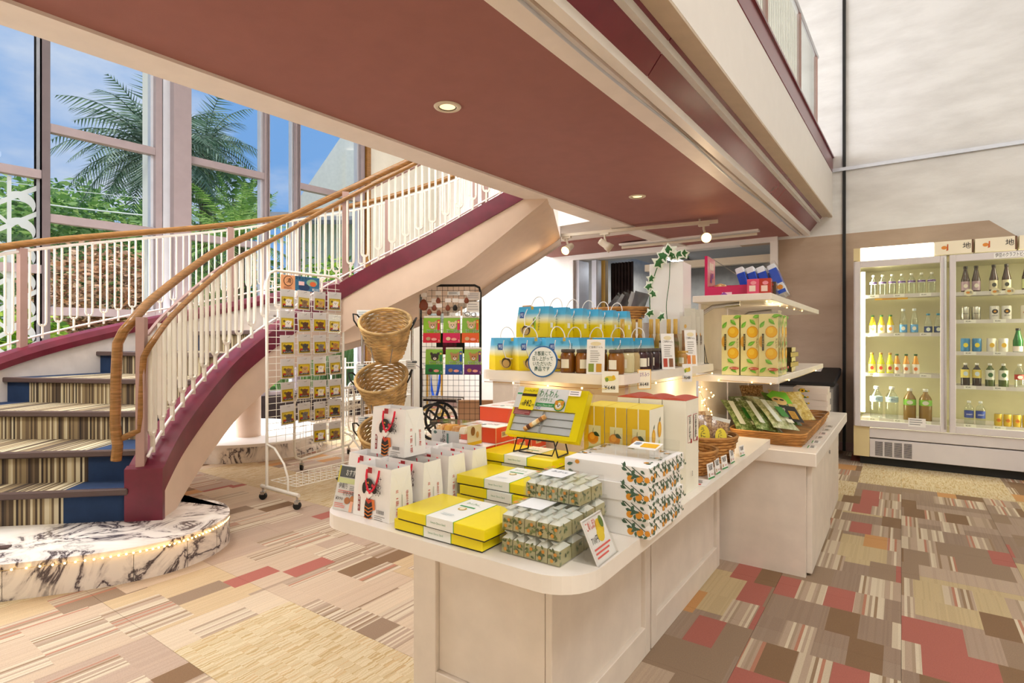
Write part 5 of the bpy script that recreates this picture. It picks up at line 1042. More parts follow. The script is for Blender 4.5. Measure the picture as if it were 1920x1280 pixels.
# yellow confectionery boxes
def yellow_box(label, x, y, z, rz=0, proto=[None]):
    if proto[0]: return dup(proto[0], (x, y, z+E_), rz, label)
    t = thing('confectionery_box', label, 'box', (x, y, z+E_), rz, 'yellow confectionery boxes'); w_, d_, h_ = .295, .175, .0295
    B().use('rubber').box(-w_/2+.002, w_/2-.002, -d_/2+.002, d_/2-.002, 0, .006).build('tray', t); q = B().use('yellow card'); q.box(-w_/2, w_/2, -d_/2, d_/2, .003, h_); q.build('lid', t, bev=.0012)
    q = B(); q.box(-.04, .05, -d_/2-.0008, d_/2+.0008, .003, h_+.0008, '#eef0ec'); q.box(-.042, -.04, -d_/2-.0007, d_/2+.0007, .003, h_+.0007, '#6fae3c'); q.box(.05, .052, -d_/2-.0007, d_/2+.0007, .003, h_+.0007, '#6fae3c'); F_ = q.face((0, 0, h_+.0008), (1, 0, 0), (0, 1, 0)); F_.rect(-.025, .022, .05, .008, '#2f9a54').ell(.0, .005, .012, .012, '#c9a83a').ell(.0, .005, .008, .009, '#f0e6c8').txt('わんわん', -.022, .045, .014, '#7fae84', .044).lines(-.02, -.05, .04, 2, .008, .002, '#a8c0c8'); q.face((0, -d_/2-.0008, .003), (1, 0, 0), (0, 0, 1)).txt('Sweet Choco Sand', -.025, .011, .006, '#7aa884', .05); q.build('paper_band', t); proto[0] = t; return t
hb = .0302
for n_, (x, y, cnt, nm_) in enumerate(((-.955, 1.118, 2, 'front'), (-.975, 1.395, 3, 'middle'), (-1.06, 1.60, 4, 'rear'))):
    for k in range(cnt): yellow_box('yellow confectionery box with white band, %s of the %s pile counted from the table' % (NTH[k], nm_), x+(.012 if k % 2 else -.004), y+(-.006 if k % 2 else 0), Z+k*hb, .012*(-1)**k)
# display pack on a wire easel
ez = Z+4*hb
ea = thing('wire_easel', 'black wire easel carrying the yellow display pack', 'easel', (-1.0, 1.60, ez+E_)); q = B().use('black steel')
q.tube([(-.075, .03, .003), (-.085, -.045, .003), (-.07, -.045, .052), (.075, -.045, .052), (.09, -.045, .003)], .0028, n=6); q.tube([(-.055, -.02, .05), (-.06, -.048, .006), (.07, -.048, .006), (.075, -.02, .05)], .0026, n=6); q.tube([(.09, -.045, .003), (.085, .03, .003)], .0028, n=6); q.tube([(-.075, .03, .003), (-.05, .035, .12), (.05, .035, .12), (.085, .03, .003)], .0028, n=6); q.build('wire', ea)
dp = thing('display_pack', 'open yellow sample pack priced 982 standing on the wire easel', 'box', (-.99, 1.567, ez+.058), -.02); dp.rotation_euler = (-.50, 0, -.03)
q = B(); w_, h_ = .285, .178; q.box(-w_/2, w_/2, .01, .03, 0, h_, 'yellow card'); q.box(-w_/2, w_/2, 0, .01, 0, .014, 'yellow card'); q.box(-w_/2, w_/2, 0, .01, .098, h_, 'yellow card'); q.box(-w_/2, -w_/2+.012, 0, .01, .014, .098, 'yellow card'); q.box(w_/2-.03, w_/2, 0, .01, .014, .098, 'yellow card'); q.box(-w_/2+.012, w_/2-.03, .0095, .0105, .014, .098, '#b8bcc0'); q.build('case', dp)
q = B(); F_ = q.face((-w_/2, -.0003, 0), (1, 0, 0), (0, 0, 1)); F_.rect(.052, .098, .16, .08, '#eceef2').txt('わんわん', .096, .145, .026, '#2f8a4a', .078).txt('パラダイス', .104, .128, .013, '#3f9458', .05).rect(.092, .110, .078, .013, '#2f9a54').txt('Sweet Choco Sand', .098, .1125, .007, '#e8f4ec', .062).txt('CV', .098, .0985, .011, '#5f78c8').ell(.188, .119, .022, .022, '#2f8a4a').ell(.188, .119, .018, .018, '#e8c040').ell(.186, .117, .012, .011, '#f8f4ea').ell(.176, .127, .006, .009, '#e2952c', rot=.5).ell(.199, .127, .006, .009, '#e2952c', rot=-.5).ell(.183, .119, .0018, .0022, '#1c1614').ell(.190, .119, .0018, .0022, '#1c1614').ell(.1865, .114, .003, .002, '#1c1614')
F_.rect(.005, .098, .024, .08, '#e6e8e8').rect(.007, .148, .02, .006, '#2f9a54').rect(.029, .092, .062, .083, '#f2dc10').txt('スイートチョコサンド', .031, .157, .010, '#1c1a16', .057).rect(.029, .142, .062, .010, '#2a1c10').txt('982', .046, .104, .026, '#1c1a16', .032).txt('1個', .034, .106, .010, '#1c1a16').txt('円', .081, .104, .008, '#1c1a16').rect(.218, .153, .045, .02, '#f4ecec').lines(.222, .166, .036, 2, .008, .003, '#8a8486'); q.build('printed_face', dp)
for i in range(3):
    for j in range(2): q = B().use('#c6ccd2:g'); q.hexa([(-.128+j*.125, .003, .018+i*.027), (-.015+j*.125, .003, .018+i*.027), (-.015+j*.125, .009, .018+i*.027), (-.128+j*.125, .009, .018+i*.027)], [(-.128+j*.125, .005, .041+i*.027), (-.015+j*.125, .005, .041+i*.027), (-.015+j*.125, .009, .041+i*.027), (-.128+j*.125, .009, .041+i*.027)]); q.build('wrapped_stick', dp)
q = B(); a, c = V((-.065, -.004, .022)), V((.005, -.004, .075))
for k, m_ in enumerate(('cookie', '#5a2c18', 'cookie', '#efe2c4', 'cookie', '#8a5a34', 'cookie')): q.cyl(lerp(a, c, k/7), lerp(a, c, (k+1)/7), .0085, n=8, m=m_)
q.build('sample_stick', dp); q = B(); q.face((-.135, -.0004, .075), (1, 0, 0), (0, 0, 1)).rect(0, 0, .072, .026, '#9c4a4c').lines(.005, .019, .062, 4, .0055, .0018, '#d8a0a0'); q.build('red_note', dp); B().use('clear plastic').box(-w_/2-.006, w_/2+.006, -.008, -.0065, -.002, h_+.004).build('acrylic_cover', dp); B().use('clear plastic').box(w_/2+.0045, w_/2+.006, -.008, .035, -.002, h_+.004).build('acrylic_side', dp)
# white boxes printed with citrus sprigs
def citrus_print(F_, w_, h_, seed, side=False):
    rd = random.Random(seed)
    def sprig(cx, cy, s_, fruit=True):
        F_.poly([(cx-.02*s_, cy+.018*s_), (cx+.022*s_, cy-.01*s_), (cx+.021*s_, cy-.0115*s_), (cx-.021*s_, cy+.0165*s_)], '#3c5240')
        for k in range(6): F_.leaf(cx+rd.uniform(-.022, .018)*s_, max(.004, min(h_-.004, cy+rd.uniform(-.012, .014)*s_)), .012*s_, .006*s_, rd.uniform(-2.6, 2.6), '#4a6650'); F_.k -= .8
        if fruit: F_.ell(cx-.004*s_, max(.007, cy-.008*s_), .0062*s_, .0062*s_, '#e0962c', 10).ell(cx+.014*s_, max(.007, cy-.006*s_), .0062*s_, .0062*s_, '#e0962c', 10)
    if side:
        n_ = int(w_/.028)
        for i in range(n_): sprig(.02+i*.028, h_*.52+rd.uniform(-.004, .004), 1.15, i % 3 == 0); F_.k = 1+i % 3
    else: sprig(w_-.045, h_*.55, 1.45); sprig(w_-.022, h_*.5, 1.2); F_.ell(.040, h_*.84, .007, .0055, '#e0962c').leaf(.008, h_*.6, .02, .009, .3, '#4a6650').leaf(.012, h_*.3, .02, .009, -.4, '#4a6650')
def citrus_box(label, x, y, z, rz, proto=[None]):
    if proto[0]: return dup(proto[0], (x, y, z+E_), rz, label)
    t = thing('citrus_box', label, 'box', (x, y, z+E_), rz, 'white citrus boxes'); w_, d_, h_ = .245, .255, .0445; p = B().use('paper white'); p.box(-w_/2, w_/2, -d_/2, d_/2, 0, h_)
    F_ = p.face((-w_/2, -d_/2-.0002, 0), (1, 0, 0), (0, 0, 1)); F_.d = .0002; citrus_print(F_, w_, h_, 1); F_ = p.face((w_/2+.0002, -d_/2, 0), (0, 1, 0), (0, 0, 1)); F_.d = .0002; citrus_print(F_, d_, h_, 2, True); F_ = p.face((-w_/2, -d_/2, h_+.0002), (1, 0, 0), (0, 1, 0)); F_.d = .0002
    rd = random.Random(5)
    for k in range(9): F_.k = 1; cx, cy = ((.012+.03*k, d_-.03) if k % 3 == 0 else (w_-.03, .03+.025*k) if k % 3 == 1 else (.02, .04+.02*k)); [F_.leaf(cx+rd.uniform(-.01, .01), cy+rd.uniform(-.012, .012), .014, .007, rd.uniform(0, 6), '#4a6650') for _ in range(6)]; F_.ell(cx, cy, .007, .007, '#e0962c', 10)
    F_.txt('みかんもち', .08, .12, .014, '#b8c0c0', .07); p.build('carton', t); proto[0] = t; return t
for k in range(4): citrus_box('white citrus-sprig box, %s from the bottom of the pile' % NTH[k], -.643+.004*(k % 2), 1.468-.004*(k % 3), Z+k*.0452, .015*(-1)**k)
at_ = thing('acrylic_tray', 'clear acrylic tray with small price card lying on the citrus boxes', 'tray', (-.64, 1.50, Z+4*.0452+.0045)); q = B().use('clear plastic'); q.box(-.12, .115, -.08, .09, 0, .002); q.box(-.12, .115, -.08, -.078, .002, .03); q.box(-.12, .115, .088, .09, .002, .03); q.build('tray_body', at_)
q = B(); q.hexa([(.02, -.06, .022), (.10, -.06, .022), (.10, -.0, .03), (.02, -.0, .03)], [(.02, -.06, .0235), (.10, -.06, .0235), (.10, -.0, .0315), (.02, -.0, .0315)], 'paper white'); F_ = q.face((.02, -.06, .0236), (1, 0, 0), (0, .06, .008)); F_.rect(.03, .012, .045, .036, '#e7b32a').lines(.006, .045, .02, 3, .008, .004, '#7a90b0'); q.build('price_card', at_)
def wad(m_, w_, d_, h_, seed):
    rd = random.Random(seed); b = B(); nx, ny = 7, 6; vs, fs = [], []
    for j in range(ny+1):
        for i in range(nx+1): e = (i in (0, nx)) or (j in (0, ny)); vs.append((lerp(-w_/2, w_/2, i/nx)*(1 if not e else 1), lerp(-d_/2, d_/2, j/ny), (h_*.35 if e else h_*rd.uniform(.65, 1))))
    for j in range(ny):
        for i in range(nx): a = j*(nx+1)+i; fs.append((a, a+1, a+nx+2, a+nx+1))
    b.add(vs, fs, m_, True); n_ = len(vs); b.add([(v[0]*.98, v[1]*.98, 0) for v in vs], [f[::-1] for f in fs], m_); per = [i for i in range(nx+1)] + [j*(nx+1)+nx for j in range(1, ny+1)] + [ny*(nx+1)+i for i in range(nx-1, -1, -1)] + [j*(nx+1) for j in range(ny-1, 0, -1)]
    allv = vs+[(v[0]*.98, v[1]*.98, 0) for v in vs]; b.add(allv, [(per[i], n_+per[i], n_+per[(i+1) % len(per)], per[(i+1) % len(per)])[::-1] for i in range(len(per))], m_, True); return b
def twist_pack(label, x, y, z, rz, nx=5, ny=4, L_=None):
    t = thing('sweets_pack', label, 'pack', (x, y, z+E_), rz, 'clear packs of wrapped citrus sweets'); cw, cd_, h_ = .032, .06, .052; W_, D_ = nx*cw, ny*cd_; rd = random.Random(int(x*1000)+int(z*1000))
    for j in range(ny):
        for i in range(nx):
            cx, cy = -W_/2+(i+.5)*cw, -D_/2+(j+.5)*cd_; q = B(); hh = .034; q.frust(cx-cw*.47, cx+cw*.47, cy-cd_*.46, cy+cd_*.46, .001, hh, .96, '#b3ad84'); q.frust(cx-cw*.44, cx+cw*.44, cy-cd_*.42, cy+cd_*.42, hh, .045, .35, '#e9ebe4:g'); q.hexa([(cx-.003, cy-.02, .044), (cx+.003, cy-.02, .044), (cx+.003, cy+.02, .044), (cx-.003, cy+.02, .044)], [(cx-.010, cy-.024, .0505), (cx+.008, cy-.026, .0505), (cx+.010, cy+.024, .0505), (cx-.006, cy+.026, .0505)], '#d6dcd6:g')
            if j == 0:
                F_ = q.face((cx-cw*.47, cy-cd_*.46-.0004, .001), (1, 0, 0), (0, .02, 1)); F_.d = .0003
                for k in range(11): F_.leaf(rd.uniform(.004, .026), rd.uniform(.004, .030), .011, .0055, rd.uniform(0, 6), rd.choice(['#5d6a34', '#6f7d44', '#48562c'])); F_.k -= .7
                F_.ell(.011, .009, .0045, .0045, '#d6942c', 10).ell(.02, .024, .0042, .0042, '#d08a2a', 10)
            if i == nx-1:
                F_ = q.face((cx+cw*.47+.0004, cy-cd_*.46, .001), (0, 1, 0), (-.02, 0, 1)); F_.d = .0003
                for k in range(7): F_.leaf(rd.uniform(.004, .05), rd.uniform(.004, .028), .012, .005, rd.uniform(0, 6), rd.choice(['#6f7d54', '#8a9470', '#5a6a54'])); F_.k -= .7
            q.build('wrapped_sweet', t)
    q = B().use('film'); q.box(-W_/2-.002, W_/2+.002, -D_/2-.002, D_/2+.002, .0002, h_); q.build('film_wrap', t); q = B(); F_ = q.face((-W_/2+.02, -D_/2+.03, h_+.0003), (1, 0, 0), (0, 1, 0)); F_.rect(0, 0, W_*.45, D_*.62, '#eef0f2').txt('みかん', .012, D_*.35, .016, '#7a8492', .05); [F_.ell(-.012+.002*k, .02+.035*k, .006, .006, '#e08a3a', 10) for k in range(4)]; q.build('top_label', t); return t
twist_pack('clear pack of wrapped citrus sweets lying on the table near the corner', -.70, 1.185, Z, .0); twist_pack('clear pack of wrapped citrus sweets, second layer of the pile', -.703, 1.19, Z+.0535, .01); twist_pack('short clear pack of citrus sweets on top of the pile', -.705, 1.235, Z+.107, -.02, 5, 2)
pc = thing('price_card', 'tilted acrylic price card reading 710 beside the citrus sweets', 'price card', (-.566, 1.172, Z+E_)); pc.rotation_euler = (0, 0, PI/2+.03); q = B(); q.hexa([(-.052, -.012, 0), (.052, -.012, 0), (.052, -.009, 0), (-.052, -.009, 0)], [(-.052, .030, .092), (.052, .030, .092), (.052, .033, .092), (-.052, .033, .092)], 'paper white'); F_ = q.face((-.052, -.0125, 0), (1, 0, 0), (0, .042, .092)); F_.d = .0003
F_.rect(.004, .004, .096, .092, '#fbf8f6').ell(.070, .07, .020, .020, '#e8c21c').ell(.062, .055, .018, .016, '#f2d22a').ell(.084, .08, .010, .014, '#5c7a2c').txt('こめしぼり', .008, .074, .018, '#d8402c', .05).txt('710円', .010, .042, .015, '#23201e', .034).lines(.008, .030, .085, 3, .009, .004, '#dc6058').rect(.0, .098, .104, .002, '#b9b6b2'); q.build('card', pc); q = B().use('clear plastic'); q.hexa([(-.056, -.016, 0), (.056, -.016, 0), (.056, -.0135, 0), (-.056, -.0135, 0)], [(-.056, .027, .096), (.056, .027, .096), (.056, .0285, .096), (-.056, .0285, .096)]); q.box(-.056, .056, -.016, .05, 0, .0015); q.build('holder', pc)
# mandarin boxes and tall white boxes
def mandarin_box(label, x, y, z, proto=[None]):
    if proto[0]: return dup(proto[0], (x, y, z+E_), 0, label)
    t = thing('mandarin_box', label, 'box', (x, y, z+E_), 0, 'yellow mandarin boxes'); w_, d_, h_ = .074, .125, .285; q = B(); q.box(-w_/2, w_/2, -d_/2, d_/2, 0, h_, 'paper cream'); q.box(-w_/2, w_/2, -d_/2-.0008, -d_/2, 0, h_, '#dcb40c'); q.hexa([(-w_/2, -d_/2-.001, h_), (w_/2, -d_/2-.001, h_), (w_/2, d_/2, h_), (-w_/2, d_/2, h_)], [(-w_/2, -d_/2-.001, h_+.001), (w_/2, -d_/2-.001, h_+.001), (w_/2, d_/2, h_+.005), (-w_/2, d_/2, h_+.005)], '#ecd65a'); q.build('carton', t); p = B(); F_ = p.face((-w_/2, -d_/2-.001, 0), (1, 0, 0), (0, 0, 1)); F_.d = .0003
    F_.rect(.036, .222, .0035, .063, '#f0e8cc').rect(.018, .142, .044, .08, '#ddd6a0').ell(.034, .180, .02, .02, '#d98a12').ell(.031, .185, .010, .010, '#eaa42c').leaf(.036, .200, .026, .013, -.5, '#22401c').poly([(.033, .197), (.035, .197), (.036, .214), (.035, .214)], '#3a4a1c').leaf(.012, .142, .04, .014, .2, '#8ca84c'); F_ = p.face((w_/2+.0002, -d_/2, 0), (0, 1, 0), (0, 0, 1)); F_.d = .0003
    for cx, cy in ((.035, .195), (.085, .215)): F_.ell(cx, cy, .016, .026, '#e0a416').ell(cx-.003, cy+.004, .008, .014, '#f0c23c').leaf(cx, cy+.024, .018, .007, 1.2, '#2f4a20').leaf(cx-.008, cy-.06, .03, .014, 1.3, '#d3dc84')
    p.build('fruit_print', t); proto[0] = t; return t
for i in range(3): mandarin_box('yellow mandarin gift box, %s from the right' % NTH[i], -.679-.077*i, 1.722, Z)
def tall_box(label, x, y, z, proto=[None]):
    if proto[0]: return dup(proto[0], (x, y, z+E_), 0, label)
    t = thing('tall_gift_box', label, 'box', (x, y, z+E_), 0, 'tall white gift boxes with red lids'); w_, d_, h_ = .078, .135, .305; q = B(); p = B(); p.box(-w_/2, w_/2, -d_/2, d_/2, 0, h_, 'paper cream'); n_ = 8
    for i in range(n_): a, c = i/n_, (i+1)/n_; q.hexa([(lerp(-w_/2, w_/2, a), -d_/2, h_+.0005), (lerp(-w_/2, w_/2, c), -d_/2, h_+.0005), (lerp(-w_/2, w_/2, c), d_/2, h_+.0005), (lerp(-w_/2, w_/2, a), d_/2, h_+.0005)], [(lerp(-w_/2, w_/2, a), -d_/2, h_+.002+.007*math.sin(PI*a)), (lerp(-w_/2, w_/2, c), -d_/2, h_+.002+.007*math.sin(PI*c)), (lerp(-w_/2, w_/2, c), d_/2, h_+.002+.007*math.sin(PI*c)), (lerp(-w_/2, w_/2, a), d_/2, h_+.002+.007*math.sin(PI*a))], '#c05244')
    q.build('lid_flap', t); F_ = p.face((w_/2+.0002, -d_/2, 0), (0, 1, 0), (0, 0, 1)); F_.d = .0003
    for y0, w1 in ((.018, '湯の花'), (.075, '温泉餅')):
        F_.rect(y0, .165, .038, .09, '#a8242c').rect(y0+.002, .167, .034, .086, '#f4efe2'); F_.txt(w1, y0+.010, .225, .022, '#2a1c18', .019, vert=True); F_.rect(y0+.026, .162, .014, .014, '#a8242c')
    F_.txt('静岡', .05, .06, .008, '#6a6460', vert=True); p.build('carton', t); proto[0] = t; return t
for i in range(3): tall_box('tall cream gift box with red lid, %s from the right behind the mandarin boxes' % NTH[i], -.612-.081*i, 1.868, Z)
q = B(); q.box(-.03, .03, -.05, .05, 0, .0008, 'paper white'); q.face((-.03, -.05, .0008), (1, 0, 0), (0, 1, 0)).rect(.012, .01, .03, .016, '#d8483c').lines(.01, .07, .035, 3, .015, .006, '#7a6a66'); tag(q.build('price_slip', None, (-.585, 1.86+.13, Z+E_), (0, 0, .06)), 'small paper slip with red mark lying on the table edge', 'paper')
# orange boxes with white lids, and clear sample box
def orange_box(label, x, y, z, proto=[None]):
    if proto[0]: return dup(proto[0], (x, y, z+E_), 0, label)
    t = thing('sweets_box', label, 'box', (x, y, z+E_), 0, 'orange sweets boxes'); q = B().use('orange box'); q.box(-.085, .085, -.058, .058, 0, .056); q.build('carton', t, bev=.001); q = B(); q.box(-.086, .0855, -.059, .0585, .0562, .059, 'paper white'); q.face((-.086, -.059, .0591), (1, 0, 0), (0, 1, 0)).leaf(.03, .03, .05, .02, .4, '#c8866a').txt('けわひ餅', .08, .05, .02, '#5a6a72', .06).leaf(.09, .03, .03, .02, 2, '#8aa0a4'); q.build('lid', t); q = B(); F_ = q.face((.0853, -.058, 0), (0, 1, 0), (0, 0, 1)); F_.rect(.035, .018, .042, .022, '#e8cf9c').txt('御菓子', .04, .022, .013, '#6a4424', .032); q.build('label_slip', t); q = B().use('#e9d2a4'); q.box(.0853, .0857, -.0585, -.0555, 0, .056); q.build('tape', t); proto[0] = t; return t
for r, (y, cnt) in enumerate(((1.585, 2), (1.705, 3), (1.825, 4), (1.945, 4))):
    for k in range(cnt): orange_box('orange sweets box with white lid, %s row from the front, %s from the table' % (NTH[r], NTH[k]), -1.315, y, Z+k*.0597)
sb = thing('sample_box', 'clear acrylic box with sample cookies on the front orange boxes', 'box', (-1.335, 1.545, Z+2*.0597+E_), .0); q = B().use('clear plastic'); q.box(-.085, .09, -.045, .045, 0, .002); q.box(-.085, .09, -.045, -.0435, .002, .085); q.box(-.085, .09, .0435, .045, .002, .085); q.box(.0885, .09, -.0435, .0435, .002, .085); q.box(-.085, .09, -.045, .045, .085, .0865); q.build('case', sb)
q = B(); q.box(-.082, .05, -.0425, -.0415, .003, .058, '#dfe4e6'); q.face((-.082, -.0428, .003), (1, 0, 0), (0, 0, 1)).leaf(.01, .045, .02, .012, 0, '#4a7474').rect(.075, .0, .009, .045, '#56807c').txt('けわひ', .055, .04, .013, '#2a2a2a', vert=True).txt('餅', .045, .01, .012, '#6a7a80'); q.build('insert_card', sb); q = B()
for i in range(4): q.frust(-.07+i*.036, -.04+i*.036, -.035, .035, .05, .072, .7, ['cookie', '#e0a43c', 'cookie', '#ece0c8'][i])
q.build('cookie', sb); q = B().use('#e8d9b4'); q.box(.086, .0875, -.04, .04, .01, .08); q.face((.0876, -.04, .01), (0, 1, 0), (0, 0, 1)).rect(0, 0, .08, .012, '#e3b420').ell(.03, .05, .012, .016, '#8a5a2c').ell(.055, .035, .008, .012, '#c09048'); q.build('end_card', sb)
wt = thing('paper_carton', 'white ribbed carton glowing under the left end of the jam shelf', 'carton', (-1.39, 2.06, Z+E_)); q = B().use('paper white'); q.box(-.035, .03, -.02, .10, 0, .30)
for i in range(9): q.box(-.034+i*.007, -.031+i*.007, -.0215, -.02, .01, .29)
q.build('carton_body', wt); q = B().use('paper white'); q.box(-.038, .032, -.024, .102, .301, .335); q.build('carton_lid', wt)
# candy baskets and price cards on the table edge
def round_basket(name, label, x, y, z, r0, r1, h_, m='wicker', rows=8, sq=1.0, rz=0, group=None):
    t = thing(name, label, 'basket', (x, y, z+E_), rz, group); q = B().use(m); n_ = 30
    for k in range(rows):
        f_ = k/(rows-1); r = lerp(r0, r1, f_); q.tube([((r+.003*(1 if (i+k) % 2 else -1))*math.cos(2*PI*i/n_), sq*(r+.003*(1 if (i+k) % 2 else -1))*math.sin(2*PI*i/n_), .005+(h_-.01)*f_) for i in range(n_)], h_/rows*.52, n=5, closed=True)
    q.build('weave', t); q = B().use(m); q.tube([(r1*1.03*math.cos(2*PI*i/n_), sq*r1*1.03*math.sin(2*PI*i/n_), h_+.002) for i in range(n_)], .006, n=6, closed=True); q.build('rim', t); q = B().use(m); q.lathe([(0, .004), (r0, .004)], n=n_); q.build('base', t); 
    for i in range(0, n_, 3): a = 2*PI*i/n_; B().use(m).tube([(r0*math.cos(a), sq*r0*math.sin(a), 0), (r1*1.0*math.cos(a), sq*r1*math.sin(a), h_)], .0028, n=4).build('stake', t)
    return t
round_basket('candy_basket', 'round wicker basket of white packets nearest on the table edge', -.675, 2.14, Z, .085, .105, .085); round_basket('candy_basket', 'deeper wicker basket of brown candy bags farther along the table', -.685, 2.41, Z, .10, .125, .10)
def pouch(name, label, x, y, z, w_, h_, t_, m, rot, deco=None, group=None):
    t = thing(name, label, 'packet', (x, y, z), 0, group); t.rotation_euler = rot; q = B(); vs, fs = [], []; nx, ny = 5, 6
    for s_ in (-1, 1):
        for j in range(ny+1):
            for i in range(nx+1):
                u, v = i/nx, j/ny; bl_ = math.sin(PI*u)**.6*(math.sin(PI*min(1, v*1.25))**.6 if v < .8 else 0)*(.75+.25*random.random()); vs.append((lerp(-w_/2, w_/2, u)*(1-.12*math.sin(PI*v)), s_*(.001+t_/2*bl_), v*h_))
    k = (nx+1)*(ny+1)
    for s_ in (0, 1):
        for j in range(ny):
            for i in range(nx): a = s_*k+j*(nx+1)+i; f_ = (a, a+1, a+nx+2, a+nx+1); fs.append(f_ if s_ == 0 else f_[::-1])
    q.add(vs, fs, m, True); q.build('filling', t)
    q = B().use('film'); q.add([(v[0]*1.06, v[1]*1.12-.0006, v[2]*1.12) for v in vs[:k]], fs[:nx*ny], smooth=True); q.build('film_wrap', t)
    if deco: q = B(); F_ = q.face((-w_/2, -t_*.62, 0), (1, 0, 0), (0, 0, 1)); deco(F_, w_, h_); q.build('printed_label', t)
    return t
def fish(F_, w_, h_): F_.rect(w_*.2, h_*.25, w_*.6, h_*.5, '#f4f2ea').leaf(w_*.25, h_*.5, w_*.5, h_*.2, .4, '#c8402c').leaf(w_*.25, h_*.38, w_*.5, h_*.15, -.4, '#3a4a34')
def yell(F_, w_, h_): F_.ell(w_*.5, h_*.4, w_*.3, h_*.3, '#e2cc1c').txt('うに', w_*.36, h_*.48, h_*.12, '#1c1814', vert=True)
pouch('candy_packet', 'white fish-print packet leaning in the nearest candy basket', -.70, 2.12, Z+.035, .085, .13, .02, '#eceae2:g', (-.5, .3, .5), fish); pouch('candy_packet', 'clear white packet behind the fish-print one', -.66, 2.17, Z+.03, .08, .10, .02, '#dfe2da:g', (-.9, .2, .7)); pouch('candy_packet', 'small pale packet at the back of the nearest candy basket', -.72, 2.19, Z+.03, .07, .09, .02, 'dried yellow', (-.3, -.2, .2))
for i, (dx, dy, rr, dm) in enumerate(((-.06, -.04, (-.25, -.2, .3), yell), (.0, -.035, (-.3, .05, .5), yell), (.05, .01, (-.45, .25, .6), yell), (-.04, .05, (-.1, -.1, .2), None), (.03, .06, (-.2, .2, .5), None))): pouch('candy_packet', ['brown candy bag with yellow label at the left of the deep basket', 'brown candy bag with yellow label in the middle of the deep basket', 'brown candy bag with yellow label at the right of the deep basket', 'plain gold candy bag at the back left of the deep basket', 'white topped candy bag at the back right of the deep basket'][i], -.685+dx, 2.41+dy, Z+.04, .085, .13+.02*(i % 2), .035, ['candy brown', 'candy brown', 'candy brown', 'cookie', '#e6e4dc:g'][i], rr, dm, 'candy bags in the deep basket')
def tag_card(label, x, y, z, w_, h_, rz, lean=.25, style=0):
    t = thing('price_card', label, 'price card', (x, y, z+E_), rz); q = B(); q.hexa([(-w_/2, 0, 0), (w_/2, 0, 0), (w_/2, .0015, 0), (-w_/2, .0015, 0)], [(-w_/2, lean*h_, h_), (w_/2, lean*h_, h_), (w_/2, lean*h_+.0015, h_), (-w_/2, lean*h_+.0015, h_)], 'paper white'); F_ = q.face((-w_/2, -.0003, 0), (1, 0, 0), (0, lean, 1)); F_.d = .0003
    if style == 0: F_.rect(0, 0, w_, h_*.1, '#2f8a44').rect(w_*.1, h_*.16, w_*.18, h_*.22, '#b88a5c').txt('伊豆名物', w_*.1, h_*.78, h_*.12, '#3a3a40', w_*.75).txt('銘菓', w_*.2, h_*.55, h_*.2, '#26262c', w_*.55).txt('¥432', w_*.45, h_*.2, h_*.15, '#b86a68', w_*.42)
    elif style == 1: F_.rect(0, 0, w_, h_, '#f0b840').rect(w_*.05, h_*.04, w_*.9, h_*.92, '#fbf4e0').txt('はちみつ', w_*.12, h_*.62, h_*.2, '#7a4a8c', w_*.75).txt('¥648', w_*.15, h_*.16, h_*.2, '#1c1a18', w_*.66)
    elif style == 2: F_.ell(w_*.5, h_*.66, w_*.34, h_*.12, '#d9c94a').ell(w_*.3, h_*.6, w_*.1, h_*.1, '#7a9a3c').ell(w_*.7, h_*.72, w_*.1, h_*.1, '#e2b62a').txt('¥648', w_*.15, h_*.14, h_*.2, '#1c1a18', w_*.66)
    else: F_.ell(w_*.5, h_*.88, w_*.3, h_*.06, '#e6d8b0').txt('ご当地ジャム', w_*.12, h_*.75, h_*.05, '#4a4440', w_*.76).lines(w_*.2, h_*.66, w_*.6, 6, h_*.06, h_*.014, '#7a7470').rect(w_*.12, h_*.06, w_*.3, h_*.24, ['#8a9a3a', '#b8402c', '#d8702c'][style-3]).rect(w_*.55, h_*.06, w_*.3, h_*.24, ['#c8922c', '#8a5a3a', '#e0a05c'][style-3])
    q.build('card', t); return t
for i, (y, h_) in enumerate(((2.07, .055), (2.16, .055), (2.26, .05), (2.38, .055), (2.55, .045))): tag_card('small green-edged price card on the table edge, %s from the camera' % NTH[i], -.565, y, Z, .052, h_, PI/2-.15+.1*(i % 2), .12)
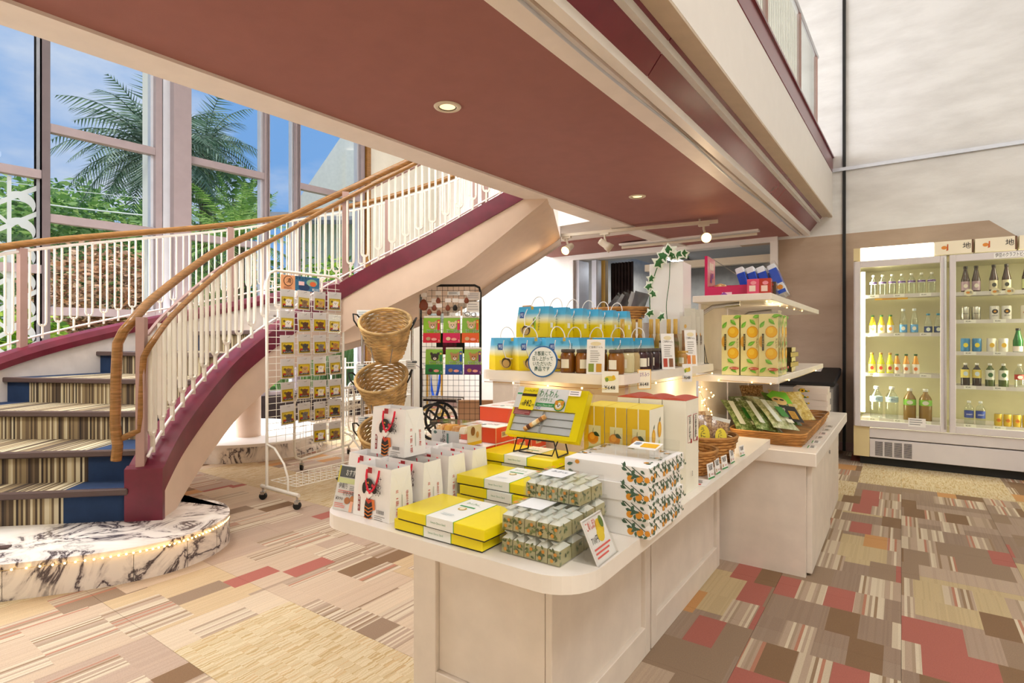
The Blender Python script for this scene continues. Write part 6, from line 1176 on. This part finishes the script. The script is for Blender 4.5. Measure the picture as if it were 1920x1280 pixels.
# ------------------------------------------------------------------ goods on the jam shelf
SZ = TZ+.381
def banana_bag(label, x, y, z, rz=0, proto=[None]):
    if proto[0]: return dup(proto[0], (x, y, z+E_), rz, label)
    t = thing('banana_bag', label, 'bag', (x, y, z+E_), rz, 'blue and yellow paper bags'); w_, d_, h_ = .150, .085, .132; p = paper_bag('b', w_, d_, h_, 'banana bag', 'paper white', .45); F_ = p.face((-w_/2, -d_/2-.0006, 0), (1, 0, 0), (0, .095, 1)); F_.d = .0004
    F_.rect(.015, .083, .02, .026, '#1f4f9c').txt('伊豆', .017, .088, .013, '#dfe8f4', .015).ell(.045, .035, .026, .03, '#d8b45a', rot=.3).ell(.048, .030, .02, .022, '#4a3a22', rot=.3).ell(.047, .026, .015, .016, '#c9a468', rot=.3).txt('はちみつバナナ', .105, .098, .011, '#3a4a50', .009, vert=True).rect(.088, .03, .006, .055, '#7cb83c').rect(.082, .05, .004, .03, '#3a3a30').rect(.07, .118, .012, .014, '#c8a83a'); p.build('body', t)
    q = B(); q.box(w_/2-.001, w_/2+.0012, -.012, .012, .04, .062, '#f2f2ee'); q.build('paper_tag', t)
    for sgn in (-1, 1):
        yy = sgn*d_/2*.45; q = B().use('paper white'); q.tube([(-.03, yy, .125)] + [(-.032*math.cos(a), yy+sgn*.012*math.sin(a), .128+(.05 if sgn > 0 else -.062)*math.sin(a)+(0)) for a in [PI*i/10 for i in range(1, 10)]] + [(.03, yy, .125)], .0022, n=6)
        if sgn < 0: q = B().use('paper white'); q.tube([(-.03, yy-.002, .122), (-.04, yy-.012, .09), (-.03, yy-.028, .05), (-.005, yy-.034, .045), (.02, yy-.026, .075), (.032, yy-.010, .105), (.03, yy-.002, .122)], .0022, n=6)
        q.build('cord_handle', t)
    proto[0] = t; return t
for i, (x, y, a) in enumerate(((-1.352, 1.905, .95), (-1.240, 1.912, .95), (-1.128, 1.945, .95))): banana_bag('blue and yellow bag on the lower row, %s' % ORD[i], x, y, SZ, a)
for i in range(4): banana_bag('blue and yellow bag on the lower row behind the jars, %s from the front' % NTH[i], -1.15+.055*i, 2.085+.10*i, SZ, .05)
rb = thing('bag_riser', 'low white box raising the upper row of blue bags', 'riser', (-1.3, 2.3, SZ+E_)); B().use('paper white').box(-.10, .02, -.30, .25, 0, .135).build('body', rb)
for i in range(6): banana_bag('blue and yellow bag on the upper row, %s from the front' % NTH[i], -1.305+.022*i, 2.04+.115*i, SZ+.1355, .12 if i == 0 else .05)
def jar(label, x, y, col_, lidc='#4a4038', lw='#ece6d2', h_=.088, r=.031, word='¥'):
    t = thing('jam_jar', label, 'jar', (x, y, SZ+E_), random.uniform(-.4, .9), 'jam jars on the shelf'); B().use(col_).lathe([(0, 0), (r*.9, 0), (r, .006), (r, h_*.68), (r*.92, h_*.78), (r*.78, h_*.86), (r*.78, h_*.88), (0, h_*.88)], n=8).build('glass', t); B().use(lidc).lathe([(r*.84, h_*.86), (r*.86, h_*.87), (r*.86, h_*.98), (r*.8, h_), (0, h_)], n=18).build('lid', t)
    q = B(); q.add([(r*1.01*math.cos(a), r*1.01*math.sin(a), z) for z in (h_*.2, h_*.58) for a in (-2.1, -1.85, -1.57, -1.3, -1.05)], [(i, i+1, 6+i, 5+i) for i in range(4)], lw); q.build('label', t); return t
for i in range(4): jar('amber honey jar in the front row of the jam shelf, %s' % ORD[i], -1.035+.064*i, 1.845+.004*i, ['#7c4a14:x', '#8a5416:x', '#7c4a14:x', '#8f5a1c:x', '#8a5a20:x', '#d2c79a:x'][i])
for i in range(6): jar('dark berry jam jar along the right shelf edge, %s from the front' % NTH[i], -.85-.006*(i % 2), 1.965+.068*i, ['#d2c79a:x', '#b8a070:x', '#3a1018:x', '#2c0c16:x', '#2c0c16:x', '#200a12:x'][i])
sg = thing('round_sign', 'round white sign with blue rim and green Japanese lettering', 'sign', (-1.115, 1.785, SZ-.018)); sg.rotation_euler = (-.12, 0, .18); q = B(); q.cyl((0, .004, .06), (0, 0, .06), .060, n=36, m='#2f68a8'); q.cyl((0, 0, .06), (0, -.001, .06), .055, n=36, m='#eef1f0'); F_ = q.face((0, -.0014, .06), (1, 0, 0), (0, 0, 1))
for i, s_ in enumerate(('お部屋にて', '召し上がって', 'いただいた', '商品です')): F_.txt(s_, 0, .022-i*.0195, .0145, '#17503c', [.066, .084, .076, .062][i], True)
q.build('disc', sg); B().use('clear plastic').box(-.006, .006, .004, .006, -.03, .03).build('clip', sg)
tag_card('tall yuzu jam description card standing before the amber jars', -.905, 1.812, SZ, .066, .125, .25, .12, 3); tag_card('tall strawberry jam description card beside the berry jars', -.805, 2.30, SZ, .058, .15, .75, .1, 4); tag_card('tall orange food card in front of the small gold-lid jars', -.806, 2.62, SZ, .06, .17, .85, .1, 5)
tag_card('yellow flower price tag of 648 yen hung on the shelf corner', -.838, 1.795, SZ-.062, .058, .075, .35, 0, 2); tag_card('orange framed price tag of 648 yen hung on the shelf edge', -.79, 1.99, SZ-.062, .056, .075, .9, 0, 1); tag_card('faint flower price tag hung near the far shelf end', -.79, 2.50, SZ-.065, .05, .08, .9, 0, 2)
for i in range(7):
    x, y = -1.09+.036*i, 2.47+.02*i+(.03 if i % 2 else 0); t = thing('vinegar_bottle', 'slim amber bottle with gold cap behind the jars, %s' % ORD[i], 'bottle', (x, y, SZ+E_), 0, 'slim amber bottles'); r = .016; c_ = ['#b07a24:x', '#b88228:x', '#b07a24:x', '#c08a2a:x', '#c9a020:x', '#d0b018:x', '#4a0c14:x'][i]; B().use(c_).lathe([(0, 0), (r, 0), (r, .11), (r*.5, .15), (r*.5, .18), (0, .18)], n=14).build('glass', t); B().use('#c9a24c:g').lathe([(r*.56, .15), (r*.62, .152), (r*.62, .222), (0, .222)], n=12).build('cap', t)
    if i in (4, 5): q = B().use('#e8d81c'); q.box(-.012, .012, -r-.002, -r, .03, .09); q.build('label', t)
# cartons and wicker basket at the far end of the shelf
bc = thing('white_carton', 'tall white carton with trailing ivy at the end of the jam shelf', 'carton', (-1.0, 2.86, SZ+E_), .05); q = B().use('paper white'); q.box(-.085, .09, -.06, .09, 0, .52); q.build('body', bc, bev=.002); q = B().use('#efe6e8'); q.box(.0895, .0915, -.06, .09, .0, .52); q.build('side_sheet', bc)
b2 = thing('white_carton', 'low white carton under the dark-filled wicker basket', 'carton', (-1.26, 2.82, SZ+E_)); B().use('paper white').box(-.13, .14, -.1, .1, 0, .215).build('body', b2)
wk = round_basket('wicker_basket', 'oval wicker basket filled with dark glossy packets', -1.26, 2.82, SZ+.216, .11, .155, .075, 'wicker', 6, .72)
for i in range(5): pouch('dark_packet', 'dark glossy packet in the oval wicker basket, %s' % ORD[i], -1.345+.045*i, 2.80+.01*(i % 2), SZ+.245, .08, .14, .02, ['#4a4c52:g', '#8c9096:g', '#33353a:g', '#b6b8bc:g', '#5c5e64:g'][i], (-.2, .75-.12*i, .2), None, 'dark packets in the wicker basket')
iv = thing('ivy_garland', 'green and white ivy garland trailing over the tall white carton', 'ivy', (-1.0, 2.80, SZ)); q = B().use('leaf ivy'); vine = [(-.06, -.045, .24), (-.07, -.03, .34), (-.055, -.03, .42), (-.03, -.025, .50), (.0, -.01, .54), (.05, .0, .535), (.09, .02, .54), (.11, .05, .55)]; q.tube(spline(vine, 30), .0025, n=5); q.tube(spline([(.03, -.01, .53), (.035, -.035, .42), (.02, -.035, .3), (.025, -.03, .2)], 14), .0018, n=5); q.build('vine', iv)
for i, (x, y, z, s_) in enumerate(((-.068, -.045, .40, .03), (-.045, -.05, .36, .028), (-.02, -.03, .52, .04), (.005, -.04, .55, .045), (.03, -.03, .575, .045), (.07, -.01, .555, .035), (.10, .0, .56, .03), (-.06, -.05, .26, .03), (.0, -.05, .24, .034), (.02, -.05, .12, .04), (-.055, -.045, .44, .026), (.05, -.035, .55, .03))):
    q = B(); out_ = []
    for k in range(10): a = 2*PI*k/10; rr = s_*(1 if k % 2 == 0 else .62)*(1.15 if k == 0 else 1); out_.append((rr*math.sin(a), .003*math.cos(2*a), rr*math.cos(a)))
    q.add([(0, -.004, 0)] + out_, [(0, 1+k, 1+(k+1) % 10) for k in range(10)], '#e6eadc'); q.add([(0, -.0048, 0)] + [(p[0]*.74, p[1]-.0012, p[2]*.74) for p in out_], [(0, 1+k, 1+(k+1) % 10) for k in range(10)], '#2f6a30'); q.build('leaf', iv, (x, y, z), (random.uniform(-.4, .4), random.uniform(-1.5, 1.5), random.uniform(-.5, .8)))
for i in range(7):
    x, y = -.868+.012*(i % 2), 2.72+.034*i; t = thing('stick_packet', 'upright white stick packet with orange print, %s from the front' % NTH[i], 'packet', (x, y, SZ+E_), .25, 'white stick packets'); h_ = .24+.02*(i % 3); q = B().use('#e9e2d6:g'); q.hexa([(-.028, -.012, 0), (.028, -.012, 0), (.028, .012, 0), (-.028, .012, 0)], [(-.026, -.003, h_), (.026, -.003, h_), (.026, .003, h_), (-.026, .003, h_)]); F_ = q.face((-.028, -.0125, 0), (1, 0, 0), (0, .04, 1)); F_.rect(.012, .05, .014, .12, '#a8703c').ell(.03, .10, .008, .014, '#eaa22c').ell(.034, .15, .007, .012, '#eaa22c').ell(.028, .19, .006, .010, '#f0b840').txt('素焼き', .037, .13, .014, '#5a3c24', .010, vert=True); q.build('sachet', t); B().use('film').hexa([(-.029, -.016, .01), (.029, -.016, .01), (.029, -.0155, .01), (-.029, -.0155, .01)], [(-.027, -.006, h_+.02), (.027, -.006, h_+.02), (.027, -.0055, h_+.02), (-.027, -.0055, h_+.02)]).build('film_wrap', t)
ca = thing('acrylic_case', 'clear acrylic lidded case with small black gift box inside', 'case', (-.872, 2.47, SZ+E_), .0); q = B().use('clear plastic'); q.box(-.05, .05, -.06, -.0585, 0, .15); q.box(-.05, .05, .0585, .06, 0, .15); q.box(-.05, -.0485, -.0585, .0585, 0, .15); q.box(.0485, .05, -.0585, .0585, 0, .15); q.box(-.052, .052, -.062, .062, .15, .1525); q.build('case', ca); q = B(); q.box(-.03, .03, -.02, .02, 0, .12, '#4a4848'); q.face((-.03, -.0203, 0), (1, 0, 0), (0, 0, 1)).ell(.03, .06, .012, .014, '#c8584c').rect(.0, .02, .012, .09, '#e9e4dc'); q.build('inner_box', ca)
for i in range(3): jar('small honey jar with gold lid near the far shelf end, %s from the front' % NTH[i], -.838, 2.575+.046*i, '#b98a4c:x', '#c9a04c', '#f0ead8', .072, .022)
el = thing('wire_easel', 'small black zigzag wire easel at the far end of the jam shelf', 'easel', (-.845, 2.91, SZ+E_), .6); q = B().use('black steel'); q.tube([(-.03, .01, .003), (-.02, .03, .10), (-.012, -.01, .003), (.012, -.01, .003), (.022, .03, .10), (.032, .01, .003)], .002, n=5); q.tube([(-.03, -.02, .003), (.03, -.02, .003)], .002, n=5); q.build('wire', el)
# ------------------------------------------------------------------ goods on the tower
LZ = .635+.38
def fruit_box(label, x, y, rz=0, proto=[None]):
    if proto[0]: return dup(proto[0], (x, y, LZ+E_), rz, label)
    t = thing('citrus_cake_box', label, 'box', (x, y, LZ+E_), rz, 'tall yellow citrus cake boxes'); w_, d_, h_ = .088, .088, .315; q = B().use('#efe3a0:g'); q.box(-w_/2, w_/2, -d_/2, d_/2, 0, h_); q.build('carton', t, bev=.001); p = B()
    for F_ in (p.face((-w_/2, -d_/2-.0002, 0), (1, 0, 0), (0, 0, 1)), p.face((w_/2+.0002, -d_/2, 0), (0, 1, 0), (0, 0, 1))):
        F_.d = .0003
        for cx, cy in ((.058, .225), (.058, .115)): F_.ell(cx, cy, .028, .030, '#e0921c').ell(cx, cy, .0255, .027, '#f2ba1e').ell(cx-.004, cy+.006, .014, .015, '#f8cc3a')
        F_.ell(.013, .175, .0125, .028, '#e2a838')
        for lx, ly, a in ((.005, .245, 1.0), (.045, .29, -.8), (.036, .155, .55), (.03, .085, -.6), (.004, .02, .7), (.045, .04, -.7), (.06, .30, .2)): F_.leaf(lx, ly, .042, .018, a, '#6cb82c'); F_.leaf(lx+.004, ly+.001, .032, .008, a, '#8fd048')
        F_.rect(.016, .13, .009, .085, '#3a3318'); F_.txt('ニューサマー', .017, .20, .009, '#f0dc8a', .007, vert=True); F_.txt('オレンジ', .078, .18, .011, '#5a4a1c', .009, vert=True); F_.ell(.066, .037, .024, .0075, '#c0341c').txt('温泉まんじゅう', .048, .0335, .006, '#fbe9d8', .036)
    p.build('fruit_print', t); proto[0] = t; return t
for i, (x, y) in enumerate(((-.735, 3.085), (-.64, 3.085), (-.548, 3.06), (-.552, 3.165), (-.552, 3.27), (-.645, 3.19), (-.738, 3.19))): fruit_box('tall yellow citrus cake box with orange print, %s' % ['front row left', 'front row middle', 'front row right', 'second row right', 'third row right', 'second row middle', 'second row left'][i], x, y, .04 if i == 2 else 0)
B().use('clear plastic'); q = B().use('clear plastic'); q.box(-.05, .05, -.002, 0, 0, .33); q.box(.048, .05, 0, .1, 0, .33); tag(q.build('acrylic_guard', None, (-.548, 3.006, LZ+E_)), 'clear acrylic guard standing in front of the right citrus cake box', 'guard')
for k in range(5): t = thing('gift_box', 'flat black gift box with gold edge, %s from the bottom of the stack' % NTH[k], 'box', (-.55+.006*(k % 2), 3.62, LZ+k*.0285+E_), .05*(-1)**k, 'flat black gift boxes'); B().use('#2a2216:g').box(-.085, .03, -.10, .10, 0, .027).build('box_body', t); B().use('#c9b45c:g').box(.03, .0325, -.10, .10, .001, .026).build('gold_edge', t)
q = B(); q.frust(-.05, .05, -.06, .06, 0, .04, 1.25, 'clear plastic'); tag(q.build('clear_cup', None, (-.60, 3.80, LZ+E_)), 'clear plastic cup tray behind the black gift boxes', 'tray')
UZ = .635+.80
pk = thing('pink_display', 'magenta open display carton with clear lid on the upper tower shelf', 'display', (-.74, 3.16, UZ+E_), .05); q = B(); c_ = '#c41c58:g'
q.box(-.14, -.125, -.08, .10, 0, .22, c_); q.box(-.125, .10, -.08, -.07, 0, .05, c_); q.box(-.125, .10, .09, .10, 0, .07, c_); q.box(.09, .10, -.07, .09, 0, .05, c_); q.box(-.125, .09, -.07, .09, 0, .03, '#d8346c'); q.face((-.1245, -.06, 0), (0, 1, 0), (0, 0, 1)).rect(.02, .15, .1, .04, '#f0d8c8').poly([(.04, .08), (.08, .08), (.06, .14)], '#6a2a8c').ell(.10, .12, .012, .016, '#7a3a9c'); F_ = q.face((-.14, -.0803, 0), (1, 0, 0), (0, 0, 1)); F_.rect(.09, .0, .05, .018, '#f0c8d4').poly([(.08, .004), (.10, .02), (.12, .004)], '#8a3a9c'); q.build('carton', pk)
q = B().use('cookie'); q.lathe([(0, 0), (.03, .004), (.036, .018), (.028, .034), (0, .042)], n=16); q.build('sample_cake', pk, (-.07, -.02, .03)); q = B().use('clear plastic'); q.hexa([(-.124, -.078, .218), (-.124, .098, .218), (.095, .098, .052), (.095, -.078, .052)][::-1], [(-.124, -.078, .2195), (-.124, .098, .2195), (.095, .098, .0535), (.095, -.078, .0535)][::-1]); q.build('clear_lid', pk)
for i, (x, y, h_, c_, lab_) in enumerate(((-.625, 3.075, .075, '#d84a6c', 'pink sweets carton beside the magenta display'), (-.573, 3.10, .078, '#b8301c', 'red and pink sweets carton on the tower edge'), (-.57, 3.22, .07, '#4a3a2c', 'dark brown sweets carton with red emblem'))): q = B(); q.box(-.028, .028, -.05, .05, 0, h_, c_+':g'); F_ = q.face((-.028, -.0503, 0), (1, 0, 0), (0, 0, 1)); F_.rect(.01, .012, .03, .03, '#f0d8c8').ell(.03, .055, .014, .01, '#e8909c' if i < 2 else '#c8483c'); tag(q.build('sweets_carton', None, (x, y, UZ+E_), (0, 0, .1)), lab_, 'carton')
for i in range(4):
    t = thing('blue_packet', 'blue and white packet leaning on the tower top, %s' % ORD[i], 'packet', (-.70+.052*i, 3.34+.015*i, UZ+.004)); t.rotation_euler = (-.12, -.32, .05); q = B(); q.box(-.022, .022, -.05, .05, 0, .175, '#e6e8ee'); q.box(-.0225, .0225, -.0505, .0505, .055, .145, '#1f4ac0:g'); q.build('pouch', t, bev=.004)
t = thing('blue_packet', 'clear wrapped blue packet with orange print leaning at the tower right end', 'packet', (-.525, 3.38, UZ+.004)); t.rotation_euler = (-.12, -.38, .05); q = B(); q.box(-.02, .02, -.06, .06, .012, .185, '#dfe4ee'); q.box(-.0205, .0205, -.0605, .0605, .07, .16, '#2a56c8:g'); F_ = q.face((-.02, -.0612, .012), (1, 0, 0), (0, 0, 1)); F_.ell(.02, .035, .014, .014, '#e0902c').rect(.0, .0, .04, .02, '#2a56c8'); q.build('pouch', t); B().use('clear plastic').box(-.026, .026, -.067, .067, 0, .2).build('clear_sleeve', t)
# ------------------------------------------------------------------ goods on the second counter
CZ = .635
tb2 = thing('wicker_tray', 'shallow rectangular wicker tray full of green seaweed packs', 'basket', (-.60, 3.82, CZ+E_)); 
def rr_path(w_, d_, r, z, n=4): return [(x, y, z) for x, y in rrect(-w_/2, w_/2, -d_/2, d_/2, r, n)]
for k in range(7):
    f_ = k/6; w_, d_ = lerp(.34, .385, f_), lerp(1.12, 1.20, f_); q = B().use('wicker'); P = rr_path(w_, d_, .06, .005+.062*f_, 5); out_ = []
    for a, c in zip(P, P[1:]+P[:1]):
        L_ = (V(c)-V(a)).length; n_ = max(1, int(L_/.03))
        for i in range(n_): p = lerp(V(a), V(c), i/n_); nn_ = V((p.x/(w_/2), p.y/(d_/2), 0)).normalized(); out_.append(p+nn_*(.0025 if (i+k) % 2 else -.0025))
    q.tube(out_, .0056, n=5, closed=True); q.build('weave_row' if k < 6 else 'rim', tb2)
B().use('wicker').box(-.17, .17, -.56, .56, 0, .005).build('base', tb2)
sea = [(-.70, 3.36, 'leaf pack green', (-.95, .1, .75)), (-.60, 3.36, 'leaf pack green', (-1.0, .2, .8)), (-.52, 3.40, 'leaf pack pale', (-1.0, .15, .85)), (-.70, 3.55, 'leaf pack green', (-.9, 0, .7)), (-.60, 3.58, 'leaf pack pale', (-.95, .1, .8)), (-.68, 3.80, 'dried yellow', (-.9, .1, .8))]
def strp(F_, w_, h_): F_.rect(w_*.12, h_*.1, w_*.2, h_*.75, '#dfe6dc').rect(w_*.5, h_*.3, w_*.3, h_*.35, '#3f8a3a').rect(w_*.55, h_*.1, w_*.25, h_*.12, '#e8e6d0')
SN = ['deep green seaweed pack at the front left of the wicker tray', 'green seaweed pack at the front middle of the wicker tray', 'pale green seaweed pack at the front right of the wicker tray', 'deep green seaweed pack in the second row left', 'pale green seaweed pack in the second row right', 'golden dried pack behind the seaweed packs']
for i, (x, y, m_, rt_) in enumerate(sea): pouch('seaweed_pack', SN[i], x, y, CZ+.045+.012*(i % 3), .17, .26, .045, m_, rt_, strp, 'seaweed packs in the wicker tray')
def gb(F_, w_, h_): F_.rect(0, 0, w_, h_*.52, '#221c18').poly([(0, h_*.8), (w_*.4, h_), (w_, h_), (w_, h_*.62), (w_*.3, h_*.55)], '#78c82c').ell(w_*.45, h_*.66, w_*.32, h_*.14, '#e2bc74').ell(w_*.33, h_*.7, w_*.1, h_*.03, '#1c1814').ell(w_*.58, h_*.7, w_*.1, h_*.03, '#1c1814').ell(w_*.2, h_*.5, w_*.08, h_*.05, '#d8d02c').rect(w_*.55, h_*.08, w_*.3, h_*.26, '#d09a2c').lines(w_*.58, h_*.28, w_*.24, 5, h_*.045, h_*.012, '#4a2c10').txt('わさび', w_*.12, h_*.3, h_*.1, '#f0e8d8', w_*.35)
pouch('snack_bag', 'black and green snack bag with face print in the wicker tray', -.545, 3.68, CZ+.06, .17, .25, .04, '#5a8a2c:g', (-.85, .15, .85), gb)
for i, (x, y) in enumerate(((-.56, 3.92), (-.50, 4.0), (-.62, 4.02))): pouch('dried_fruit_pack', 'yellow dried strip pack at the rear of the wicker tray, %s' % ['front one', 'right one', 'back left one'][i], x, y, CZ+.05, .14, .22, .035, 'dried yellow', (-.7, .2*(i-1), .8), None, 'yellow dried packs')
pouch('snack_bag', 'tall brown rice snack bag behind the seaweed packs', -.745, 3.75, CZ+.05, .15, .24, .06, 'candy brown', (-.4, 0, .6))
for k in range(5): t = thing('sunflower_box', 'pale box with sunflower print, %s from the counter' % NTH[k], 'box', (-.53, 4.60-.0, CZ+k*.044+E_), .03*(-1)**k, 'sunflower printed boxes'); q = B(); q.box(-.12, .10, -.10, .12, 0, .0435, '#eadcd0'); F_ = q.face((-.12, -.1003, 0), (1, 0, 0), (0, 0, 1)); F_.leaf(.03, .02, .05, .02, .3, '#4a7a34').leaf(.05, .028, .05, .016, -.3, '#4a7a34').ell(.06, .022, .018, .015, '#f0bc1c').ell(.06, .022, .007, .006, '#4a2c14').ell(.10, .02, .008, .006, '#f0bc1c'); F_.k = 1; q.build('carton', t, bev=.001)
for i in range(6): q = B(); q.box(-.02, .02, -.045, .045, 0, .0006, ['#f2efe8', '#f2efe8', '#ece0d2', '#f0dcd4', '#d8cdbc', '#cfc4b4'][i]); q.face((-.02, -.045, .0007), (1, 0, 0), (0, 1, 0)).rect(.0, .0, .005, .09, '#4a9a44' if i < 2 else '#c8bca8').lines(.012, .07, .02, 3, .025, .012, '#6a6460'); tag(q.build('price_slip', None, (-.385, 3.30+.17*i, CZ+E_), (0, 0, .03)), 'flat price slip taped beside the wicker tray, %s from the camera' % NTH[i], 'price slip', 'price slips on the box counter')
